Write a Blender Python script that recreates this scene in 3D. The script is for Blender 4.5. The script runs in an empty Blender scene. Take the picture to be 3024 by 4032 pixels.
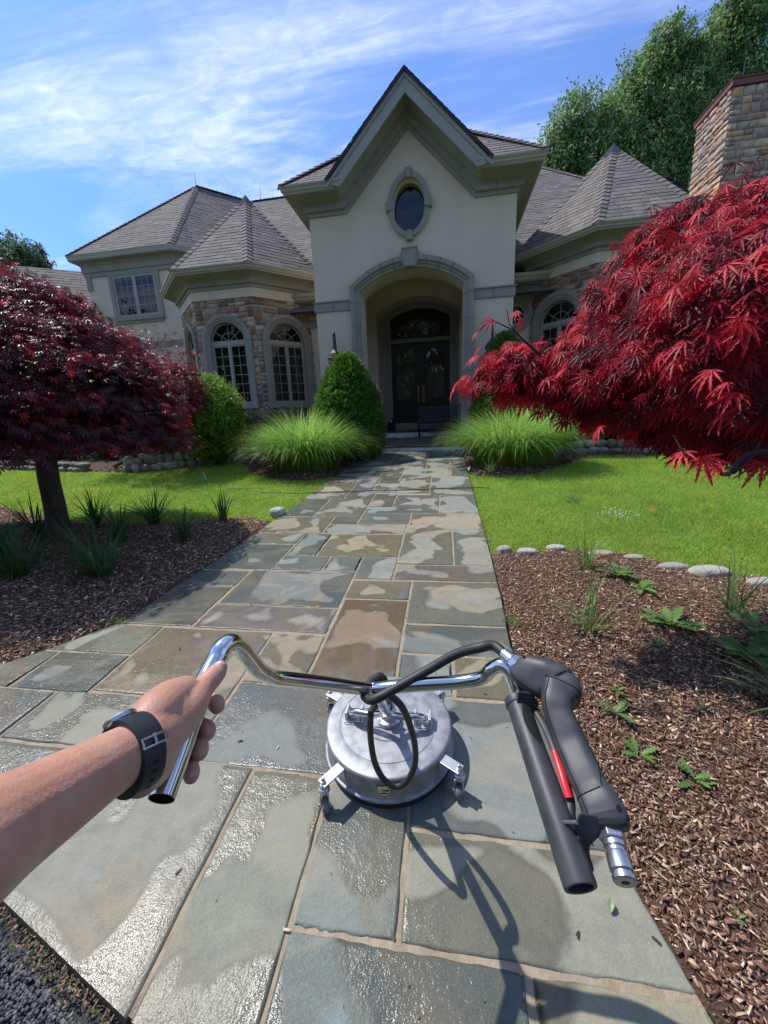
import bpy, bmesh, math, random
import numpy as np
from mathutils import Vector, Matrix
random.seed(7); RNG = np.random.default_rng(7)
sc = bpy.context.scene
COL = sc.collection

# ------------------------------------------------------------------ camera, sky, sun, exposure
F, CX, CY, H, S = 1512.0, 1512.0, 2016.0, 1.45, 0.0745
def _n(v): v = np.asarray(v, float); return v / np.linalg.norm(v)
_d = _n([(1768 - CX) / F, (8350 - CY) / F, 1]); _y = _n([(1750 - CX) / F, (1650 - CY) / F, 1])
_y = _n(_y - _d * (_y @ _d)); _x = np.cross(_d, _y); _x = _x if _x[0] > 0 else -_x
CAM = np.array([_x, _y, -_d]); EYE = np.array([0, 0, H])          # rows: world axes in camera space (right, down, forward)
DS = 3024 / 1659.0
cd = bpy.data.cameras.new('camera'); cam = bpy.data.objects.new('camera', cd); COL.objects.link(cam)
cd.sensor_fit = 'HORIZONTAL'; cd.sensor_width = 36; cd.lens = 18; cd.clip_start = 0.02; cd.clip_end = 3000
R3 = np.column_stack([CAM @ [1, 0, 0], CAM @ [0, -1, 0], CAM @ [0, 0, -1]])
cam.matrix_world = Matrix(R3.tolist()).to_4x4(); cam.location = EYE
sc.camera = cam
def at(u, v, zc): return EYE + CAM @ np.array([(u * DS - CX) / F, (v * DS - CY) / F, 1.0]) * zc      # a point at depth zc
def aty(u, v, y):
    r = CAM @ np.array([(u * DS - CX) / F, (v * DS - CY) / F, 1.0]); return EYE + r * y / r[1]
def gz(x, y): return S * min(max(y, -2.0), 11.5)
def atg(u, v, off=0.0):
    r = CAM @ np.array([(u * DS - CX) / F, (v * DS - CY) / F, 1.0]); return EYE + r * (off - H) / (r[2] - S * r[1])

SUN_AZ, SUN_EL = -66.0, 59.0
world = bpy.data.worlds.new("World"); sc.world = world; world.use_nodes = True
def sky_nodes():
    nt = world.node_tree; N = nt.nodes; L = nt.links; N.clear()
    out = N.new('ShaderNodeOutputWorld'); bg = N.new('ShaderNodeBackground'); bg.inputs[1].default_value = 0.15
    sky = N.new('ShaderNodeTexSky'); sky.sky_type = 'NISHITA'; sky.sun_disc = False
    sky.sun_elevation = math.radians(SUN_EL); sky.sun_rotation = math.radians(SUN_AZ); sky.altitude = 100
    sky.air_density = 1.0; sky.dust_density = 0.6; sky.ozone_density = 2.2
    tc = N.new('ShaderNodeTexCoord'); sep = N.new('ShaderNodeSeparateXYZ'); L.new(tc.outputs['Generated'], sep.inputs[0])
    def math_(op, a, b):
        m = N.new('ShaderNodeMath'); m.operation = op
        for i, q in enumerate((a, b)):
            if hasattr(q, 'type'): L.new(q, m.inputs[i])
            else: m.inputs[i].default_value = q
        return m.outputs[0]
    zz = math_('MAXIMUM', math_('ADD', sep.outputs[2], 0.12), 0.03)
    cx = math_('DIVIDE', sep.outputs[0], zz); cy = math_('DIVIDE', sep.outputs[1], zz)
    cmb = N.new('ShaderNodeCombineXYZ'); L.new(cx, cmb.inputs[0]); L.new(cy, cmb.inputs[1])
    def noise(scale, rot, sx, sy, detail, dist, off=(0, 0, 0), rough=0.6):
        mp = N.new('ShaderNodeMapping'); mp.inputs['Rotation'].default_value = (0, 0, math.radians(rot))
        mp.inputs['Scale'].default_value = (sx, sy, 1); mp.inputs['Location'].default_value = off; L.new(cmb.outputs[0], mp.inputs[0])
        n = N.new('ShaderNodeTexNoise'); n.inputs['Scale'].default_value = scale; n.inputs['Detail'].default_value = detail
        n.inputs['Roughness'].default_value = rough; n.inputs['Distortion'].default_value = dist; L.new(mp.outputs[0], n.inputs[0]); return n.outputs[0]
    def ramp(fac, a, b, lo=0.0, hi=1.0):
        r = N.new('ShaderNodeMapRange'); r.interpolation_type = 'SMOOTHSTEP'; r.clamp = True
        L.new(fac, r.inputs[0]); r.inputs[1].default_value = a; r.inputs[2].default_value = b; r.inputs[3].default_value = lo; r.inputs[4].default_value = hi
        return r.outputs[0]
    big = noise(0.75, 35, 1.0, 0.6, 5, 0.4, (3.1, 1.7, 0))
    wisp = noise(2.2, -48, 0.32, 1.5, 9, 0.9, (0.6, 2.0, 0), 0.62)
    rip = noise(9.0, 40, 1.0, 2.4, 5, 1.2, (1, 5, 0), 0.6)
    c1 = ramp(big, 0.36, 0.66, 0.14, 1.0); c2 = ramp(wisp, 0.39, 0.68)
    c3 = ramp(rip, 0.30, 0.72, 0.55, 1.0)
    hor = ramp(sep.outputs[2], 0.75, 0.18, 0.0, 0.75)               # thicker cloud towards the horizon
    left = ramp(sep.outputs[0], 0.15, -0.75, 0.0, 0.42)
    m = math_('MULTIPLY', math_('MULTIPLY', c1, c2), c3)
    m = math_('ADD', math_('MULTIPLY', m, 0.95), math_('MULTIPLY', math_('ADD', math_('MULTIPLY', hor, 0.62), left), math_('MULTIPLY', c2, c3)))
    m = math_('ADD', m, math_('MULTIPLY', ramp(big, 0.3, 0.6), 0.10))
    m = math_('MINIMUM', math_('MULTIPLY', m, 0.68), 0.78)
    tint = N.new('ShaderNodeMix'); tint.data_type = 'RGBA'; tint.blend_type = 'MULTIPLY'; tint.inputs[0].default_value = 1.0
    L.new(sky.outputs[0], tint.inputs[6]); tint.inputs[7].default_value = (0.42, 0.63, 0.98, 1)
    mx = N.new('ShaderNodeMix'); mx.data_type = 'RGBA'; L.new(m, mx.inputs[0]); L.new(tint.outputs[2], mx.inputs[6])
    mx.inputs[7].default_value = (5.2, 5.5, 6.0, 1)
    L.new(mx.outputs[2], bg.inputs[0]); L.new(bg.outputs[0], out.inputs[0])
sky_nodes()
sd = bpy.data.lights.new('sun', 'SUN'); sun = bpy.data.objects.new('sun', sd); COL.objects.link(sun)
sd.energy = 3.05; sd.angle = math.radians(0.53); sd.color = (1.0, 0.955, 0.88)
_el, _az = math.radians(SUN_EL), math.radians(SUN_AZ)
SUNV = Vector((math.cos(_el) * math.sin(_az), math.cos(_el) * math.cos(_az), math.sin(_el)))
sun.rotation_euler = (-SUNV).to_track_quat('-Z', 'Y').to_euler(); sun.location = (-10, 5, 20)
sc.view_settings.view_transform = 'Standard'; sc.view_settings.look = 'None'
sc.view_settings.exposure = 0.66; sc.view_settings.gamma = 1
sc.cycles.max_bounces = 7; sc.cycles.transparent_max_bounces = 12; sc.cycles.use_denoising = True
sc.cycles.sample_clamp_indirect = 6

# ------------------------------------------------------------------ materials
def mat(name, c1, c2=None, rough=0.7, scale=6.0, bump=0.0, bscale=60.0, bdist=0.01, attr=False, metal=0.0, trans=0.0, spec=0.5,
        contrast=(0.3, 0.7), coat=0.0, amp=0.25, aniso=(1, 1, 1), detail=5, rvar=0.0):
    m = bpy.data.materials.new(name); m.use_nodes = True; nt = m.node_tree; N = nt.nodes; L = nt.links
    b = N['Principled BSDF']; b.inputs['Roughness'].default_value = rough; b.inputs['Metallic'].default_value = metal
    b.inputs['Specular IOR Level'].default_value = spec; b.inputs['Coat Weight'].default_value = coat
    tc = N.new('ShaderNodeTexCoord'); mp = N.new('ShaderNodeMapping'); mp.inputs['Scale'].default_value = aniso; L.new(tc.outputs['Object'], mp.inputs[0])
    n = N.new('ShaderNodeTexNoise'); n.inputs['Scale'].default_value = scale; n.inputs['Detail'].default_value = detail; L.new(mp.outputs[0], n.inputs[0])
    mr = N.new('ShaderNodeMapRange'); L.new(n.outputs[0], mr.inputs[0]); mr.inputs[1].default_value = contrast[0]; mr.inputs[2].default_value = contrast[1]
    if attr:
        a = N.new('ShaderNodeAttribute'); a.attribute_name = 'col'
        mr.inputs[3].default_value = 1 - amp; mr.inputs[4].default_value = 1 + amp
        vm = N.new('ShaderNodeVectorMath'); vm.operation = 'SCALE'; L.new(a.outputs['Color'], vm.inputs[0]); L.new(mr.outputs[0], vm.inputs['Scale'])
        colsock = vm.outputs[0]
    else:
        c2 = c2 or tuple(q * 0.8 for q in c1)
        mx = N.new('ShaderNodeMix'); mx.data_type = 'RGBA'; L.new(mr.outputs[0], mx.inputs[0]); mx.inputs[6].default_value = (*c2, 1); mx.inputs[7].default_value = (*c1, 1)
        colsock = mx.outputs[2]
    L.new(colsock, b.inputs['Base Color'])
    if rvar:
        r2 = N.new('ShaderNodeMapRange'); L.new(n.outputs[0], r2.inputs[0]); r2.inputs[3].default_value = rough - rvar; r2.inputs[4].default_value = rough + rvar
        L.new(r2.outputs[0], b.inputs['Roughness'])
    if bump:
        bn = N.new('ShaderNodeTexNoise'); bn.inputs['Scale'].default_value = bscale; bn.inputs['Detail'].default_value = 6; L.new(mp.outputs[0], bn.inputs[0])
        bp = N.new('ShaderNodeBump'); bp.inputs['Strength'].default_value = bump; bp.inputs['Distance'].default_value = bdist
        L.new(bn.outputs[0], bp.inputs['Height']); L.new(bp.outputs[0], b.inputs['Normal'])
    if trans:
        t = N.new('ShaderNodeBsdfTranslucent'); L.new(colsock, t.inputs[0])
        sc_ = N.new('ShaderNodeVectorMath'); sc_.operation = 'SCALE'; L.new(colsock, sc_.inputs[0]); sc_.inputs['Scale'].default_value = 1.9; L.new(sc_.outputs[0], t.inputs[0])
        ms = N.new('ShaderNodeMixShader'); ms.inputs[0].default_value = trans
        L.new(b.outputs[0], ms.inputs[1]); L.new(t.outputs[0], ms.inputs[2]); L.new(ms.outputs[0], N['Material Output'].inputs[0])
    return m
def glass_mat(name, tint=(0.02, 0.03, 0.03), tr=0.55):
    m = bpy.data.materials.new(name); m.use_nodes = True; nt = m.node_tree; N = nt.nodes; L = nt.links; N.remove(N['Principled BSDF'])
    t = N.new('ShaderNodeBsdfTransparent'); t.inputs[0].default_value = (*[0.62 + q for q in tint], 1)
    g = N.new('ShaderNodeBsdfGlossy'); g.inputs['Roughness'].default_value = 0.02; g.inputs[0].default_value = (0.95, 0.97, 1, 1)
    tc = N.new('ShaderNodeTexCoord'); nz = N.new('ShaderNodeTexNoise'); nz.inputs['Scale'].default_value = 1.3; L.new(tc.outputs['Object'], nz.inputs[0])
    bp = N.new('ShaderNodeBump'); bp.inputs['Strength'].default_value = 0.08; bp.inputs['Distance'].default_value = 0.02; L.new(nz.outputs[0], bp.inputs['Height']); L.new(bp.outputs[0], g.inputs['Normal'])
    fr = N.new('ShaderNodeFresnel'); fr.inputs[0].default_value = 1.5
    ad = N.new('ShaderNodeMath'); ad.operation = 'MULTIPLY_ADD'; L.new(fr.outputs[0], ad.inputs[0]); ad.inputs[1].default_value = 0.85; ad.inputs[2].default_value = 0.01; ad.use_clamp = True
    ms = N.new('ShaderNodeMixShader'); L.new(ad.outputs[0], ms.inputs[0]); L.new(t.outputs[0], ms.inputs[1]); L.new(g.outputs[0], ms.inputs[2])
    L.new(ms.outputs[0], N['Material Output'].inputs[0]); return m
M = {}
M['stucco'] = mat('stucco', (0.75, 0.62, 0.46), (0.63, 0.525, 0.39), 0.9, 1.6, 0.35, 160, 0.004, contrast=(0.25, 0.75), aniso=(1, 1, .35))
M['trim'] = mat('cast_trim', (0.335, 0.315, 0.26), (0.285, 0.27, 0.225), 0.85, 2.0, 0.25, 120, 0.003)
M['gutter'] = mat('gutter_paint', (0.47, 0.43, 0.33), (0.41, 0.375, 0.29), 0.45, 2.0)
M['fascia'] = mat('fascia_paint', (0.37, 0.36, 0.31), (0.33, 0.32, 0.28), 0.6, 2.0, 0.1, 50, 0.002)
M['shingle'] = mat('roof_shingle', (1, 1, 1), rough=0.92, scale=14, bump=0.5, bscale=220, bdist=0.004, attr=True, amp=0.22)
M['underlay'] = mat('underlay', (0.05, 0.045, 0.045), rough=0.95)
M['stone'] = mat('veneer_stone', (1, 1, 1), rough=0.85, scale=9, bump=0.8, bscale=38, bdist=0.02, attr=True, amp=0.3)
M['mortar'] = mat('mortar', (0.36, 0.32, 0.26), (0.29, 0.26, 0.21), 0.95, 12, 0.4, 90, 0.004)
M['lead'] = mat('lead_flashing', (0.045, 0.055, 0.07), (0.03, 0.037, 0.05), 0.9, 5, spec=0.08)
M['whitemetal'] = mat('white_flashing', (0.8, 0.8, 0.8), rough=0.4)
M['rust'] = mat('painted_cap', (0.22, 0.06, 0.04), (0.16, 0.045, 0.03), 0.5, 6)
M['winframe'] = mat('window_paint', (0.40, 0.375, 0.315), (0.36, 0.335, 0.28), 0.5, 3)
M['glass'] = glass_mat('window_glass')
M['doorwood'] = mat('dark_door', (0.012, 0.008, 0.008), (0.02, 0.012, 0.01), 0.35, 5)
M['darkroom'] = mat('unlit_room_black', (0.010, 0.010, 0.011), rough=0.9)  # near-black colour stands in for the unlit rooms behind the glass
M['curtain'] = mat('curtain_cloth', (0.30, 0.34, 0.31), (0.2, 0.24, 0.22), 0.9, 3, aniso=(14, 14, 0.4))
M['brass'] = mat('brass', (0.42, 0.30, 0.10), (0.3, 0.2, 0.07), 0.35, 20, metal=0.9)
M['blackmetal'] = mat('black_metal', (0.018, 0.018, 0.02), (0.03, 0.03, 0.032), 0.42, 12)
M['rod'] = mat('rod_metal', (0.12, 0.12, 0.12), rough=0.5, metal=0.7)
M['bark'] = mat('bark', (0.125, 0.10, 0.078), (0.05, 0.04, 0.032), 0.9, 14, 0.9, 35, 0.02, aniso=(1, 1, 0.35))
M['barkdark'] = mat('dark_bark', (0.04, 0.028, 0.024), (0.02, 0.014, 0.012), 0.85, 14, 0.8, 35, 0.01)
M['leaf_red'] = mat('red_leaf', (1, 1, 1), rough=0.36, scale=8, attr=True, amp=0.15, trans=0.34, spec=0.5)
M['leaf_crimson'] = mat('crimson_leaf', (1, 1, 1), rough=0.46, scale=8, attr=True, amp=0.15, trans=0.45, spec=0.32)
M['leaf_green'] = mat('green_leaf', (1, 1, 1), rough=0.5, scale=8, attr=True, amp=0.15, trans=0.3, spec=0.35)
M['leaf_tree'] = mat('tree_leaf', (1, 1, 1), rough=0.55, scale=2, attr=True, amp=0.15, trans=0.32, spec=0.3)
M['blade'] = mat('grass_blade', (1, 1, 1), rough=0.5, scale=3, attr=True, amp=0.12, trans=0.35, spec=0.35)
M['lawnsoil'] = mat('lawn_base', (0.16, 0.24, 0.03), (0.11, 0.165, 0.02), 0.9, 2.2, 0.8, 120, 0.02)
M['soil'] = mat('mulch_base', (0.13, 0.075, 0.048), (0.06, 0.034, 0.022), 0.95, 45, 1.0, 90, 0.03)
M['chip'] = mat('mulch_chip', (1, 1, 1), rough=0.85, scale=60, attr=True, amp=0.2, bump=0.3, bscale=200, bdist=0.002)
M['rock'] = mat('field_rock', (1, 1, 1), rough=0.8, scale=9, bump=0.6, bscale=30, bdist=0.02, attr=True, amp=0.3)
M['asphalt'] = mat('asphalt', (0.055, 0.058, 0.062), (0.03, 0.032, 0.036), 0.85, 60, 0.6, 150, 0.01)
M['grit'] = mat('asphalt_grit', (1, 1, 1), rough=0.6, scale=60, attr=True, amp=0.2)
M['ground'] = mat('far_ground', (0.05, 0.09, 0.02), (0.03, 0.05, 0.015), 0.95, 0.5)
M['joint'] = mat('path_joint', (0.36, 0.285, 0.195), (0.25, 0.195, 0.13), 0.9, 25, 0.6, 120, 0.006)
M['chrome'] = mat('polished_steel', (0.72, 0.72, 0.70), (0.60, 0.60, 0.58), 0.12, 5, metal=1.0, rvar=0.06)
M['steel'] = mat('brushed_steel', (0.35, 0.36, 0.375), (0.25, 0.26, 0.275), 0.50, 26, metal=0.55, contrast=(.38, .62), bump=0.05, bscale=60, bdist=0.002, rvar=0.1, amp=0.1)
M['cast'] = mat('cast_bracket', (0.62, 0.62, 0.62), (0.5, 0.5, 0.5), 0.38, 20, metal=0.75)
M['zinc'] = mat('zinc_steel', (0.55, 0.56, 0.57), (0.42, 0.43, 0.45), 0.28, 18, metal=0.9)
M['rubber'] = mat('hose_rubber', (0.028, 0.028, 0.030), (0.02, 0.02, 0.021), 0.55, 25, 0.12, 140, 0.001)
M['tyre'] = mat('grey_tyre', (0.20, 0.21, 0.21), (0.12, 0.12, 0.12), 0.7, 30)
M['plastic'] = mat('black_plastic', (0.062, 0.064, 0.068), (0.030, 0.031, 0.035), 0.50, 22, 0.2, 420, 0.0009, rvar=0.10, contrast=(.35, .75), detail=9)
M['groove'] = mat('dark_groove', (0.004, 0.004, 0.004), rough=0.9)
M['strap'] = mat('watch_rubber', (0.016, 0.018, 0.026), (0.012, 0.013, 0.02), 0.5, 25)
M['redplastic'] = mat('red_plastic', (0.62, 0.022, 0.03), (0.55, 0.02, 0.025), 0.35, 20)
M['plasterwhite'] = mat('white_plastic', (0.7, 0.7, 0.68), rough=0.5)
M['nail'] = mat('nail', (0.74, 0.46, 0.40), (0.70, 0.42, 0.36), 0.25, 20, coat=0.3)
M['petal'] = mat('petal', (0.75, 0.70, 0.66), rough=0.7, trans=0.2)
M['scrapleaf'] = mat('green_scrap', (0.16, 0.26, 0.12), (0.25, 0.33, 0.2), 0.6, 30)
M['orange'] = mat('dry_leaf', (0.42, 0.17, 0.04), (0.30, 0.13, 0.04), 0.7, 30, trans=0.2)
def skin_mat():
    m = mat('skin', (0.56, 0.315, 0.225), (0.46, 0.215, 0.15), 0.45, 26, 0.45, 260, 0.0016, contrast=(0.2, 0.8), rvar=0.05)
    b = m.node_tree.nodes['Principled BSDF']; b.inputs['Subsurface Weight'].default_value = 0.12; b.inputs['Subsurface Scale'].default_value = 0.006
    b.inputs['Subsurface Radius'].default_value = (1.0, 0.35, 0.2)
    nt = m.node_tree; N = nt.nodes; L = nt.links; old = b.inputs['Normal'].links[0].from_node; tc = N.new('ShaderNodeTexCoord')
    v = N.new('ShaderNodeTexVoronoi'); v.inputs['Scale'].default_value = 520; v.feature = 'DISTANCE_TO_EDGE'; L.new(tc.outputs['Object'], v.inputs['Vector'])
    b2 = N.new('ShaderNodeBump'); b2.inputs['Strength'].default_value = 0.35; b2.inputs['Distance'].default_value = 0.0006; L.new(v.outputs['Distance'], b2.inputs['Height']); L.new(old.outputs[0], b2.inputs['Normal']); L.new(b2.outputs[0], b.inputs['Normal'])
    n1 = N.new('ShaderNodeTexNoise'); n1.inputs['Scale'].default_value = 55; n1.inputs['Detail'].default_value = 6; L.new(tc.outputs['Object'], n1.inputs[0]); r1 = N.new('ShaderNodeMapRange'); L.new(n1.outputs[0], r1.inputs[0]); r1.inputs[1].default_value = .45; r1.inputs[2].default_value = .75; r1.inputs[4].default_value = .55
    src = b.inputs['Base Color'].links[0].from_socket; mx = N.new('ShaderNodeMix'); mx.data_type = 'RGBA'; L.new(r1.outputs[0], mx.inputs[0]); L.new(src, mx.inputs[6]); mx.inputs[7].default_value = (0.47, 0.20, 0.135, 1); L.new(mx.outputs[2], b.inputs['Base Color']); return m
M['skin'] = skin_mat()
def path_mat():
    m = bpy.data.materials.new('bluestone'); m.use_nodes = True; nt = m.node_tree; N = nt.nodes; L = nt.links; b = N['Principled BSDF']
    tc = N.new('ShaderNodeTexCoord'); a = N.new('ShaderNodeAttribute'); a.attribute_name = 'col'
    q = N.new('ShaderNodeAttribute'); q.attribute_name = 'suv'           # x,y inside the slab 0..1, z = wet tendency
    sq = N.new('ShaderNodeSeparateXYZ'); L.new(q.outputs['Vector'], sq.inputs[0])
    def nz(scale, det, dist=0.0, rough=0.55, src=None, off=(0, 0, 0), scl=(1, 1, 1)):
        mp = N.new('ShaderNodeMapping'); mp.inputs['Location'].default_value = off; mp.inputs['Scale'].default_value = scl; L.new(src or tc.outputs['Object'], mp.inputs[0])
        n = N.new('ShaderNodeTexNoise'); n.inputs['Scale'].default_value = scale; n.inputs['Detail'].default_value = det; n.inputs['Distortion'].default_value = dist
        n.inputs['Roughness'].default_value = rough; L.new(mp.outputs[0], n.inputs[0]); return n.outputs[0]
    def mt(op, x, y, cl=False):
        k = N.new('ShaderNodeMath'); k.operation = op; k.use_clamp = cl
        for i, w in enumerate((x, y)):
            if hasattr(w, 'type'): L.new(w, k.inputs[i])
            else: k.inputs[i].default_value = w
        return k.outputs[0]
    def rg(f, a0, a1, lo=0, hi=1):
        r = N.new('ShaderNodeMapRange'); r.interpolation_type = 'SMOOTHSTEP'; L.new(f, r.inputs[0])
        for i, w in enumerate((a0, a1, lo, hi)): r.inputs[i + 1].default_value = w
        return r.outputs[0]
    def mixc(f, A, B, mode='MIX'):
        x = N.new('ShaderNodeMix'); x.data_type = 'RGBA'; x.blend_type = mode
        if hasattr(f, 'type'): L.new(f, x.inputs[0])
        else: x.inputs[0].default_value = f
        for i, w in ((6, A), (7, B)):
            if hasattr(w, 'type'): L.new(w, x.inputs[i])
            else: x.inputs[i].default_value = (*w, 1)
        return x.outputs[2]
    # mineral colour: slab colour, rust brown clouds, fine grain
    cloud = nz(1.7, 4, 0.8); fine = nz(14, 8, 0.3, 0.7); grain = nz(190, 3)
    c = mixc(rg(cloud, 0.50, 0.62, 0, 0.62), a.outputs['Color'], (0.28, 0.215, 0.13))
    c = mixc(rg(nz(2.3, 3, 1.2, off=(5, 3, 0)), 0.58, 0.68, 0, 0.5), c, (0.25, 0.29, 0.30))
    c = mixc(rg(fine, 0.3, 0.75, 0.0, 0.45), c, (0.11, 0.12, 0.105)); c = mixc(rg(nz(1.1, 3, 1.5, off=(2, 2, 0), scl=(1, 2.6, 1)), 0.5, 0.63, 0, 0.45), c, (0.30, 0.26, 0.185))
    c = mixc(rg(grain, 0.35, 0.75, 0.0, 0.22), c, (0.42, 0.42, 0.38))
    # wetness: puddled rims, dried patches towards the middle of each slab with a wavering outline
    du = mt('MINIMUM', sq.outputs[0], mt('SUBTRACT', 1.0, sq.outputs[0])); dv = mt('MINIMUM', sq.outputs[1], mt('SUBTRACT', 1.0, sq.outputs[1]))
    edge = mt('MINIMUM', du, dv)
    wob = nz(2.7, 2.0, 0.6, 0.42, off=(2, 9, 0))
    dry = mt('ADD', mt('MULTIPLY', edge, 0.42), mt('ADD', mt('ADD', mt('MULTIPLY', wob, 1.45), mt('MULTIPLY', nz(13, 3, 0.3), 0.10)), sq.outputs[2]))
    drym = rg(dry, 0.87, 0.965); rim = mt('MULTIPLY', rg(dry, 0.84, 0.895), mt('SUBTRACT', 1.0, drym))
    wet = mt('SUBTRACT', 1.0, drym)
    dark = N.new('ShaderNodeVectorMath'); dark.operation = 'SCALE'; L.new(c, dark.inputs[0]); dark.inputs['Scale'].default_value = 0.60
    sat = N.new('ShaderNodeHueSaturation'); sat.inputs['Saturation'].default_value = 1.12; L.new(dark.outputs[0], sat.inputs['Color'])
    lit = N.new('ShaderNodeVectorMath'); lit.operation = 'SCALE'; L.new(c, lit.inputs[0]); lit.inputs['Scale'].default_value = 1.02
    cc = mixc(wet, lit.outputs[0], sat.outputs[0])
    cc = mixc(mt('MULTIPLY', rim, 0.35), cc, (0.08, 0.075, 0.06))
    L.new(cc, b.inputs['Base Color'])
    film = rg(nz(2.2, 3, 0.6, off=(7, 1, 0)), 0.42, 0.6)               # how much standing film there is
    rw = rg(film, 0, 1, 0.30, 0.16)
    ro = N.new('ShaderNodeMix'); L.new(wet, ro.inputs[0]); ro.inputs[2].default_value = 0.78; L.new(rw, ro.inputs[3]); L.new(ro.outputs[0], b.inputs['Roughness'])
    b.inputs['IOR'].default_value = 1.36
    bm1 = nz(150, 3, 0, 0.6); bm2 = nz(16, 5, 0.2, 0.6); bm3 = nz(45, 4)
    hh = mt('ADD', mt('MULTIPLY', bm1, 0.34), mt('ADD', mt('MULTIPLY', bm2, 0.9), mt('MULTIPLY', bm3, 0.35)))
    bp = N.new('ShaderNodeBump'); bp.inputs['Distance'].default_value = 0.008; L.new(hh, bp.inputs['Height']); bp.inputs['Strength'].default_value = 0.5
    L.new(bp.outputs[0], b.inputs['Normal'])
    return m
M['path'] = path_mat()

# ------------------------------------------------------------------ object helpers
def tag(o, label=None, cat=None, group=None, kind=None):
    if label: o['label'] = label
    if cat: o['category'] = cat
    if group: o['group'] = group
    if kind: o['kind'] = kind
    return o
def empty(name, loc, label=None, cat=None, group=None):
    o = bpy.data.objects.new(name, None); COL.objects.link(o); o.location = Vector(loc); o.empty_display_size = 0.1
    WL[o.name] = np.array(loc, float); return tag(o, label, cat, group)
WL = {}
def link(name, me, m, parent=None, smooth=False):
    if m is not None: me.materials.append(m)
    o = bpy.data.objects.new(name, me); COL.objects.link(o)
    if parent is not None: o.parent = parent
    WL[o.name] = WL.get(parent.name, np.zeros(3)) if parent is not None else np.zeros(3)
    if smooth: me.polygons.foreach_set('use_smooth', [True] * len(me.polygons))
    return o
def base_of(parent): return WL.get(parent.name, np.zeros(3)) if parent is not None else np.zeros(3)
def np_mesh(name, V, Fc, m, parent=None, colors=None, smooth=False, attrs=None, own=None):
    """V (n,3); Fc: list of index arrays (k,3) or (k,4); colors per vertex (n,3). Top-level things get their own origin."""
    V = np.asarray(V, float); b = base_of(parent)
    if own is not None: b = np.asarray(own, float)
    V = V - b
    me = bpy.data.meshes.new(name); Fs = Fc if isinstance(Fc, list) else [Fc]
    Fs = [np.asarray(f, np.int32) for f in Fs if len(f)]
    loops = np.concatenate([f.ravel() for f in Fs]); tot = np.concatenate([np.full(len(f), f.shape[1], np.int32) for f in Fs])
    st = np.concatenate([[0], np.cumsum(tot)[:-1]]).astype(np.int32)
    me.vertices.add(len(V)); me.vertices.foreach_set('co', V.astype(np.float32).ravel())
    me.loops.add(len(loops)); me.loops.foreach_set('vertex_index', loops)
    me.polygons.add(len(tot)); me.polygons.foreach_set('loop_start', st); me.polygons.foreach_set('loop_total', tot)
    if colors is not None:
        ca = me.color_attributes.new('col', 'FLOAT_COLOR', 'POINT'); c4 = np.ones((len(V), 4), np.float32); c4[:, :3] = colors; ca.data.foreach_set('color', c4.ravel())
    for k, arr in (attrs or {}).items():
        at_ = me.attributes.new(k, 'FLOAT_VECTOR', 'POINT'); at_.data.foreach_set('vector', np.asarray(arr, np.float32).ravel())
    me.update(calc_edges=True); me.validate()
    o = link(name, me, m, parent, smooth)
    if own is not None: o.location = Vector(own); WL[o.name] = np.array(own, float)
    return o
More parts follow.
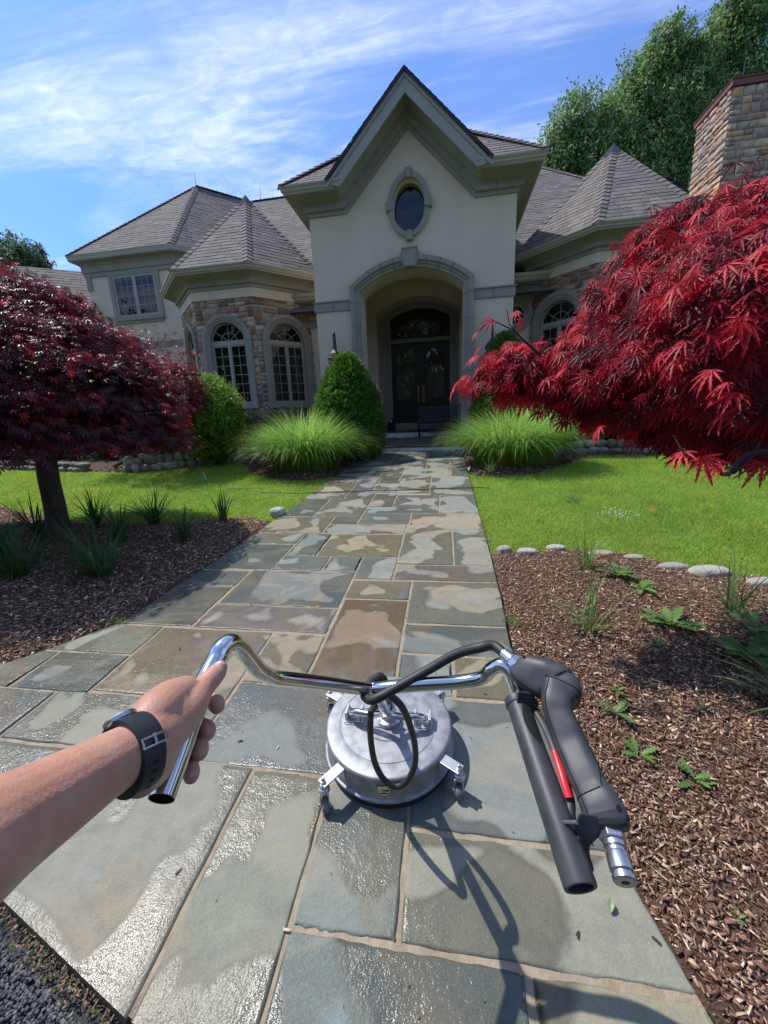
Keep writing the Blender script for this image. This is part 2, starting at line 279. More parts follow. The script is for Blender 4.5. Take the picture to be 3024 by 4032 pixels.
class MB:
    def __init__(s): s.V = []; s.F = []; s.C = []; s.MI = {}; s.mi = 0
    def add(s, V, Fc, c=(1, 1, 1)):
        if s.mi: s.MI.update({len(s.F) + q: s.mi for q in range(len(Fc))})
        k = len(s.V); s.V += [tuple(map(float, v)) for v in V]; s.F += [tuple(i + k for i in f) for f in Fc]; s.C += [c] * len(V); return s
    def box(s, lo, hi, c=(1, 1, 1), fn=None):
        x0, y0, z0 = lo; x1, y1, z1 = hi
        V = [(x0, y0, z0), (x1, y0, z0), (x1, y1, z0), (x0, y1, z0), (x0, y0, z1), (x1, y0, z1), (x1, y1, z1), (x0, y1, z1)]
        if fn: V = [fn(*v) for v in V]
        return s.add(V, [(0, 3, 2, 1), (4, 5, 6, 7), (0, 1, 5, 4), (1, 2, 6, 5), (2, 3, 7, 6), (3, 0, 4, 7)], c)
    def tube(s, pts, r, n=10, cap=True, c=(1, 1, 1), flat=1.0):
        P = [np.array(p, float) for p in pts]; R = r if hasattr(r, '__len__') else [r] * len(P)
        T = [_n(P[min(i + 1, len(P) - 1)] - P[max(i - 1, 0)]) for i in range(len(P))]
        a = np.array([0, 0, 1.0]) if abs(T[0][2]) < 0.9 else np.array([1.0, 0, 0])
        U = _n(np.cross(T[0], a)); V = []; Fc = []
        for i, p in enumerate(P):
            U = _n(U - T[i] * (U @ T[i])); W = np.cross(T[i], U)
            for k in range(n):
                t = 2 * math.pi * k / n; V.append(p + R[i] * (math.cos(t) * U + flat * math.sin(t) * W))
        for i in range(len(P) - 1):
            for k in range(n): Fc.append((i * n + k, i * n + (k + 1) % n, (i + 1) * n + (k + 1) % n, (i + 1) * n + k))
        if cap: Fc += [tuple(range(n))[::-1], tuple((len(P) - 1) * n + k for k in range(n))]
        return s.add(V, Fc, c)
    def lathe(s, o, ax, prof, n=32, c=(1, 1, 1), cap=(True, True), u0=None):
        o = np.array(o, float); ax = _n(ax); a = np.array([0, 0, 1.0]) if abs(ax[2]) < 0.9 else np.array([0, -1.0, 0])
        U = _n(np.cross(ax, a)) if u0 is None else _n(u0); W = np.cross(ax, U); V = []; Fc = []
        for (r, h) in prof:
            for k in range(n):
                t = 2 * math.pi * k / n; V.append(o + ax * h + r * (math.cos(t) * U + math.sin(t) * W))
        for i in range(len(prof) - 1):
            for k in range(n): Fc.append((i * n + k, i * n + (k + 1) % n, (i + 1) * n + (k + 1) % n, (i + 1) * n + k))
        if cap[0]: Fc.append(tuple(range(n))[::-1])
        if cap[1]: Fc.append(tuple((len(prof) - 1) * n + k for k in range(n)))
        return s.add(V, Fc, c)
    def prism(s, poly, ext, c=(1, 1, 1)):
        P = [np.array(p, float) for p in poly]; e = np.array(ext, float); n = len(P)
        return s.add(P + [p + e for p in P], [tuple(range(n))[::-1], tuple(range(n, 2 * n))] + [(i, (i + 1) % n, n + (i + 1) % n, n + i) for i in range(n)], c)
    def build(s, name, m, parent=None, smooth=False, own=None, bevel=0, subsurf=0, weld=False, recalc=True):
        b = base_of(parent) if own is None else np.asarray(own, float)
        me = bpy.data.meshes.new(name); me.from_pydata([tuple(np.array(v) - b) for v in s.V], [], s.F)
        if s.MI: me.polygons.foreach_set('material_index', [s.MI.get(q, 0) for q in range(len(s.F))])
        ca = me.color_attributes.new('col', 'FLOAT_COLOR', 'POINT'); ca.data.foreach_set('color', np.array([(*c, 1) for c in s.C], np.float32).ravel())
        if recalc or weld:
            bm = bmesh.new(); bm.from_mesh(me)
            if weld: bmesh.ops.remove_doubles(bm, verts=bm.verts, dist=1e-5)
            if recalc: bmesh.ops.recalc_face_normals(bm, faces=bm.faces)
            bm.to_mesh(me); bm.free()
        me.update(); ml = m if isinstance(m, (list, tuple)) else [m]; o = link(name, me, ml[0], parent, smooth)
        for q in ml[1:]: me.materials.append(q)
        if own is not None: o.location = Vector(own); WL[o.name] = np.array(own, float)
        if bevel: md = o.modifiers.new('bevel', 'BEVEL'); md.width = bevel; md.segments = 2; md.limit_method = 'ANGLE'
        if subsurf: md = o.modifiers.new('sub', 'SUBSURF'); md.levels = subsurf; md.render_levels = subsurf
        if smooth and (bevel or not subsurf):
            try: me.set_sharp_from_angle(angle=math.radians(38))
            except Exception: pass
        return o
def spline(pts, k=8):
    P = [np.array(p, float) for p in pts]; P = [2 * P[0] - P[1]] + P + [2 * P[-1] - P[-2]]; out = []
    for i in range(1, len(P) - 2):
        for j in range(k):
            t = j / k; a, b, c, d = P[i - 1], P[i], P[i + 1], P[i + 2]
            out.append(0.5 * ((2 * b) + (c - a) * t + (2 * a - 5 * b + 4 * c - d) * t * t + (3 * b - a - 3 * c + d) * t ** 3))
    out.append(P[-2]); return out
def sweep(mb, path, prof, fn, closed=False, c=(1, 1, 1), side=1):
    """profile (perp, height) along a 2-D path with mitred corners; fn((a,b), h) -> 3-D"""
    P = [np.array(p, float) for p in path]; n = len(P); k = len(prof); V = []; Fc = []
    for i in range(n):
        a = P[i - 1] if (i > 0 or closed) else None; b = P[(i + 1) % n] if (i < n - 1 or closed) else None
        d1 = _n(P[i] - a) if a is not None else None; d2 = _n(b - P[i]) if b is not None else None
        d1 = d2 if d1 is None else d1; d2 = d1 if d2 is None else d2
        n1 = np.array([-d1[1], d1[0]]) * side; n2 = np.array([-d2[1], d2[0]]) * side; m_ = _n(n1 + n2); m_ = m_ / max(m_ @ n1, 0.25)
        for (p, h) in prof: V.append(fn(P[i] + m_ * p, h))
    for i in range(n if closed else n - 1):
        j = (i + 1) % n
        for q in range(k - 1): Fc.append((i * k + q, i * k + q + 1, j * k + q + 1, j * k + q))
    if not closed: Fc += [tuple(range(k)), tuple((n - 1) * k + q for q in range(k))[::-1]]
    return mb.add(V, Fc, c)
class Frame:          # a vertical wall plane: o = point on it, r = unit along it, out = outward normal
    def __init__(s, ox, oy, ang): s.o = np.array([ox, oy]); s.r = np.array([math.cos(ang), math.sin(ang)]); s.n = np.array([s.r[1], -s.r[0]])
    def p(s, a, z, out=0.0): q = s.o + s.r * a + s.n * out; return (q[0], q[1], z)
    def sw(s): return lambda q, h: s.p(q[0], q[1], h)
def rotmats(fwd, up):
    """columns: x = fwd, z ~ up, (N,3,3)"""
    x = fwd / np.linalg.norm(fwd, axis=1, keepdims=True); y = np.cross(up, x); y /= (np.linalg.norm(y, axis=1, keepdims=True) + 1e-9); z = np.cross(x, y)
    return np.stack([x, y, z], axis=2)
def scatter(name, T, TF, pos, R, scl, cols, m, parent=None, own=None, smooth=False, tcol=None):
    T = np.asarray(T, float); TF = [np.asarray(f, int) for f in TF]; N_ = len(pos); k = len(T)
    scl = np.asarray(scl, float); scl = scl[:, None] * np.ones(3) if scl.ndim == 1 else scl
    V = np.einsum('nij,nkj->nki', R, T[None] * scl[:, None, :]) + pos[:, None, :]
    C = np.repeat(cols[:, None, :], k, axis=1)
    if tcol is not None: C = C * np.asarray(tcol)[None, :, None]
    fs = [(f[None] + (np.arange(N_) * k)[:, None, None]).reshape(-1, f.shape[1]) for f in TF]
    return np_mesh(name, V.reshape(-1, 3), fs, m, parent, C.reshape(-1, 3), smooth, own=own)
def rnd(n, k=3): return RNG.normal(size=(n, k))
def unit(v): return v / (np.linalg.norm(v, axis=1, keepdims=True) + 1e-9)

# ------------------------------------------------------------------ ground
def sdist(poly, X, Y):
    """signed distance to polygon, positive inside"""
    P = np.array(poly, float); X = np.asarray(X, float); Y = np.asarray(Y, float); D = np.full(X.shape, 1e9); inside = np.zeros(X.shape, bool)
    for i in range(len(P)):
        a, b = P[i], P[(i + 1) % len(P)]; e = b - a; t = np.clip(((X - a[0]) * e[0] + (Y - a[1]) * e[1]) / max(e @ e, 1e-9), 0, 1)
        D = np.minimum(D, np.hypot(X - a[0] - t * e[0], Y - a[1] - t * e[1]))
        c = ((a[1] > Y) != (b[1] > Y)) & (X < (b[0] - a[0]) * (Y - a[1]) / (b[1] - a[1] + 1e-12) + a[0]); inside ^= c
    return np.where(inside, D, -D)
_nt = np.random.default_rng(3).uniform(0, 6.28, (24, 3))
def vnoise(X, Y, sc_=1.0, k=8):
    s = 0.0
    for i in range(k):
        a, b, c = _nt[i]; f = sc_ * (0.7 + 0.45 * i); s = s + np.sin(X * f * math.cos(a) + Y * f * math.sin(a) + b) * np.cos(Y * f * math.cos(c) - X * f * math.sin(c) + a) / (1 + 0.35 * i)
    return s / 2.2
GZ = lambda Y: S * np.clip(Y, -2.0, 11.5)
LBED = [(-2.66, 1.6), (-2.46, 1.8), (-2.23, 2.12), (-2.16, 2.75), (-2.09, 3.5), (-2.05, 4.25), (-2.4, 4.45), (-2.9, 4.36), (-3.8, 4.16), (-4.7, 4.2), (-5.6, 4.45), (-7.07, 5.03), (-9.5, 5.7), (-9.5, 1.0), (-3.2, 1.0)]
RBED = [(0.40, 3.4), (0.40, 2.5), (0.38, 2.08), (0.43, 1.5), (0.55, 1.0), (0.62, 0.74), (0.72, 0.42), (6, 0.2), (6, 2.4), (2.6, 2.98), (2.31, 3.06), (2.06, 3.1), (1.8, 3.24), (1.6, 3.45), (1.03, 3.52), (0.77, 3.48), (0.54, 3.45)]
LISL = [(-1.95, 9.6), (-1.93, 7.6), (-1.96, 6.75), (-2.4, 6.45), (-3.1, 6.6), (-3.7, 7.0), (-4.3, 7.9), (-5.0, 8.65), (-6.0, 8.2), (-7.1, 7.6), (-8.5, 7.7), (-11, 8.3), (-14, 9), (-14, 12), (-1.95, 12)]
RISL = [(0.40, 9.6), (0.40, 7.0), (0.5, 6.65), (1.0, 6.5), (1.6, 6.75), (2.2, 7.4), (2.9, 8.3), (3.6, 8.2), (5.6, 7.8), (9, 8.0), (12, 8), (12, 12), (0.4, 12)]
def bed_z(poly, X, Y, h=0.085, wall=0.0):
    d = sdist(poly, X, Y); z = GZ(Y) - 0.03 + np.clip(d * 0.55, -0.08, 0.03) + h * np.clip((d - 0.05) / 0.7, 0, 1) + 0.012 * vnoise(X, Y, 5.0) * (d > 0.02)
    return z, d
def sheet(name, x0, x1, y0, y1, nx, ny, zf, m, keep=None):
    X, Y = np.meshgrid(np.linspace(x0, x1, nx), np.linspace(y0, y1, ny)); Z = zf(X, Y); V = np.stack([X, Y, Z], -1).reshape(-1, 3)
    i = np.arange(ny - 1)[:, None] * nx + np.arange(nx - 1)[None]; Q = np.stack([i, i + 1, i + nx + 1, i + nx], -1).reshape(-1, 4)
    if keep is not None: kk = keep(X, Y).ravel(); Q = Q[kk[Q].any(1)]
    return np_mesh(name, V, Q, m, smooth=True)
tag(sheet('ground', -400, 400, -400, 600, 81, 201, lambda X, Y: GZ(Y) - 0.12, M['ground']), kind='structure')
tag(sheet('lawn_soil', -26, 26, 0.9, 12, 60, 40, lambda X, Y: GZ(Y) - 0.03, M['lawnsoil']), kind='structure')
YF = lambda x: np.interp(x, [-3.6, -1.357, -0.775, 0.0, 0.9], [1.30, 0.68, 0.517, 0.36, 0.22])
def drive_z(X, Y): return GZ(Y) - 0.05 - np.where(Y > YF(X) - 0.02, 0.03, 0.0)
tag(sheet('driveway', -20, 20, -12, 1.6, 161, 110, drive_z, M['asphalt']), kind='structure')
for nm, poly, bb, n_, hh in (('mulch_bed', LBED, (-9.6, -2.0, 0.9, 5.8), (150, 100), 0.085), ('mulch_bed', RBED, (0.34, 6.1, 0.15, 3.6), (130, 90), 0.06),
                             ('mulch_bed', LISL, (-14, -1.9, 6.3, 12), (130, 70), 0.06), ('mulch_bed', RISL, (0.36, 12, 6.3, 12), (130, 70), 0.06)):
    tag(sheet(nm, bb[0], bb[1], bb[2], bb[3], n_[0], n_[1], lambda X, Y: bed_z(poly, X, Y, hh)[0], M['soil'], keep=lambda X, Y: sdist(poly, X, Y) > -0.15), kind='structure')

# ------------------------------------------------------------------ flagstone path
XR = lambda y: np.interp(y, [0.2, 0.746, 1.0, 1.5, 2.08, 2.5, 3.3, 12], [0.80, 0.604, 0.537, 0.42, 0.372, 0.39, 0.40, 0.40])
XL = lambda y: np.interp(y, [0.2, 1.2, 1.4, 1.64, 1.785, 2.1, 2.7, 3.5, 4.34, 6.1, 12], [-4.2, -3.3, -2.95, -2.62, -2.466, -2.21, -2.158, -2.09, -2.04, -1.955, -1.95])
L_, R_ = -9.0, 9.0
BL, TN, BR, PU, GR, DK = (0.195, 0.215, 0.19), (0.265, 0.222, 0.14), (0.20, 0.14, 0.075), (0.205, 0.175, 0.155), (0.225, 0.222, 0.168), (0.135, 0.15, 0.13)
SLABS = [  # x0, x1, y0, y1, colour, dryness offset
 (L_, -.775, .2, 1.18, GR, -.08), (-.765, -.445, .2, 1.17, GR, .02), (-.435, -.135, .735, 1.17, BL, .09), (-.435, .20, .2, .725, DK, -.02), (.21, R_, .2, .725, TN, .03), (-.125, R_, .735, 1.02, GR, .08),
 (-.125, R_, 1.03, 1.62, BL, .05), (-1.07, -.135, 1.18, 1.63, BL, -.08), (-2.04, -1.08, 1.19, 1.49, GR, .03), (L_, -2.05, 1.19, 1.47, BL, -.1),
 (-1.86, -1.085, 1.5, 2.07, TN, .06), (-1.075, -.735, 1.64, 2.06, TN, .12), (L_, -2.36, 1.48, 1.78, GR, .02), (-2.35, -1.87, 1.48, 1.78, DK, -.2), (L_, -1.87, 1.79, 2.075, GR, -.02),
 (L_, -1.68, 2.09, 2.63, DK, -.2), (-1.665, -.74, 2.085, 2.37, PU, .04), (-.725, -.26, 1.645, 2.51, BR, .0), (-.25, .04, 1.635, 1.93, BL, .12), (.05, R_, 1.635, 1.93, TN, -.04), (-.25, R_, 1.94, 2.225, DK, .05),
 (-.25, R_, 2.24, 2.81, GR, .05), (-.73, -.26, 2.52, 2.80, TN, -.12), (-1.66, -.74, 2.38, 2.935, DK, .08), (L_, -1.67, 2.64, 2.92, DK, -.2), (-.73, -.415, 2.82, 3.235, BL, .07), (-.405, R_, 2.82, 3.09, PU, .08),
 (-1.035, -.74, 2.95, 3.24, BL, .06), (-1.49, -1.045, 2.95, 3.24, BL, -.02), (L_, -1.5, 2.935, 3.505, DK, -.25), (-1.485, -1.19, 3.25, 3.81, DK, -.03), (-1.18, -.42, 3.25, 3.81, TN, .02),
 (-.41, .07, 3.105, 3.955, GR, .07), (.08, R_, 3.105, 3.955, BL, .12), (L_, -1.495, 3.515, 3.82, GR, .0), (-1.31, -.415, 3.825, 4.11, BL, .14), (L_, -1.32, 3.83, 4.385, TN, .05), (-1.31, -1.0, 4.12, 4.385, DK, -.1),
 (-.99, -.4, 4.12, 4.515, BL, -.03), (-.39, R_, 3.965, 4.515, TN, .06), (L_, -1.61, 4.395, 5.19, DK, -.1), (-1.60, -1.0, 4.395, 5.19, GR, -.05), (-.99, -.07, 4.525, 4.79, BL, .14), (-.99, -.675, 4.80, 5.43, PU, .0),
 (-.665, -.07, 4.80, 5.35, GR, -.05), (-.06, R_, 4.525, 5.32, BL, .1), (L_, -1.425, 5.20, 5.475, BL, .18), (-1.415, -1.0, 5.20, 5.49, PU, .05), (L_, -1.425, 5.485, 6.10, TN, -.02), (-1.415, -.7, 5.50, 5.71, BL, .1), (-1.415, -1.08, 5.72, 6.10, BL, .02),
 (-.69, -.22, 5.44, 5.71, BL, .12), (-.21, R_, 5.33, 5.72, GR, .05), (-1.07, -.22, 5.72, 6.25, GR, .04), (-.21, R_, 5.73, 6.57, BL, .12), (L_, -1.5, 6.11, 6.5, TN, .05), (-1.49, -1.08, 6.11, 6.5, BL, .1), (L_, -1.14, 6.51, 6.96, DK, .06),
 (-1.07, -.75, 6.26, 6.5, BR, -.05), (-1.13, -.75, 6.51, 6.96, BL, .02), (-.74, -.22, 6.26, 6.65, TN, -.03), (-.74, -.35, 6.66, 7.5, BL, .12), (-.34, .10, 6.66, 7.36, GR, .08), (.11, R_, 6.58, 7.2, BL, .14),
 (L_, -1.4, 6.97, 7.5, BL, .08), (-1.39, -.75, 6.97, 7.5, GR, .1), (.11, R_, 7.21, 7.9, GR, .05), (-.34, .10, 7.37, 7.9, BL, .08), (-1.1, -.35, 7.51, 8.1, DK, -.05), (L_, -1.11, 7.51, 8.2, BL, -.1),
 (-.34, R_, 7.91, 8.5, BL, -.05), (-1.1, -.35, 8.11, 8.9, GR, -.15), (L_, -1.11, 8.21, 9.5, DK, -.2), (-.34, R_, 8.51, 9.5, DK, -.2), (-1.1, -.35, 8.91, 9.5, BL, -.2)]
def build_path():
    Vs, Fs, Cs, Us = [], [], [], []; k = 0; rg = np.random.default_rng(11)
    for (x0, x1, y0, y1, c, wet) in SLABS:
        nx, ny = 24, 18; g = 0.0036; sx_ = max(.2, min(x1, .5) - max(x0, -2.6)); u = np.concatenate([[0, .006 / sx_], np.linspace(0.02, .98, nx - 4), [1 - .006 / sx_, 1]]); v = np.concatenate([[0, .006 / (y1 - y0)], np.linspace(0.025, .975, ny - 4), [1 - .006 / (y1 - y0), 1]])
        xa = XL((y0 + y1) / 2) if x0 < -8 else x0; xb = XR((y0 + y1) / 2) if x1 > 8 else x1
        U, W = np.meshgrid(u, v); Y = (y0 + g) + W * (y1 - y0 - 2 * g)
        la = XL(Y) if x0 < -8 else x0 + g; lb = XR(Y) if x1 > 8 else x1 - g
        if x0 < -8 or True:
            X = la + U * (lb - la)
        j = 0.0035
        j = 0.0018; X = X + j * np.sin(Y * 23 + x0 * 9) * ((U == 0) | (U == 1)) + 0.0012 * rg.normal(size=X.shape) * ((U == 0) | (U == 1))
        Y = Y + j * np.sin(X * 19 + y0 * 7) * ((W == 0) | (W == 1)) + 0.0015 * rg.normal(size=X.shape) * ((W == 0) | (W == 1))
        Y = np.maximum(Y, YF(X))
        h = 0.006 + rg.uniform(-0.002, 0.003) + 0.0018 * vnoise(X + x0 * 7, Y + y0 * 5, 9.0) + rg.normal() * 0.002 * (U - 0.5) + rg.normal() * 0.002 * (W - 0.5)
        top = np.stack([X, Y, GZ(Y) + h], -1)
        rim = (U == 0) | (U == 1) | (W == 0) | (W == 1); top[..., 2] -= 0.0025 * rim
        V = top.reshape(-1, 3); i = np.arange(ny - 1)[:, None] * nx + np.arange(nx - 1)[None]; Q = np.stack([i, i + 1, i + nx + 1, i + nx], -1).reshape(-1, 4)
        A = V[Q]; ar = np.abs(np.cross(A[:, 2, :2] - A[:, 0, :2], A[:, 3, :2] - A[:, 1, :2])); Q = Q[ar > 2e-6]
        ring = np.concatenate([np.arange(nx), (np.arange(1, ny) * nx + nx - 1), (ny - 1) * nx + np.arange(nx - 2, -1, -1), np.arange(ny - 2, 0, -1) * nx])
        low = V[ring].copy(); low[:, 2] -= 0.05; m_ = len(V); rj = np.roll(np.arange(len(ring)), -1)
        Q2 = np.stack([ring, np.arange(len(ring)) + m_, rj + m_, ring[rj]], -1)
        col = np.array(c) * rg.uniform(0.93, 1.1) * (1 + rg.normal(0, 0.03, 3))
        Vs += [V, low]; Fs += [Q + k, Q2 + k]; Cs += [np.tile(col, (len(V) + len(low), 1))]
        uv = np.stack([U * (lb - la if np.ndim(lb - la) == 0 else (lb - la).mean()) / 0.75, W * (y1 - y0) / 0.55, np.full_like(U, wet)], -1)
        su = max((float(np.mean(lb - la))) , 0.2); sv = y1 - y0
        uu = np.minimum(U, 1 - U) * su / 0.36; vv = np.minimum(W, 1 - W) * sv / 0.36
        uv = np.stack([np.clip(uu, 0, .5), np.clip(vv, 0, .5), np.full_like(U, wet)], -1).reshape(-1, 3)
        Us += [uv, uv[ring]]; k += len(V) + len(low)
    V = np.concatenate(Vs); return np_mesh('path', V, [np.concatenate(Fs)], M['path'], colors=np.concatenate(Cs), smooth=False, attrs={'suv': np.concatenate(Us)})
tag(build_path(), kind='structure')
def path_base():
    ys = np.linspace(0.25, 9.7, 120); V = []; 
    for y in ys:
        for t in np.linspace(0, 1, 40): x = XL(y) + t * (XR(y) - XL(y)); yy = max(y, float(YF(x)) + 0.004); V.append((x + (0.004 if t == 0 else (-0.004 if t == 1 else 0)), yy, gz(x, yy) + 0.0015))
    i = np.arange(119)[:, None] * 40 + np.arange(39)[None]; Q = np.stack([i, i + 1, i + 41, i + 40], -1).reshape(-1, 4)
    A = np.array(V)[Q]; ar = np.abs(np.cross(A[:, 2, :2] - A[:, 0, :2], A[:, 3, :2] - A[:, 1, :2])); Q = Q[ar > 1e-6]
    return np_mesh('path_joints', np.array(V), [Q], M['joint'])
tag(path_base(), kind='structure')

# ------------------------------------------------------------------ grass blades, mulch chips, grit (nobody could count them)
def in_poly(poly, n, bb, dmin=0.0, wf=None):
    X = RNG.uniform(bb[0], bb[1], n); Y = RNG.uniform(bb[2], bb[3], n); k = sdist(poly, X, Y) > dmin
    if wf is not None: k &= RNG.uniform(size=n) < wf(X, Y)
    return X[k], Y[k]
def lawn():
    P = []
    for (x0, x1, y0, y1, n) in ((-13, -1.9, 3.6, 9.2, 190000), (0.36, 8.5, 2.3, 9.2, 175000)):
        X = RNG.uniform(x0, x1, n); Y = y0 + (y1 - y0) * RNG.uniform(size=n) ** 1.35
        k = (sdist(LBED, X, Y) < 0.0) & (sdist(RBED, X, Y) < 0.0) & (sdist(LISL, X, Y) < 0.02) & (sdist(RISL, X, Y) < 0.02) & ~((X > XL(Y) + 0.012 * vnoise(X, Y, 9.0)) & (X < XR(Y) + 0.012 * vnoise(X + 3, Y, 9.0)))
        k &= ~((X < -2) & (Y < 4.0)); P.append(np.stack([X[k], Y[k]], 1))
    P = np.concatenate(P); n = len(P); X, Y = P[:, 0], P[:, 1]
    ang = RNG.uniform(0, 2 * math.pi, n); lean = RNG.uniform(0.1, 0.75, n)
    f = np.stack([np.cos(ang) * lean, np.sin(ang) * lean, np.ones(n)], 1); up = np.stack([np.cos(ang + 1.6 + RNG.normal(0, .4, n)), np.sin(ang + 1.6), np.zeros(n)], 1)
    R = rotmats(f, up); h = RNG.uniform(0.028, 0.062, n) * (1 + 0.2 * vnoise(X, Y, 2.0)); w = RNG.uniform(0.0035, 0.0065, n) * (0.8 + Y * 0.06)
    T = [(0, -0.5, 0), (0, 0.5, 0), (0.6, 0.38, 0.06), (0.6, -0.38, 0.06), (1.0, 0, 0.3)]
    pat = vnoise(X, Y, 1.6); pat2 = vnoise(X + 9, Y, 6.0); b = RNG.uniform(0.75, 1.25, n)
    col = np.array([0.30, 0.43, 0.045])[None] * b[:, None] * (1 + 0.13 * pat + 0.13 * pat2)[:, None]
    col[:, 0] *= 1 + 0.18 * vnoise(X, Y + 4, 3.0); dead = RNG.uniform(size=n) < 0.05; col[dead] = np.array([0.42, 0.38, 0.16]) * b[dead, None]
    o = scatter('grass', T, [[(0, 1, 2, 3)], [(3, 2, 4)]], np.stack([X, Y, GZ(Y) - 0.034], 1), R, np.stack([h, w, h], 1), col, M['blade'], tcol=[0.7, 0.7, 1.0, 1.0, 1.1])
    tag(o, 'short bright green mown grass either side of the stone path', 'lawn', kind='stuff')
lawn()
def chips(name, poly, bb, n, smin, smax, h, wf, lab, tone=1.0):
    X, Y = in_poly(poly, n, bb, 0.012, wf); Z, d = bed_z(poly, X, Y, h); n = len(X)
    yaw = RNG.uniform(0, 6.28, n); tilt = RNG.normal(0, 0.30, n)
    f = np.stack([np.cos(yaw) * np.cos(tilt), np.sin(yaw) * np.cos(tilt), np.sin(tilt)], 1); up = unit(np.stack([RNG.normal(0, .5, n), RNG.normal(0, .5, n), np.ones(n)], 1))
    R = rotmats(f, up); L = RNG.uniform(smin, smax, n) * RNG.uniform(0.6, 1.6, n); W = L * RNG.uniform(0.12, 0.42, n); tw_ = RNG.uniform(size=n) < .008; L[tw_] *= 4; W[tw_] *= .5
    T = [(-.5, -.5, 0), (.42, -.42, .0), (.5, .3, 0), (-.38, .5, 0), (-.5, -.5, .5), (.42, -.42, .5), (.5, .3, .5), (-.38, .5, .5)]
    TF = [[(4, 5, 6, 7), (0, 1, 5, 4), (1, 2, 6, 5), (2, 3, 7, 6), (3, 0, 4, 7)]]
    pal = np.array([(.07, .036, .022), (.12, .062, .038), (.17, .09, .055), (.24, .14, .085), (.34, .22, .14), (.50, .37, .26), (.15, .06, .038)])
    pr = np.array([.15, .19, .19, .17, .15, .09, .06]); col = pal[RNG.choice(7, n, p=pr)] * RNG.uniform(0.8, 1.2, n)[:, None] * tone
    o = scatter(name, T, TF, np.stack([X, Y, Z + RNG.uniform(-0.003, 0.014, n)], 1), R, np.stack([L, W, W * 0.4], 1), col, M['chip'])
    tag(o, lab, 'mulch', kind='stuff')
chips('mulch_chips', RBED, (0.36, 3.6, 0.3, 3.6), 205000, 0.006, 0.021, 0.06, lambda X, Y: np.clip(1.25 - 0.22 * Y, 0.3, 1), 'brown and tan bark chips covering the bed beside the maple', 1.3)
chips('mulch_chips', LBED, (-7.5, -2.0, 1.2, 5.4), 140000, 0.011, 0.030, 0.085, lambda X, Y: np.clip(1.3 - 0.15 * Y + 0.1 * (X + 4), 0.3, 1), 'dark brown bark chips around the maple trunk', 1.65)
chips('mulch_chips', LISL, (-8, -1.9, 6.3, 9.4), 42000, 0.03, 0.06, 0.06, None, 'brown bark chips under the tall grass before the stone wing', 0.8)
chips('mulch_chips', RISL, (0.36, 6, 6.4, 9.4), 36000, 0.03, 0.06, 0.06, None, 'brown bark chips under the tall grass near the right wall', 0.9)
def grit():
    n = 42000; X = RNG.uniform(-3.4, 0.3, n); Y = YF(X) - 0.045 - RNG.uniform(0, 1, n) ** 1.3 * 0.75; R = rotmats(unit(rnd(n)), unit(rnd(n) + [0, 0, 1.5]))
    T = [(-.5, -.4, -.3), (.5, -.5, -.3), (.4, .5, -.3), (-.5, .4, -.3), (-.3, -.25, .35), (.3, -.3, .4), (.25, .3, .35), (-.3, .25, .4)]
    TF = [[(4, 5, 6, 7), (0, 1, 5, 4), (1, 2, 6, 5), (2, 3, 7, 6), (3, 0, 4, 7)]]
    s = RNG.uniform(0.004, 0.011, n); col = np.array([0.065, 0.067, 0.07])[None] * RNG.uniform(0.4, 1.9, n)[:, None]
    tag(scatter('gravel', T, TF, np.stack([X, Y, GZ(Y) - 0.046 + RNG.uniform(0, .004, n)], 1), R, s, col, M['grit']), 'dark aggregate of the asphalt drive at the path corner', 'gravel', kind='stuff')
    n = 5000; X = RNG.uniform(-3.4, 0.6, n); Y = YF(X) - 0.003 - np.abs(RNG.normal(0, 0.018, n)); R = rotmats(unit(rnd(n) * [1, 1, .4]), unit(rnd(n) * .4 + [0, 0, 1]))
    L = RNG.uniform(0.003, 0.012, n); col = .7 * np.array([(.3, .17, .09), (.12, .07, .04), (.4, .3, .2), (.10, .2, .03)])[RNG.choice(4, n, p=[.35, .35, .2, .1])] * RNG.uniform(.6, 1.2, n)[:, None]
    tag(scatter('edge_debris', [(-.5, -.5, 0), (.5, -.5, 0), (.5, .5, 0), (-.5, .5, 0)], [[(0, 1, 2, 3)]], np.stack([X, Y, GZ(Y) - 0.03 + RNG.uniform(-.01, .02, n)], 1), R, np.stack([L, L * .4, L], 1), col, M['chip']),
        'crumbs of bark and moss along the front path edge', 'debris', kind='stuff')
grit()
def specks():
    n = 420; Y = .6 + RNG.uniform(0, 1, n) ** 1.5 * 6; X = XL(Y) + (XR(Y) - XL(Y)) * RNG.beta(.7, .5, n); k = Y > YF(X) + .03; X, Y = X[k], Y[k]; n = len(X)
    L = RNG.uniform(.003, .012, n) * RNG.choice([1, 1, 1, 2.2], n); R = rotmats(unit(rnd(n) * [1, 1, .05]), np.tile([0, 0, 1.0], (n, 1))); col = np.array([(.05, .03, .02), (.16, .09, .05), (.5, .45, .33), (.2, .26, .1)])[RNG.choice(4, n, p=[.45, .3, .15, .1])]
    T = [(-.5, -.5, 0), (.5, -.3, 0), (.4, .5, 0), (-.4, .4, 0), (0, 0, .5)]
    tag(scatter('litter', T, [[(0, 1, 4), (1, 2, 4), (2, 3, 4), (3, 0, 4)]], np.stack([X, Y, GZ(Y) + .0095], 1), R, np.stack([L, L * .35, L * .4], 1), col, M['chip']), 'scattered specks of bark and grass on the wet stone path', 'litter', kind='stuff')
specks()

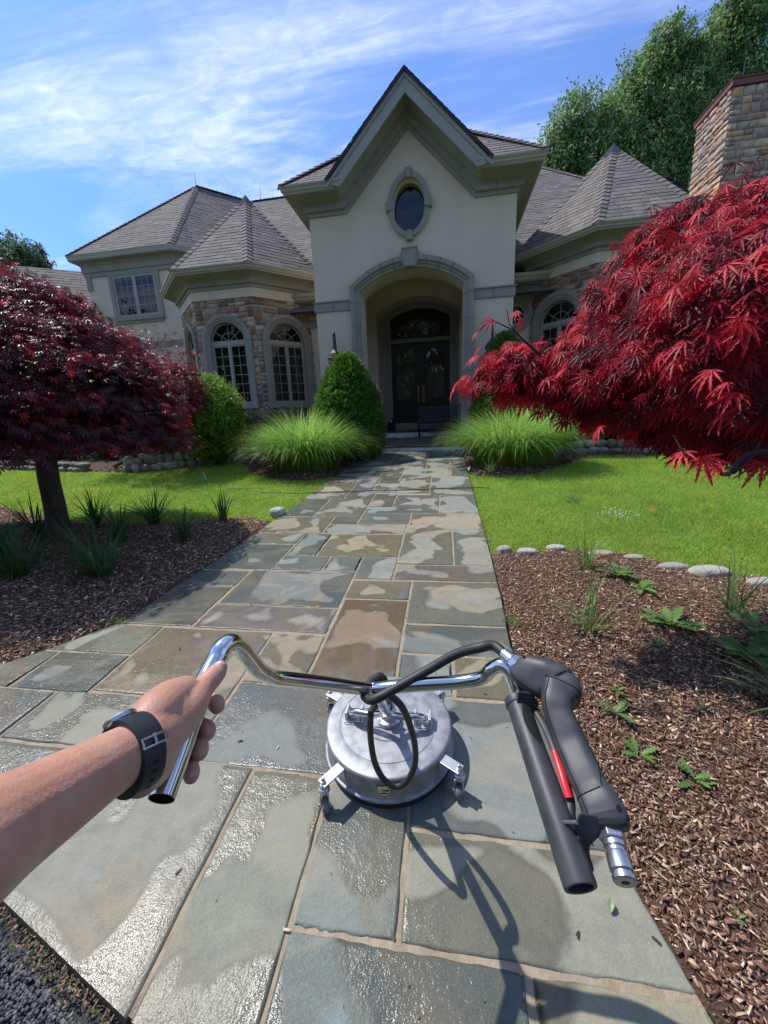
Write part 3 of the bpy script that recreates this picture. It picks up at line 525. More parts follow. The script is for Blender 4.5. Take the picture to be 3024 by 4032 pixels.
# ------------------------------------------------------------------ the house
house = empty('house', (-0.8, 10.3, 0.8), 'beige stucco house with steep gabled entrance tower, stone turrets and grey shingle roofs', 'house')
def shingles(name, poly, parent=house, expo=0.165, tab=0.30, tone=(0.158, 0.138, 0.122), seed=1):
    """courses of real tabs on a convex planar polygon"""
    rg = np.random.default_rng(seed); P = [np.array(p, float) for p in poly]; nrm = _n(np.cross(P[1] - P[0], P[2] - P[0]))
    for i in range(2, len(P) - 1):
        pass
    if nrm[2] < 0: nrm = -nrm
    hx = _n(np.cross(nrm, [0, 0, 1])); up = np.cross(nrm, hx); up = up if up[2] > 0 else -up; hx = np.cross(up, nrm)
    o = P[0]; A = np.array([[(p - o) @ hx, (p - o) @ up] for p in P]); lo, hi = A.min(0), A.max(0)
    V, Fc, C = [], [], []; y = lo[1] - 0.02; row = 0
    while y < hi[1]:
        x = lo[0] - rg.uniform(0, tab)
        while x < hi[0]:
            w = tab * rg.choice([0.55, 0.8, 1.0, 1.25]) ; e = expo + 0.06; dy = rg.choice([0, 0, -0.012]); th = rg.uniform(0.010, 0.017)
            k = len(V); c = np.array(tone) * rg.uniform(0.78, 1.22) * (1 + rg.normal(0, .03, 3))
            for (a, b, h) in ((x, y + dy, th), (x + w - 0.006, y + dy, th), (x + w - 0.006, y + e, 0.003), (x, y + e, 0.003), (x, y + dy, 0.0), (x + w - 0.006, y + dy, 0.0)):
                V.append(o + hx * a + up * b + nrm * h); C.append(c)
            Fc += [(k, k + 1, k + 2, k + 3), (k + 4, k + 5, k + 1, k)]; x += w
        y += expo; row += 1
    bm = bmesh.new(); lay = bm.verts.layers.float_color.new('col'); vs = []
    for v, c in zip(V, C): q = bm.verts.new(v); q[lay] = (*c, 1); vs.append(q)
    for f in Fc: bm.faces.new([vs[i] for i in f])
    cen = sum(P) / len(P)
    for i in range(len(P)):
        a, b = P[i], P[(i + 1) % len(P)]; pn = np.cross(b - a, nrm); pn = pn if (cen - a) @ pn < 0 else -pn
        bmesh.ops.bisect_plane(bm, geom=bm.verts[:] + bm.edges[:] + bm.faces[:], plane_co=a, plane_no=pn, clear_outer=True)
    us = [bm.verts.new(p - nrm * 0.006) for p in P]; us2 = [bm.verts.new(p - nrm * 0.05) for p in P]
    for u in us + us2: u[lay] = (0.05, 0.045, 0.045, 1)
    bm.faces.new(us); bm.faces.new(us2[::-1])
    for i in range(len(P)): j = (i + 1) % len(P); bm.faces.new((us[i], us2[i], us2[j], us[j]))
    b_ = Vector(base_of(parent)); bmesh.ops.translate(bm, verts=bm.verts, vec=-b_)
    me = bpy.data.meshes.new(name); bm.to_mesh(me); bm.free(); return link(name, me, M['shingle'], parent)
def hipcaps(mb, a, b, nrm, w=0.15, tone=(0.158, 0.138, 0.122), seed=1):
    rg = np.random.default_rng(seed); a = np.array(a, float); b = np.array(b, float); L = np.linalg.norm(b - a); d = (b - a) / L; nrm = np.array(nrm, float); nrm = _n(nrm - d * (nrm @ d)); s_ = np.cross(d, nrm)
    t = 0.0; drop = 0.62
    while t < L - 0.05:
        e = min(0.24, L - t); c = tuple(np.array(tone) * rg.uniform(0.8, 1.2)); p0 = a + d * t; p1 = a + d * (t + e)
        V = [p0 + nrm * 0.045, p0 + s_ * w * 0.85 + nrm * (0.045 - w * drop * .55), p1 + s_ * w * .8 + nrm * (0.024 - w * drop * .55), p1 + nrm * 0.026, p0 - s_ * w * 0.85 + nrm * (0.045 - w * drop * .55), p1 - s_ * w * .8 + nrm * (0.024 - w * drop * .55)]
        V += [v - nrm * 0.016 for v in V]
        mb.add(V, [(0, 1, 2, 3), (4, 0, 3, 5), (0, 6, 7, 1), (4, 10, 6, 0), (1, 7, 8, 2), (10, 4, 5, 11)], c); t += 0.19
STPAL = np.array([(.46, .25, .13), (.38, .19, .11), (.52, .33, .18), (.30, .155, .09), (.42, .35, .26), (.26, .19, .17), (.50, .42, .31), (.56, .40, .23), (.21, .14, .13), (.43, .24, .14), (.48, .30, .17)])
def veneer(name, faces, parent, pal=STPAL, hole=None, seed=2, hmin=0.10, hmax=0.24, wmin=0.16, wmax=0.46, tone=1.0):
    """laid stones; faces = [(Frame, a0, a1, z0, z1, hole function)]"""
    rg = np.random.default_rng(seed); Vs, Fs, Cs = [], [], []; k = 0; g = 6
    for (fr, a0, a1, z0, z1, hole) in faces:
        z = z0
        while z < z1 - 0.02:
            h = rg.uniform(hmin, hmax); h = h if z + h < z1 - 0.07 else z1 - z; x = a0 + 0.0
            while x < a1 - 0.01:
                w = rg.uniform(wmin, wmax) * (0.8 + h * 1.5); w = w if x + w < a1 - 0.09 else a1 - x
                parts = [(x, w, z, h)]
                if h > 0.17 and rg.uniform() < 0.45: q = rg.uniform(.4, .6); parts = [(x, w, z, h * q), (x, w, z + h * q, h * (1 - q))]
                elif w > 0.4 and rg.uniform() < .3: parts = [(x, w * .5, z, h), (x + w * .5, w * .5, z, h)]
                for (xx, ww, zz, hh) in parts:
                    if not (hole and hole(xx + ww / 2, zz + hh / 2) < -0.02):
                        m_ = 0.006; u = np.linspace(0, 1, g); U, W = np.meshgrid(u, u); jit = rg.normal(0, 0.006, (2, 2, 2))
                        A = xx + m_ + U * (ww - 2 * m_) + (jit[0, 0, 0] * (1 - U) + jit[0, 0, 1] * U) * (W - .5) * 1.4; Z = zz + m_ + W * (hh - 2 * m_) + (jit[0, 1, 0] * (1 - W) + jit[0, 1, 1] * W) * (U - .5) * 1.8
                        A = np.clip(A, a0, a1)
                        e = np.minimum(np.minimum(U, 1 - U) * ww, np.minimum(W, 1 - W) * hh); O = 0.004 + (0.026 + rg.uniform(0, 0.018)) * np.clip(e / 0.025, 0, 1) ** 0.5 + 0.006 * rg.normal(size=U.shape) * (e > 0)
                        P = fr.o[None, None] + fr.r * A[..., None] + fr.n * O[..., None]; V = np.concatenate([P, Z[..., None]], -1).reshape(-1, 3)
                        i = np.arange(g - 1)[:, None] * g + np.arange(g - 1)[None]; Q = np.stack([i, i + 1, i + g + 1, i + g], -1).reshape(-1, 4)
                        if hole: dd = np.array([hole(a, b) for a, b in zip(A.ravel(), Z.ravel())]); Q = Q[(dd[Q] > -0.03).all(1)]
                        c = pal[rg.integers(len(pal))] * rg.uniform(0.8, 1.15) * tone
                        Vs.append(V); Fs.append(Q + k); Cs.append(np.tile(c, (len(V), 1))); k += len(V)
                x += w
            z += h
    return np_mesh(name, np.concatenate(Vs), [np.concatenate(Fs)], M['stone'], parent, np.concatenate(Cs), smooth=True)
def wallcols(mb, fr, xs, lo, hi, holes=(), out=0.0):
    """a wall face in columns, following curved edges and holes"""
    for a, b in zip(xs[:-1], xs[1:]):
        segs = [[(lo(a), lo(b)), (hi(a), hi(b))]]
        for hf in holes:
            ha, hb = hf(a + 1e-6), hf(b - 1e-6)
            if ha is None and hb is None: continue
            ha = ha or (hb[0] / 2 + hb[1] / 2,) * 2; hb = hb or (ha[0] / 2 + ha[1] / 2,) * 2; new = []
            for (l, h) in segs:
                if (ha[1] + hb[1]) / 2 <= (l[0] + l[1]) / 2 or (ha[0] + hb[0]) / 2 >= (h[0] + h[1]) / 2: new.append([l, h]); continue
                if (ha[0] + hb[0]) / 2 > (l[0] + l[1]) / 2: new.append([l, (ha[0], hb[0])])
                if (ha[1] + hb[1]) / 2 < (h[0] + h[1]) / 2: new.append([(ha[1], hb[1]), h])
            segs = new
        for (l, h) in segs: mb.add([fr.p(a, l[0], out), fr.p(b, l[1], out), fr.p(b, h[1], out), fr.p(a, h[0], out)], [(0, 1, 2, 3)])
def arc_pts(hw, zs, rise, n=24):
    """segmental or round arch outline from left spring to right spring"""
    R = (hw * hw + rise * rise) / (2 * rise); zc = zs + rise - R; t0 = math.asin(min(hw / R, 1)); t0 = math.pi - t0 if rise > hw + 1e-6 else t0
    return [(R * math.sin(t), zc + R * math.cos(t)) for t in np.linspace(-t0, t0, n)]
def arc_z(hw, zs, rise):
    R = (hw * hw + rise * rise) / (2 * rise); zc = zs + rise - R
    return lambda x: zc + math.sqrt(max(R * R - x * x, 0))

def joints(mb, path, fr, at_, w0, w1, out, wid=0.007):
    """thin dark joint lines across a moulding"""
    for t in at_:
        i = min(int(t * (len(path) - 1)), len(path) - 2); a, b = np.array(path[i]), np.array(path[i + 1]); p = a + (b - a) * (t * (len(path) - 1) - i); d = _n(b - a); nn = np.array([-d[1], d[0]])
        q = [p + nn * w0 - d * wid / 2, p + nn * w0 + d * wid / 2, p + nn * w1 + d * wid / 2, p + nn * w1 - d * wid / 2]
        mb.add([fr.p(*v, out) for v in q], [(0, 1, 2, 3)])

# --- arched window on a wall frame
def arched_window(fr, hw, z0, zs, parent, rows=5, label=None, sub='window', curtains=True, recess=0.10, simple=False):
    rise = hw; arc = arc_pts(hw, zs, rise, 28)
    w = empty(sub, fr.p(0, z0, 0)); w.parent = parent; w.location = Vector(np.array(fr.p(0, z0, 0)) - base_of(parent)); WL[w.name] = np.array(fr.p(0, z0, 0))
    path = [(-hw, z0)] + [(-hw, zs)] + arc[1:-1] + [(hw, zs), (hw, z0)]
    sur = MB(); prof = [(0.0, -recess), (0.0, 0.05), (0.045, 0.05), (0.055, 0.075), (0.10, 0.075), (0.112, 0.10), (0.205, 0.10), (0.212, 0.085), (0.212, -0.02)]
    sweep(sur, path, prof, fr.sw(), side=1)
    sur.box((-hw - 0.24, 0, z0 - 0.13), (hw + 0.24, 1, z0 - 0.0), fn=lambda x, y, z: fr.p(x, z, 0.13 if y < 0.5 else -recess))
    jm = sur; sur.mi = 1
    for zz in np.arange(z0 + 0.45, zs - 0.05, 0.48): 
        for sg in (-1, 1): jm.box((min(sg * (hw + 0.113), sg * (hw + 0.204)), 0, zz), (max(sg * (hw + 0.113), sg * (hw + 0.204)), 1, zz + 0.006), fn=lambda x, y, z: fr.p(x, z, 0.1025 if y < .5 else 0.095))
    for t in (0.0, 0.24, 0.5, 0.76, 1.0):
        th = math.pi * t; 
        d = np.array([-math.cos(th), math.sin(th)]); nn = np.array([-d[1], d[0]]) * 0.0035; c0 = np.array([0, zs])
        jm.add([fr.p(*(c0 + d * (hw + 0.113) + nn), 0.102), fr.p(*(c0 + d * (hw + 0.113) - nn), 0.102), fr.p(*(c0 + d * (hw + 0.204) - nn), 0.102), fr.p(*(c0 + d * (hw + 0.204) + nn), 0.102)], [(0, 1, 2, 3)])
    sur.build('surround', [M['trim'], M['groove']], w, bevel=0.006, recalc=False)
    f = MB(); f.prism([fr.p(-hw, z0 + 0.0, -0.055), fr.p(hw, z0, -0.055), fr.p(hw, z0 + 0.07, -0.055), fr.p(-hw, z0 + 0.07, -0.055)], np.append(-fr.n * 0.05, 0))
    def bar(a0, a1, b0, b1, o0=-0.05, o1=-0.10): f.box((a0, 0, b0), (a1, 1, b1), fn=lambda x, y, z: fr.p(x, z, o0 if y < .5 else o1))
    fw = 0.036
    bar(-hw, -hw + fw, z0 + 0.07, zs + .0); bar(hw - fw, hw, z0 + 0.07, zs); bar(-hw + fw, hw - fw, zs - 0.06, zs + 0.06, -0.045); bar(-0.03, 0.03, z0 + 0.07, zs - 0.06, -0.047)
    for sg in (-1, 1):
        bar(min(sg * 0.03, sg * 0.055), max(sg * 0.03, sg * 0.055), z0 + 0.07, zs - .06, -0.062); bar(min(sg * (hw - fw), sg * (hw - fw - .022)), max(sg * (hw - fw), sg * (hw - fw - .022)), z0 + .07, zs - .06, -0.062)
        bar(min(sg * .055, sg * (hw - fw - .022)), max(sg * .055, sg * (hw - fw - .022)), zs - .10, zs - .06, -0.0625)
    pa = arc_pts(hw, zs, rise, 28); sweep(f, pa, [(-fw, -0.10), (-fw, -0.05), (0, -0.05), (0, -0.10)], fr.sw(), side=1)
    f.build('frame', M['winframe'], w, bevel=0.003)
    mu = MB(); mw = 0.0065
    def mbar(p, q, o=-0.083):
        p, q = np.array(p), np.array(q); d = _n(q - p); nn = np.array([-d[1], d[0]]) * mw
        mu.prism([fr.p(*(p + nn), o), fr.p(*(q + nn), o), fr.p(*(q - nn), o), fr.p(*(p - nn), o)], np.append(-fr.n * 0.012, 0))
    for sg in (-1, 1):
        xm = sg * (0.055 + (hw - fw - .022)) / 2; mbar((xm, z0 + .07), (xm, zs - .1), -0.0815)
        for i in range(1, rows + 1):
            zz = z0 + .07 + (zs - .1 - z0 - .07) * i / (rows + 1); mbar((sg * .055, zz), (sg * (hw - fw - .022), zz))
    r0 = (hw - fw) * 0.5
    for th in (40, 90, 140):
        d = np.array([math.cos(math.radians(th)), math.sin(math.radians(th))]); mbar((d[0] * 0.02, zs + .06 + d[1] * 0.0), (d[0] * (hw - fw), zs + d[1] * (hw - fw)), -0.0815)
    sweep(mu, [(r0 * math.cos(t), zs + .03 + r0 * math.sin(t)) for t in np.linspace(0.06, math.pi - 0.06, 16)], [(-mw, -0.094), (-mw, -0.083), (mw, -0.083), (mw, -0.094)], fr.sw())
    mu.build('muntin', M['winframe'], w)
    g = MB(); k = [fr.p(a, b, -0.09) for a, b in [(-hw + .01, z0 + .05)] + [(hw - .01, z0 + .05)] + [(x * .98, z) for x, z in arc[::-1]]]; g.add(k, [tuple(range(len(k)))]); g.build('pane', M['glass'], w, recalc=False)
    bk = MB(); bx = hw + .1; bk.box((-bx, 0, z0 - .1), (bx, 1, zs + hw + .1), fn=lambda x, y, z: fr.p(x, z, -0.125 if y < .5 else -0.95)); bk.F = [q for q in bk.F if q != bk.F[2]]; bk.build('interior', M['darkroom'], w, recalc=False)
    if curtains:
        cu = MB(); 
        for (c0, c1) in ((-hw + .02, -hw * .45), (hw * .42, hw - .02)):
            n = 40; xs = np.linspace(c0, c1, n); V = []; 
            for x in xs:
                o_ = -0.30 + 0.028 * math.sin(x * 95 + 2 * math.sin(x * 21)); V += [fr.p(x, z0 + .02, o_), fr.p(x, zs + .02 + 0.2 * hw, o_ * 1.0)]
            cu.add(V, [(2 * i, 2 * i + 2, 2 * i + 3, 2 * i + 1) for i in range(n - 1)])
        cu.build('curtain', M['curtain'], w, smooth=True, recalc=False)
    return w

# --- entrance tower
TX, TY, TW = -0.8, 10.3, 2.41
fT = Frame(TX, TY, 0.0); GB = 0.55
AH, ZS, AR = 1.26, 4.545, 0.435; az = arc_z(AH, ZS, AR)
walltop = lambda x: 6.25 + max(0, 1.48 - abs(x))
ov = lambda x: (6.265 - 0.545 * math.sqrt(max(0, 1 - (x / 0.37) ** 2)), 6.265 + 0.545 * math.sqrt(max(0, 1 - (x / 0.37) ** 2))) if abs(x) < 0.37 else None
xs = sorted(set([-TW, -1.48, 1.48, TW, 0.0] + list(np.linspace(-AH, AH, 41).round(4)) + list(np.linspace(-0.37, 0.37, 25).round(4))))
w = MB()
wallcols(w, fT, xs, lambda x: GB, lambda x: walltop(x) + 0.30, [lambda x: (GB - 1, az(x)) if abs(x) < AH else None, ov])
# sides, reveals of the arch (0.7 deep), oval reveal
for sg in (-1, 1):
    X = TX + sg * TW; w.add([(X, TY, GB), (X, 16.5, GB), (X, 16.5, 6.75), (X, TY, 6.75)], [(0, 1, 2, 3)])
arc = arc_pts(AH, ZS, AR, 41); rv = [(-AH, GB)] + arc + [(AH, GB)]
for p, q in zip(rv[:-1], rv[1:]): w.add([fT.p(*p, 0), fT.p(*q, 0), fT.p(*q, -0.7), fT.p(*p, -0.7)], [(0, 1, 2, 3)])
oe = [(0.37 * math.sin(t), 6.265 + 0.545 * math.cos(t)) for t in np.linspace(0, 2 * math.pi, 49)]
for p, q in zip(oe[:-1], oe[1:]): w.add([fT.p(*p, 0), fT.p(*q, 0), fT.p(*q, -0.35), fT.p(*p, -0.35)], [(0, 1, 2, 3)])
# back of the front wall, porch room: side walls (left one with an open arch), ceiling vault, inner wall with arch
fB = Frame(TX, TY + 0.7, 0.0); wallcols(w, fB, sorted(set([-2.1, 2.1] + list(np.linspace(-AH, AH, 41).round(4)))), lambda x: GB, lambda x: 5.6, [lambda x: (GB - 1, az(x)) if abs(x) < AH else None])
fI = Frame(TX + 0.02, 12.3, 0.0); IH, IZ, IR = 1.22, 4.52, 0.40; iz = arc_z(IH, IZ, IR)
wallcols(w, fI, sorted(set([-2.1, 2.1] + list(np.linspace(-IH, IH, 41).round(4)))), lambda x: GB, lambda x: 5.6, [lambda x: (GB - 1, iz(x)) if abs(x) < IH else None])
ri = [(-IH, GB)] + arc_pts(IH, IZ, IR, 41) + [(IH, GB)]
for p, q in zip(ri[:-1], ri[1:]): w.add([fI.p(*p, 0), fI.p(*q, 0), fI.p(*q, -0.62), fI.p(*p, -0.62)], [(0, 1, 2, 3)])
w.add([(TX - 2.1, 11.0, 5.25), (TX + 2.1, 11.0, 5.25), (TX + 2.1, 12.3, 5.25), (TX - 2.1, 12.3, 5.25)], [(0, 1, 2, 3)])
fL = Frame(TX - 1.62, 11.65, math.pi / 2); fR = Frame(TX + 1.62, 11.65, -math.pi / 2); sa = arc_z(0.44, 3.95, 0.44)
wallcols(w, fR, [-0.66, 0.66], lambda x: GB, lambda x: 5.25)
wallcols(w, fL, sorted(set([-.66, .66] + list(np.linspace(-.44, .44, 21).round(4)))), lambda x: GB, lambda x: 5.25, [lambda x: (2.2, sa(x)) if abs(x) < .44 else None])
sl = [(-.44, 2.2)] + arc_pts(.44, 3.95, .44, 21) + [(.44, 2.2), (-.44, 2.2)]
for p, q in zip(sl[:-1], sl[1:]): w.add([fL.p(*p, 0), fL.p(*q, 0), fL.p(*q, -0.79), fL.p(*p, -0.79)], [(0, 1, 2, 3)])
w.build('tower_wall', M['stucco'], house, recalc=False)
# cornice and rake trim
GE = 1.62
tp = MB(); profC = [(-0.02, 6.25), (0.035, 6.25), (0.035, 6.335), (0.10, 6.345), (0.10, 6.50), (0.16, 6.53), (0.22, 6.565), (0.44, 6.565), (0.44, 6.62), (-0.02, 6.62)]
xy = lambda q, h: (q[0], q[1], h)
for sg in (-1, 1):
    pa = [(TX + sg * TW, 16.0), (TX + sg * TW, TY), (TX + sg * GE, TY)]; sweep(tp, pa, profC, xy, side=1 if sg > 0 else -1)
    tp.V = tp.V
rk = [(-GE, 6.25), (-1.48, 6.25), (0, 7.73), (1.48, 6.25), (GE, 6.25)]
sweep(tp, rk, [(0.0, -0.02), (0.0, 0.035), (0.085, 0.035), (0.095, 0.10), (0.25, 0.10), (0.28, 0.16), (0.315, 0.22), (0.315, 0.46), (0.37, 0.46), (0.37, -0.02)], fT.sw(), side=1)
jm = tp; jm.mi = 1
for sg in (-1, 1):
    for xx in (1.95,): jm.box((sg * xx - .004, 0, 6.34), (sg * xx + .004, 1, 6.5), fn=lambda x, y, z: fT.p(x, z, 0.1015 if y < .5 else 0.09))
    for t in (0.28, 0.62, 0.9):
        p = np.array([sg * (1.48 - 1.48 * t), 6.25 + 1.48 * t]); nn = np.array([sg * .7071, .7071]); dd = np.array([-sg * .7071, .7071]) * .004
        jm.add([fT.p(*(p + nn * .10 - dd), .1015), fT.p(*(p + nn * .10 + dd), .1015), fT.p(*(p + nn * .25 + dd), .1015), fT.p(*(p + nn * .25 - dd), .1015)], [(0, 1, 2, 3)])
tp.build('tower_cornice', [M['trim'], M['groove']], house, recalc=False)
fa = MB()                                                                   # rake fascia boards
fz = lambda x: 8.08 - abs(x); ft = lambda x: 8.44 - abs(x) * 0.995
for sg in (-1, 1):
    P = [fT.p(0, fz(0), .5), fT.p(sg * 1.50, fz(1.50), .5), fT.p(sg * 1.62, 6.60, .5), fT.p(sg * 1.80, 6.66, .5), fT.p(0, ft(0), .5)]
    fa.prism(P, (0, 0.045, 0)); P = [fT.p(0, ft(0) - .09, .525), fT.p(sg * 1.78, ft(1.78) - .09, .525), fT.p(sg * 1.86, ft(1.86), .525), fT.p(0, ft(0) + .02, .525)]; fa.prism(P, (0, 0.024, 0))
fa.build('rake_fascia', M['fascia'], house, recalc=True)
profG = [(0.40, 6.575), (0.445, 6.575), (0.455, 6.60), (0.485, 6.63), (0.485, 6.655), (0.52, 6.70), (0.52, 6.735), (0.505, 6.735), (0.505, 6.69), (0.40, 6.69)]
for sg in (-1, 1): gu = MB(); sweep(gu, [(TX + sg * TW, 16.0), (TX + sg * TW, TY), (TX + sg * (1.50 if sg > 0 else 1.50), TY)], profG, xy, side=1 if sg > 0 else -1); gu.build('tower_gutter', M['gutter'], house)
# tower roof
EX, EY, EZ = TW + 0.5, TY - 0.5, 6.73; AP = (TX, EY + 2.91, EZ + 2.91 * 0.92)
for sg in (-1, 1):
    shingles('tower_roof', [(TX + sg * EX, EY, EZ), (TX + sg * 1.83, EY, EZ), (TX, 11.80, 8.52), AP], seed=5 + sg)
    shingles('tower_roof', [(TX + sg * EX, EY, EZ), (TX + sg * EX, 17.0, EZ), (TX, 17.0, AP[2]), AP], seed=15 + sg)
    shingles('gable_roof', [(TX + sg * 1.83, EY - .06, EZ - .02), (TX, EY - .06, 8.49), (TX, 11.8, 8.52), (TX + sg * 1.83, 9.86, EZ + .02)], seed=25 + sg)
hc = MB()
for sg in (-1, 1): hipcaps(hc, (TX + sg * EX, EY, EZ), AP, (sg * .3, -.3, 1), seed=3 + sg)
hc.build('ridge_cap', M['shingle'], house, recalc=False); 
# arch surround with keystone, band course
ar = MB(); ap = [(-AH, 1.0)] + arc_pts(AH, ZS, AR, 33) + [(AH, 1.0)]
sweep(ar, ap, [(0.0, -0.03), (0.0, 0.03), (0.06, 0.035), (0.07, 0.06), (0.115, 0.06), (0.13, 0.085), (0.135, 0.115), (0.235, 0.115), (0.235, -0.02)], fT.sw())
jm = ar; jm.mi = 1; R_arc = (AH * AH + AR * AR) / (2 * AR); zc = ZS + AR - R_arc
for th in (-27, -18.6, -10.2, 10.2, 18.6, 27):
    d = np.array([math.sin(math.radians(th)), math.cos(math.radians(th))]); nn = np.array([d[1], -d[0]]) * .006; c0 = np.array([0, zc])
    for (r0, r1, o) in ((.0, .062, .0365), (.07, .115, .0615), (.135, .235, .1165)): jm.add([fT.p(*(c0 + d * (R_arc + r0) + nn), o), fT.p(*(c0 + d * (R_arc + r0) - nn), o), fT.p(*(c0 + d * (R_arc + r1) - nn), o), fT.p(*(c0 + d * (R_arc + r1) + nn), o)], [(0, 1, 2, 3)])
for zz in (1.9, 2.55, 3.2, 3.75, 4.30):
    for sg in (-1, 1):
        for (r0, r1, o) in ((.0, .062, .0365), (.07, .115, .0615), (.135, .235, .1165)):
            a0, a1 = sorted((sg * (AH + r0), sg * (AH + r1))); jm.add([fT.p(a0, zz, o), fT.p(a1, zz, o), fT.p(a1, zz + .009, o), fT.p(a0, zz + .009, o)], [(0, 1, 2, 3)])
arch = ar.build('arch_surround', [M['trim'], M['groove']], house, bevel=0.004, recalc=False)
ks = MB()
for (b, t, z0, z1, o0, o1) in ((.10, .17, 4.965, 5.33, .12, .17), (.15, .235, 4.955, 5.26, 0.0, .135), (.125, .20, 4.96, 5.30, 0, .152)): ks.prism([fT.p(-b, z0, o0), fT.p(b, z0, o0), fT.p(t, z1, o0), fT.p(-t, z1, o0)], (0, -(o1 - o0), 0))
ks.prism([fT.p(-.185, 5.33, 0), fT.p(.185, 5.33, 0), fT.p(.185, 5.365, 0), fT.p(-.185, 5.365, 0)], (0, -.185, 0))
ks.build('keystone', M['trim'], arch, bevel=0.004)
for sg in (-1, 1):
    bd = MB(); a0, a1 = sorted((sg * (AH + .238), sg * (TW + .035)))
    bd.box((a0, 0, 4.17), (a1, 1, 4.37), fn=lambda x, y, z: fT.p(x, z, .035 if y < .5 else -0.01)); a0, a1 = sorted((sg * (AH + .238), sg * (TW + .06))); bd.box((a0, 0, 4.371), (a1, 1, 4.40), fn=lambda x, y, z: fT.p(x, z, .06 if y < .5 else -0.01))
    bd.box((TX + sg * TW - (.035 if sg < 0 else -.001), TY + .012, 4.17), (TX + sg * TW + (.035 if sg > 0 else -.001), 12.2, 4.37)); x = sg * 1.95; bd.mi = 1
    bd.add([fT.p(x - .004, 4.17, .0365), fT.p(x + .004, 4.17, .0365), fT.p(x + .004, 4.37, .0365), fT.p(x - .004, 4.37, .0365)], [(0, 1, 2, 3)]); bd.build('band_course', [M['trim'], M['groove']], house, recalc=False)
# oval window
ow = empty('oval_window', fT.p(0, 6.265, 0)); ow.parent = house; ow.location = Vector(np.array(fT.p(0, 6.265, 0)) - base_of(house)); WL[ow.name] = np.array(fT.p(0, 6.265, 0))
o_ = MB(); sweep(o_, [(0.37 * math.sin(t), 6.265 + 0.545 * math.cos(t)) for t in np.linspace(0, 2 * math.pi, 48, endpoint=False)], [(0.0, -0.02), (0.0, 0.05), (0.012, 0.062), (0.105, 0.062), (0.115, 0.05), (0.115, -0.01)], fT.sw(), closed=True)
o_.build('surround', M['trim'], ow, smooth=True)
for (dx, dz, sx, sz) in ((0, .60, 0, 1), (0, -.60, 0, -1), (-.43, 0, -1, 0), (.43, 0, 1, 0)):
    k = MB()
    if sz: k.prism([fT.p(-.055, 6.265 + sz * .52, 0), fT.p(.055, 6.265 + sz * .52, 0), fT.p(.09, 6.265 + sz * .72, 0), fT.p(-.09, 6.265 + sz * .72, 0)], (0, -.095, 0))
    else: k.prism([fT.p(sx * .36, 6.265 - .07, 0), fT.p(sx * .36, 6.265 + .07, 0), fT.p(sx * .535, 6.265 + .10, 0), fT.p(sx * .535, 6.265 - .10, 0)], (0, -.095, 0))
    k.build('keystone', M['trim'], ow, bevel=0.004)
k = MB(); e = [fT.p(0.37 * math.sin(t), 6.265 + 0.545 * math.cos(t), -.2) for t in np.linspace(0, 2 * math.pi, 48, endpoint=False)]; k.add(e, [tuple(range(48))]); k.build('pane', M['glass'], ow, recalc=False)
k = MB(); k.box((-.6, 0, 5.5), (.6, 1, 7.0), fn=lambda x, y, z: fT.p(x, z, -.36 if y < .5 else -.9)); k.F = k.F[:2] + k.F[3:]; k.build('interior', M['darkroom'], ow, recalc=False)
# --- porch: steps, pier bases, doors
st = MB(); y1 = 9.42
st.box((TX - 1.55, y1, 0.60), (TX + 1.6, 11.2, 0.785)); st.box((TX - 1.26, 11.2, 0.60), (TX + 1.26, 12.32, 0.86)); st.box((TX - 1.2, 12.33, .6), (TX + 1.2, 12.9, 1.06))
st.build('step_riser', M['stone'], house)
def pave(name, x0, x1, y0, y1, zf, th, cuts, parent):
    rg = np.random.default_rng(4); Vs, Fs, Cs, Us = [], [], [], []; k = 0
    for (a0, a1, b0, b1) in cuts:
        X0, X1, Y0, Y1 = x0 + a0 * (x1 - x0), x0 + a1 * (x1 - x0), y0 + b0 * (y1 - y0), y0 + b1 * (y1 - y0); g = .004
        c8 = [(x, y, zf(y) - dz) for dz in (th, 0) for (x, y) in ((X0 + g, Y0 + g), (X1 - g, Y0 + g), (X1 - g, Y1 - g), (X0 + g, Y1 - g))]
        V = np.array(c8); Q = np.array([(0, 3, 2, 1), (4, 5, 6, 7), (0, 1, 5, 4), (1, 2, 6, 5), (2, 3, 7, 6), (3, 0, 4, 7)]); Vs.append(V); Fs.append(Q + k); k += 8
        Cs.append(np.tile(np.array([BL, GR, TN, BR][rg.integers(4)]) * .85, (8, 1))); Us.append(np.tile([0.1, 0.1, -.3], (8, 1)))
    return np_mesh(name, np.concatenate(Vs), [np.concatenate(Fs)], M['path'], parent, np.concatenate(Cs), attrs={'suv': np.concatenate(Us)})
pave('step_tread', TX - 1.6, TX + 1.65, y1 - .04, 12.36, lambda y: 0.835 + max(0, y - 9.4) * 0.028, .045, [(0, .4, 0, .3), (.4, .75, 0, .22), (.75, 1, 0, .35), (0, .3, .3, .65), (.3, .75, .3, .6), (.4, .75, .22, .3), (.75, 1, .35, .8), (0, .3, .65, 1), (.3, .75, .6, 1), (.75, 1, .8, 1)], house)
pave('step_tread', TX - 1.2, TX + 1.2, 12.29, 12.92, lambda y: 1.115, .045, [(0, .45, 0, 1), (.45, 1, 0, 1)], house)
for sg in (-1, 1):
    pb = MB(); xa, xb = TX + .02 + sg * (IH - .02), TX + .02 + sg * (IH + .42); x0, x1 = sorted((xa, xb))
    for i, (z0, z1) in enumerate(((.90, 1.18), (1.186, 1.50), (1.506, 1.82))): pb.box((x0, 12.24, z0), (x1, 12.9, z1))
    pb.box((min(xa - .02 * sg, xb), 12.215, 1.826), (max(xa - .02 * sg, xb), 12.9, 1.87))
    pb.build('pier_base', M['trim'], house, bevel=0.006)
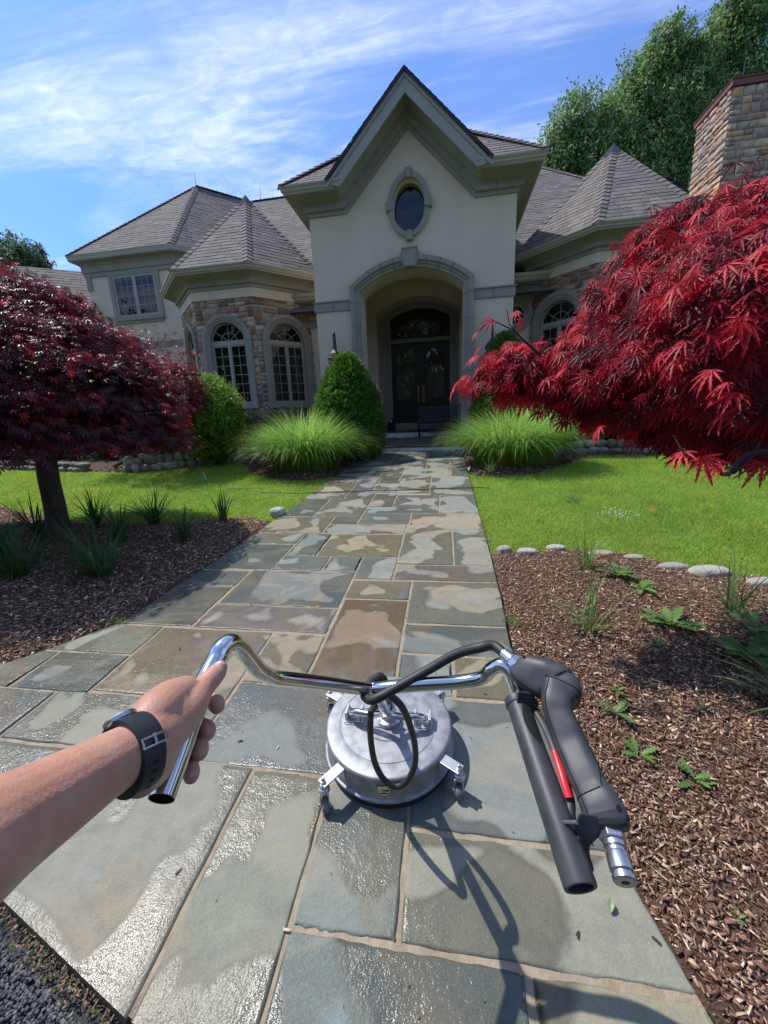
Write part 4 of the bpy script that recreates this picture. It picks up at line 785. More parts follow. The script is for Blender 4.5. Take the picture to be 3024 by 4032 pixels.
fD = Frame(TX + 0.055, 12.9, 0.0); DH, DZ, DR = 0.915, 4.47, 0.27
dt = MB(); sweep(dt, [(-DH, 1.12)] + arc_pts(DH, DZ, DR, 25) + [(DH, 1.12)], [(0.0, -0.06), (0.0, .03), (.05, .03), (.06, .055), (.10, .055), (.12, .03), (.38, .03), (.38, -0.02)], fD.sw()); 
dt.box((-DH, 0, 3.785), (DH, 1, 3.895), fn=lambda x, y, z: fD.p(x, z, .0 if y < .5 else -.1)); dt.box((-DH - .02, 0, 1.12), (DH + .02, 1, 1.335), fn=lambda x, y, z: fD.p(x, z, .06 if y < .5 else -.1))
dt.build('door_surround', M['trim'], house, bevel=0.003)
tr = MB(); dzf = arc_z(DH, DZ, DR); gi = arc_z(.76, 4.10, .33)
wallcols(tr, fD, sorted(set([-DH, DH] + list(np.linspace(-.76, .76, 31).round(4)))), lambda x: 3.895, lambda x: dzf(x) + .03, [lambda x: (3.98, max(gi(x), 3.985)) if abs(x) < .76 else None], -0.05)
tro = tr.build('transom_window', M['doorwood'], house, recalc=False)
k = MB(); e = [fD.p(-.76, 3.98, -.075), fD.p(.76, 3.98, -.075)] + [fD.p(x, z, -.075) for x, z in arc_pts(.76, 4.10, .33, 25)[::-1]]; k.add(e, [tuple(range(len(e)))]); k.build('pane', M['glass'], tro, recalc=False)
for sg in (-1, 1):
    d = MB(); gz_ = arc_z(.61, 3.46, .16); x0, x1 = sorted((sg * .004, sg * DH)); ga, gb = sorted((sg * .155, sg * .765)); 
    gt = lambda x: gz_(x * 0.75)
    wallcols(d, fD, sorted(set([x0, x1] + list(np.linspace(ga, gb, 17).round(4)))), lambda x: 1.335, lambda x: 3.785, [lambda x: (2.06, gt(x)) if ga < x < gb else None], -0.055)
    d.box((ga + .03, 0, 1.46), (gb - .03, 1, 1.92), fn=lambda x, y, z: fD.p(x, z, -.035 if y < .5 else -.06))
    for e0, e1 in ((ga - .02, ga), (gb, gb + .02)): d.box((e0, 0, 2.04), (e1, 1, 3.45), fn=lambda x, y, z: fD.p(x, z, -.04 if y < .5 else -.07))
    d.box((ga - .02, 0, 2.03), (gb + .02, 1, 2.055), fn=lambda x, y, z: fD.p(x, z, -.04 if y < .5 else -.07)); d.box((x0, 0, 1.335), (x1, 1, 1.43), fn=lambda x, y, z: fD.p(x, z, -.03 if y < .5 else -.07))
    do = d.build('front_door', M['doorwood'], house, bevel=0.004, recalc=False)
    k = MB(); e = [fD.p(ga, 2.06, -.08), fD.p(gb, 2.06, -.08)] + [fD.p(x, gt(x), -.08) for x in np.linspace(gb, ga, 15)]; k.add(e, [tuple(range(len(e)))]); k.build('pane', M['glass'], do, recalc=False)
    k = MB(); hx = sg * .085; k.box((hx - .03, 0, 1.98), (hx + .03, 1, 2.48), fn=lambda x, y, z: fD.p(x, z, -.04 if y < .5 else -.056)); k.tube([fD.p(hx, 2.07, -.04), fD.p(hx, 2.09, .015), fD.p(hx, 2.2, .03), fD.p(hx, 2.33, .015), fD.p(hx, 2.35, -.04)], .011, 8)
    k.lathe(fD.p(hx, 2.44, -.04), (0, -1, 0), [(.03, 0), (.03, .012), (.012, .02)], 14); k.build('handle', M['brass'], do, smooth=True, bevel=0.003)
k = MB(); k.box((-1.2, 0, 1.1), (1.2, 1, 4.9), fn=lambda x, y, z: fD.p(x, z, -.11 if y < .5 else -1.6)); k.F = k.F[:2] + k.F[3:]; k.build('hall_black_box', M['darkroom'], house, recalc=False)  # black box painting the darkness behind the doors
bell = MB(); bx = TX + .02 + IH + .13; bell.box((bx, 12.21, 1.56), (bx + .09, 12.245, 1.78)); be = bell.build('doorbell', M['blackmetal'], house, bevel=0.008)
k = MB(); k.lathe((bx + .045, 12.209, 1.62), (0, -1, 0), [(.022, 0), (.022, .004), (.015, .008)], 16); k.build('button', M['rod'], be, smooth=True)

# --- stone turrets
ZW = 1.75; APO = ZW * (1 + math.sqrt(2)) / 2; CYT = 10.8 + APO
def turret(cx, seed, mirror):
    fr = []
    for i in range(8):
        a = math.radians(-90 + 45 * i); fr.append(Frame(cx + APO * math.cos(a), CYT + APO * math.sin(a), a + math.pi / 2))
    # hole = distance outside the mid line of the window surround
    def hole(a, z):
        if z <= 3.74: return max(abs(a) - 0.60, 2.0 - z) if z < 2.0 else abs(a) - 0.60
        return math.hypot(a, z - 3.74) - 0.60
    wins = (0, 1, 7); faces = []
    for i, f in enumerate(fr):
        if i in (3, 4, 5): continue
        faces.append((f, -ZW / 2, ZW / 2, 0.55, 4.855, hole if i in wins else None))
    veneer('stone_wall', faces, house, seed=seed)
    mo = MB()
    for i, f in enumerate(fr):
        xs = sorted(set([-ZW / 2, ZW / 2] + list(np.linspace(-.545, .545, 27).round(4)))); 
        wallcols(mo, f, xs, lambda x: .5, lambda x: 4.87, [lambda x: (2.03, 3.74 + math.sqrt(max(.545 ** 2 - x * x, 0))) if abs(x) < .545 else None] if i in wins else [], 0.006)
    mo.build('wall_backing', M['mortar'], house, recalc=False)
    R_ = APO / math.cos(math.radians(22.5)); oc = [(cx + R_ * math.cos(math.radians(-112.5 + 45 * i)), CYT + R_ * math.sin(math.radians(-112.5 + 45 * i))) for i in range(8)]
    s = MB(); sweep(s, oc, [(0.045, 4.84), (0.045, 5.09), (0.0, 5.09)], xy, closed=True, side=-1); s.build('stucco_band', M['stucco'], house)
    s = MB(); sweep(s, oc, [(0.0, 5.075), (0.075, 5.075), (0.075, 5.155), (0.135, 5.165), (0.135, 5.275), (0.19, 5.325), (0.27, 5.36), (0.40, 5.37), (0.40, 5.40), (0.0, 5.40)], xy, closed=True, side=-1); jm = s; s.mi = 1
    for f in fr:
        for a in (-.45, 0.0, .45): jm.box((a - .003, 0, 5.165), (a + .003, 1, 5.275), fn=lambda x, y, z: f.p(x, z, .1365 if y < .5 else .12))
    s.build('turret_cornice', [M['trim'], M['groove']], house, recalc=False)
    s = MB(); sweep(s, oc, [(0.36, 5.373), (0.425, 5.373), (0.43, 5.395), (0.465, 5.42), (0.465, 5.445), (0.505, 5.485), (0.505, 5.515), (0.49, 5.515), (0.49, 5.47), (0.36, 5.47)], xy, closed=True, side=-1); s.build('turret_gutter', M['gutter'], house)
    RE = (APO + .485) / math.cos(math.radians(22.5)); ez = 5.50; apx = (cx, CYT, 8.22)
    oe = [(cx + RE * math.cos(math.radians(-112.5 + 45 * i)), CYT + RE * math.sin(math.radians(-112.5 + 45 * i)), ez) for i in range(8)]
    hc = MB()
    for i in range(8):
        if i in (4,): continue
        p, q = oe[i], oe[(i + 1) % 8]; shingles('turret_roof', [p, q, apx], seed=seed * 10 + i, tone=(.162, .142, .126))
        hipcaps(hc, p, np.array(p) + (np.array(apx) - p) * .93, (p[0] - cx, p[1] - CYT, 4.0), seed=i)
    hc.build('hip_cap', M['shingle'], house, recalc=False)
    cap = MB(); k = 0.13; ring = [np.array(apx) + (np.array(p) - apx) * k + np.array([0, 0, .045]) for p in oe]; cap.add(ring + [np.array(apx) + [0, 0, .10]], [(i, (i + 1) % 8, 8) for i in range(8)]); cap.build('apex_flashing', M['lead'], house)
    for i in wins: arched_window(fr[i], .525, 2.06, 3.74, house, curtains=(i != 7))
turret(-6.0, 1, False); turret(4.42, 2, True)

# --- links between tower and turrets
for sg in (-1, 1):
    yl = 11.95; xa, xb = (TX - TW, -3.9) if sg < 0 else (TX + TW, 2.46)
    lw = MB(); X0, X1 = sorted((xa, xb + (-.3 if sg < 0 else .3))); rc = TX + TW + .33 if sg > 0 else -99; fK = Frame(rc if sg > 0 else (X0 + X1) / 2, yl, 0.0)
    if sg > 0:
        cz = 4.13; rr = .27; wallcols(lw, fK, sorted(set([X0 - rc, X1 - rc] + list(np.linspace(-rr, rr, 21).round(4)))), lambda x: .6, lambda x: 5.0, [lambda x: (cz - math.sqrt(max(rr * rr - x * x, 0)), cz + math.sqrt(max(rr * rr - x * x, 0))) if abs(x) < rr else None])
        ring = [(rr * math.sin(t), cz + rr * math.cos(t)) for t in np.linspace(0, 2 * math.pi, 40, endpoint=False)]
        rw = empty('round_window', fK.p(0, cz, 0)); rw.parent = house; rw.location = Vector(np.array(fK.p(0, cz, 0)) - base_of(house)); WL[rw.name] = np.array(fK.p(0, cz, 0))
        o_ = MB(); sweep(o_, ring, [(0, -.08), (0, .03), (.03, .03), (.04, .05), (.08, .05), (.09, .075), (.16, .075), (.165, .06), (.165, -.01)], fK.sw(), closed=True); o_.build('surround', M['trim'], rw, smooth=True)
        o_ = MB(); sweep(o_, ring, [(-.035, -.09), (-.035, -.04), (0.0, -.04), (0, -.09)], fK.sw(), closed=True); o_.box((-.009, 0, cz - rr), (.009, 1, cz + rr), fn=lambda x, y, z: fK.p(x, z, -.055 if y < .5 else -.068)); o_.box((-rr, 0, cz - .009), (rr, 1, cz + .009), fn=lambda x, y, z: fK.p(x, z, -.056 if y < .5 else -.069)); o_.build('frame', M['plasterwhite'], rw)
        o_ = MB(); o_.add([fK.p(*p, -.075) for p in ring], [tuple(range(40))]); o_.build('pane', M['glass'], rw, recalc=False); o_ = MB(); o_.box((-.4, 0, cz - .4), (.4, 1, cz + .4), fn=lambda x, y, z: fK.p(x, z, -.12 if y < .5 else -.6)); o_.F = o_.F[:2] + o_.F[3:]; o_.build('interior', M['curtain'], rw, recalc=False)
    else: lw.box((X0, yl, .6), (X1, yl + .2, 5.0))
    lw.build('link_wall', M['stucco'], house, recalc=False)
    lt = MB(); lt.box((X0, yl - .05, 4.20 if sg < 0 else 4.44), (X1, yl + .01, 4.40 if sg < 0 else 4.52)); 
    sweep(lt, [(X0 - .01, yl), (X1 + .01, yl)], [(0.0, 4.52), (.07, 4.52), (.07, 4.70), (.12, 4.74), (.20, 4.80), (.34, 4.84), (.36, 4.88), (0, 4.88)], xy, side=-1)
    lt.build('link_cornice', M['trim'], house)
    lg = MB(); sweep(lg, [(X0 - .02 if sg > 0 else X0 - .05, yl), (X1 + (.05 if sg > 0 else .02), yl)], [(.30, 4.885), (.37, 4.885), (.38, 4.92), (.42, 4.95), (.45, 5.02), (.44, 5.02), (.30, 4.98)], xy, side=-1); lg.build('link_gutter', M['gutter'], house)

# --- main roof, upper wing, far wing
ms = 6.0 / 6.5
rz = lambda y: 11.0 - (18.5 - y) * ms
shingles('main_roof', [(-5.8, 11.5, rz(11.5)), (-3.22, 11.5, rz(11.5)), (-3.22, 18.5, 11.0), (-8.3, 18.5, 11.0)], seed=61, tab=.34)
shingles('main_roof', [(1.62, 11.5, rz(11.5)), (10.24, 11.5, rz(11.5)), (3.24, 18.5, 11.0), (1.62, 18.5, 11.0)], seed=64, tab=.34)
shingles('main_roof', [(-3.22, 14.6, rz(14.6)), (1.62, 14.6, rz(14.6)), (1.62, 18.5, 11.0), (-3.22, 18.5, 11.0)], seed=65, tab=.34)
s = MB(); s.box((6.0, 12.4, .5), (10.0, 22, 4.9)); s.box((-5.0, 14.0, .5), (6, 22, 4.9)); s.build('rear_wall', M['stucco'], house)
shingles('main_roof', [(10.24, 11.5, 11.0 - 7.0 * ms), (10.24, 25.5, 11.0 - 7.0 * ms), (3.24, 18.5, 11.0)], seed=62)
shingles('main_roof', [(-8.3, 18.5, 11.0), (3.24, 18.5, 11.0), (3.24, 24, 6), (-8.3, 24, 6)], seed=63, expo=.5, tab=.9)
G0, G1, GA = np.array((-13.4, 13.65, 7.62)), np.array((-9.24, 13.65, 7.62)), np.array((-10.0, 17.04, 11.05))
e1 = np.array((1, 1, 0.0)); shingles('wing_roof', [G0, G1, GA], seed=71); shingles('wing_roof', [G1, G1 + 3.2 * e1, GA + 1.75 * e1 * 1.0, GA], seed=72)
shingles('wing_roof', [G0, GA, GA + np.array((0, 5.0, 0)), G0 + np.array((0, 9.0, 0))], seed=73)
hc = MB(); hipcaps(hc, G0, GA, (-.5, -.5, 1.6)); hipcaps(hc, G1, GA, (.4, -.8, 1.6)); hipcaps(hc, GA, GA + 1.75 * e1, (0, 0, 1)); hipcaps(hc, (10.24, 11.5, 11 - 7 * ms), (3.24, 18.5, 11.0), (.5, -.5, 1.6)); hipcaps(hc, (-8.3, 18.5, 11.0), (3.24, 18.5, 11.0), (0, 0, 1)); hc.build('hip_cap', M['shingle'], house, recalc=False)
wp = [(-13.05, 22.0), (-13.05, 14.0), (-9.385, 14.0), (-5.385, 18.0)]
s = MB()
for p, q in zip(wp[:-1], wp[1:]): s.add([(*p, .5), (*q, .5), (*q, 7.3), (*p, 7.3)], [(0, 1, 2, 3)])
s.build('wing_wall', M['stucco'], house, recalc=False)
s = MB(); sweep(s, wp, [(0, 6.98), (.05, 6.98), (.05, 7.10), (.09, 7.12), (.09, 7.30), (.16, 7.40), (.33, 7.44), (.33, 7.48), (0, 7.48)], xy, side=-1)
fW = Frame(-11.12, 14.0, 0)
for (a0, a1, z0, z1, o) in ((-1.93, -1.75, 6.55, 6.979, .05), (-1.02, -.86, 5.55, 6.979, .05), (.86, 1.02, 5.55, 6.979, .05), (-1.02, 1.02, 5.42, 5.549, .09), (-.859, .859, 6.93, 6.979, .045), (-.95, .95, 5.33, 5.419, .05)): s.box((a0, 0, z0), (a1, 1, z1), fn=lambda x, y, z: fW.p(x, z, o if y < .5 else -.01))
s.box((-1.93, 0, 4.45), (1.735, 1, 4.65), fn=lambda x, y, z: fW.p(x, z, .04 if y < .5 else -.01))
s.build('wing_trim', M['trim'], house)
s = MB(); sweep(s, wp, [(.29, 7.483), (.335, 7.483), (.34, 7.53), (.37, 7.62), (.355, 7.62), (.29, 7.58)], xy, side=-1); s.build('wing_gutter', M['gutter'], house)
ww = empty('casement_window', fW.p(0, 5.55, 0)); ww.parent = house; ww.location = Vector(np.array(fW.p(0, 5.55, 0)) - base_of(house)); WL[ww.name] = np.array(fW.p(0, 5.55, 0))
s = MB()
def wb(a0, a1, z0, z1, o0=.03, o1=-.02): s.box((a0, 0, z0), (a1, 1, z1), fn=lambda x, y, z: fW.p(x, z, o0 if y < .5 else o1))
wb(-.86, -.78, 5.55, 6.93); wb(.78, .86, 5.55, 6.93); wb(-.78, .78, 5.55, 5.63); wb(-.78, .78, 6.86, 6.93); wb(-.07, .07, 5.63, 6.86); s.build('frame', M['winframe'], ww, bevel=.003)
s = MB()
for sg in (-1, 1):
    for i in (1, 2): x = sg * (.07 + .71 * i / 3); wb(x - .008, x + .008, 5.63, 6.86, .018, .010)
    for i in (1, 2, 3): z = 5.63 + 1.23 * i / 4; a, b = sorted((sg * .07, sg * .78)); wb(a, b, z - .008, z + .008, .0175, .0095)
s.build('muntin', M['winframe'], ww)
s = MB(); s.add([fW.p(-.78, 5.6, .008), fW.p(.78, 5.6, .008), fW.p(.78, 6.9, .008), fW.p(-.78, 6.9, .008)], [(0, 1, 2, 3)]); s.build('pane', M['glass'], ww, recalc=False)
s = MB(); s.add([fW.p(-.8, 5.58, .003), fW.p(.8, 5.58, .003), fW.p(.8, 6.93, .003), fW.p(-.8, 6.93, .003)], [(0, 1, 2, 3)]); s.build('interior', M['darkroom'], ww, recalc=False)
shingles('far_roof', [(-21, 11.0, 7.7), (-13.5, 15.7, 7.7), (-12.5, 13.0, 5.2), (-20, 7.5, 4.6)], seed=81, expo=.2)
s = MB(); s.box((-21.5, 15, .5), (-13.2, 22, 6.5)); s.build('far_wall', M['stucco'], house)

# --- chimney
CHX, CHY, CHT = 6.86, 12.5, 8.88
fc = [(Frame(CHX + .8, CHY, 0), -.8, .8, 0.6, CHT, None), (Frame(CHX, CHY + .68, -math.pi / 2), -.68, .68, 0.6, CHT, None)]
cp = np.array([1.3, 1.12, .98]) * np.array([(.50, .36, .23), (.40, .35, .29), (.33, .27, .23), (.50, .42, .32), (.28, .24, .24), (.44, .30, .20), (.36, .34, .30)])
ch = veneer('chimney', fc, house, pal=cp, seed=9, hmin=.11, hmax=.24, wmin=.16, wmax=.42)
s = MB(); s.box((CHX + .004, CHY + .004, .6), (CHX + 1.6, CHY + 1.36, CHT)); s.build('chimney_core', M['mortar'], ch)
s = MB(); s.box((CHX - .06, CHY - .06, CHT), (CHX + 1.66, CHY + 1.42, CHT + .13)); s.box((CHX - .08, CHY - .08, CHT + .131), (CHX + 1.68, CHY + 1.44, CHT + .155)); s.build('chimney_cap', M['rust'], ch, bevel=.006)
for (p, h) in (((TX, 9.95, 8.5), .16), ((AP[0] + 1.6, AP[1] - 1.4, AP[2] - 1.25), .0), (tuple(GA), .45), ((-7.9, 18.5, 11.0), .5), ((-6.6, 18.5, 11.0), .5), ((-5.0, 18.5, 11.0), .5), ((3.0, 18.5, 11.0), .4), ((CHX + .35, CHY + .3, CHT + .15), .75)):
    if h: s = MB(); s.tube([np.array(p), np.array(p) + [0, 0, h]], [.011, .006], 6); s.tube([np.array(p) - [0, 0, .03], np.array(p) + [0, 0, .04]], [.03, .02], 8); s.build('lightning_rod', M['rod'], house)

# ------------------------------------------------------------------ plants
def palmate(lobes=7, serr=0, spread=112, width=0.15, droop=0.35):
    V = [(0, 0, 0)]; Fc = []
    for i in range(lobes):
        t = math.radians(-spread + 2 * spread * i / (lobes - 1)); L = 1.0 - 0.52 * (abs(t) / math.radians(spread)) ** 1.5; d = np.array([math.cos(t), math.sin(t)]); n_ = np.array([-d[1], d[0]]); k = len(V)
        ts = [0.22, 0.5, 0.78] if not serr else [0.2, 0.36, 0.40, 0.54, 0.58, 0.72, 0.76, 0.88]
        ws = [0.35, 1.0, 0.55] if not serr else [0.35, 1.15, 0.62, 1.2, 0.58, 0.95, 0.40, 0.50]
        for q, w_ in zip(ts, ws):
            for sg in (-1, 0, 1):
                p = d * (q - (0.05 if sg == 0 and serr and w_ > 0.9 else 0)) * L + n_ * sg * width * w_ * L * 0.62; V.append((p[0], p[1], -droop * (q * L) ** 2 + (0.03 if sg else 0)))
        V.append((d[0] * L, d[1] * L, -droop * L * L)); m_ = len(ts)
        Fc += [(0, k, k + 1), (0, k + 1, k + 2)]
        for j in range(m_ - 1): a, b = k + 3 * j, k + 3 * j + 3; Fc += [(a, b, b + 1, a + 1), (a + 1, b + 1, b + 2, a + 2)]
        e = k + 3 * (m_ - 1); Fc += [(e, k + 3 * m_, e + 1), (e + 1, k + 3 * m_, e + 2)]
    return V, [np.array([f for f in Fc if len(f) == 3]), np.array([f for f in Fc if len(f) == 4])]
def bent(kx=3):          # a simple pointed leaf
    return [(0, 0, 0), (.35, -.22, .03), (.4, 0, 0), (.35, .22, .03), (1, 0, -.18)], [np.array([(0, 1, 2), (0, 2, 3), (1, 4, 2), (2, 4, 3)])]
def clumps(blobs, nclump, per, spread=0.16, shell=(0.75, 1.04), zmin=None, rough=0.10):
    """points gathered in clumps over the shells of several ellipsoids: positions and outward normals"""
    P, Nn, K = [], [], []; kk = 0
    for (c, r) in blobs:
        c, r = np.array(c, float), np.array(r, float); u = unit(rnd(nclump)); sh = RNG.uniform(*shell, nclump) * (1 + rough * vnoise(u[:, 0] * 3 + c[0], u[:, 1] * 3 + u[:, 2] * 2.3 + c[1], 1.6))
        cc = c + u * r * sh[:, None]; nn = unit(u / r)
        p = np.repeat(cc, per, 0) + rnd(nclump * per) * spread * r.mean(); n_ = unit(np.repeat(nn, per, 0) + rnd(nclump * per) * .35)
        P.append(p); Nn.append(n_); K.append(np.repeat(np.arange(nclump) + kk, per)); kk += nclump
    P, Nn, K = np.concatenate(P), np.concatenate(Nn), np.concatenate(K)
    if zmin is not None: k = P[:, 2] > zmin; P, Nn, K = P[k], Nn[k], K[k]
    return P, Nn, K
def leafcols(K, pal, probs, jitter=0.25, clumpy=0.7):
    pal = np.array(pal, float); kc = RNG.choice(len(pal), K.max() + 1, p=probs); own = RNG.choice(len(pal), len(K), p=probs)
    idx = np.where(RNG.uniform(size=len(K)) < clumpy, kc[K], own); return pal[idx] * RNG.uniform(1 - jitter, 1 + jitter, len(K))[:, None] * RNG.uniform(.8, 1.2, K.max() + 1)[K][:, None]
def limb(mb, a, b, r0, r1, bend=0.15, seed=0, n=8, k=7):
    rg = np.random.default_rng(seed); a, b = np.array(a, float), np.array(b, float); L = np.linalg.norm(b - a); m1 = a + (b - a) * .35 + rg.normal(0, bend * L * .5, 3) + [0, 0, bend * L]; m2 = a + (b - a) * .7 + rg.normal(0, bend * L * .4, 3) + [0, 0, bend * L * .6]
    pts = spline([a, m1, m2, b], 5); rr = np.linspace(r0, r1, len(pts)); mb.tube(pts, list(rr), k)

# --- left Japanese maple (dome on a leaning trunk)
def maple_left():
    base = np.array([-4.16, 3.47, gz(0, 3.47) + .03]); C = np.array([-4.52, 3.5, 1.42]); Rr = np.array([1.70, 1.42, 1.66])
    t = empty('japanese_maple', base, 'dark purple weeping maple with a dome crown on a bare leaning trunk', 'tree')
    m = MB(); pts = spline([base - [0, 0, .12], base + [0, 0, .02], base + [-.01, 0, .35], base + [-.0, 0, .75], base + [.0, .02, 1.02], base + [-.05, .05, 1.35], base + [-.2, .1, 1.8]], 6)
    rr = np.interp(np.linspace(0, 1, len(pts)), [0, .08, .2, .55, .8, 1], [.15, .125, .102, .090, .085, .05]); m.tube(pts, list(rr), 18)
    for i in range(len(m.V)): x, y, z = m.V[i]; a = math.atan2(y - base[1], x - base[0]); q = 1 + .06 * math.sin(3 * a + 4 * z) + .04 * math.sin(7 * a + 11 * z); m.V[i] = (base[0] + (x - base[0]) * q, base[1] + (y - base[1]) * q, z)
    m.build('trunk', M['bark'], t, smooth=True)
    br = MB(); rg = np.random.default_rng(5)
    for i in range(26):
        a = i * 2.4; e = rg.uniform(-.05, .9); tip = C + Rr * np.array([math.cos(a) * math.cos(e), math.sin(a) * math.cos(e), math.sin(e)]) * .93; limb(br, base + [-.02, .03, 1.0 + rg.uniform(0, .5)], tip, .045, .006, .12, i, k=6)
    br.build('branch', M['barkdark'], t, smooth=True)
    # drooping sprays in overlapping tiers
    n = 2150; u = unit(rnd(n)); u[:, 2] = np.abs(u[:, 2]) * 1.0 - 0.10; u = unit(u); rad = RNG.uniform(.80, 1.0, n); cl = C + u * Rr * rad[:, None] * (1 + .035 * vnoise(u[:, 0] * 4, u[:, 1] * 4 + u[:, 2] * 5, 1.6))[:, None]
    cl[:, 2] += 0.05 * np.sin(cl[:, 2] * 19 + 3 * vnoise(cl[:, 0], cl[:, 1], 1.0)); per = 15; K = np.repeat(np.arange(n), per); uu = u[K]
    out = unit(uu * [1, 1, 0.001]); tan = np.cross(out, [0, 0, 1.0]); s1 = RNG.uniform(-.12, .19, len(K)); s2 = RNG.normal(0, .085, len(K)); P = cl[K] + out * s1[:, None] + tan * s2[:, None]; P[:, 2] += RNG.normal(0, .022, len(K)) - .9 * np.maximum(s1, 0) ** 1.3 - 1.5 * s2 ** 2
    k = P[:, 2] > 1.22 + .12 * vnoise(P[:, 0], P[:, 1], 3.0); P, K, out, uu = P[k], K[k], out[k], uu[k]
    fwd = unit(out * .75 + rnd(len(K)) * .45 + np.array([0, 0, -.55])); up = unit(uu * .6 + [0, 0, .9] + rnd(len(K)) * .35); R = rotmats(fwd, up)
    T, TF = palmate(7, 0, 108, .17, .30)
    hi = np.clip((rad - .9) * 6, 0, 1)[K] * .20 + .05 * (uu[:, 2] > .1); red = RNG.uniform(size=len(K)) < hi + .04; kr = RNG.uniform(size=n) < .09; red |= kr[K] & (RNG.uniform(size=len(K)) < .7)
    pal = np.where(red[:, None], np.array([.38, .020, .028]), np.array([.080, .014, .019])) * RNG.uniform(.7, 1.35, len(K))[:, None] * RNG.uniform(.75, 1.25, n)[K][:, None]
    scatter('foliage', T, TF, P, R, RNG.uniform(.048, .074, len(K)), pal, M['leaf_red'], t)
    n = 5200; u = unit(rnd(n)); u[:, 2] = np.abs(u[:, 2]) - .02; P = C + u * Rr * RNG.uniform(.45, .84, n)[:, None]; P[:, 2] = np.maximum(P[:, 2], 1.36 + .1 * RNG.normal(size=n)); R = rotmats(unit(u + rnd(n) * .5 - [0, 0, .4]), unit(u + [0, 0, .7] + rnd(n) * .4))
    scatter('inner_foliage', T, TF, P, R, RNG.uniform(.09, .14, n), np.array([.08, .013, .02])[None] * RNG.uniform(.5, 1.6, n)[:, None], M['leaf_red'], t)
maple_left()
def small_maple():
    t = empty('red_maple_shrub', (-6.2, 8.5, .63), 'small dark red maple shrub behind the dome maple, before the stone turret', 'shrub')
    blobs = [((-5.9, 7.3, 2.35), (1.05, .9, .95)), ((-6.9, 7.6, 2.1), (1.0, .9, 1.0)), ((-5.35, 7.3, 2.15), (.65, .6, .55))]
    m = MB(); [limb(m, (-6.2, 8.5, .55), (c[0], c[1], c[2] + .2), .05, .01, .1, i) for i, (c, r) in enumerate(blobs * 2)]; m.build('trunk', M['barkdark'], t, smooth=True)
    P, N_, K = clumps(blobs, 190, 12, .12, (.6, 1.05)); T, TF = palmate(5, 0, 95, .2, .3); R = rotmats(unit(N_ * [1, 1, .2] + rnd(len(P)) * .5 - [0, 0, .5]), unit(N_ + [0, 0, .6]))
    scatter('foliage', T, TF, P, R, RNG.uniform(.06, .10, len(P)), leafcols(K, [(.10, .014, .02), (.30, .02, .03), (.20, .03, .02)], [.55, .3, .15]), M['leaf_red'], t)
small_maple()

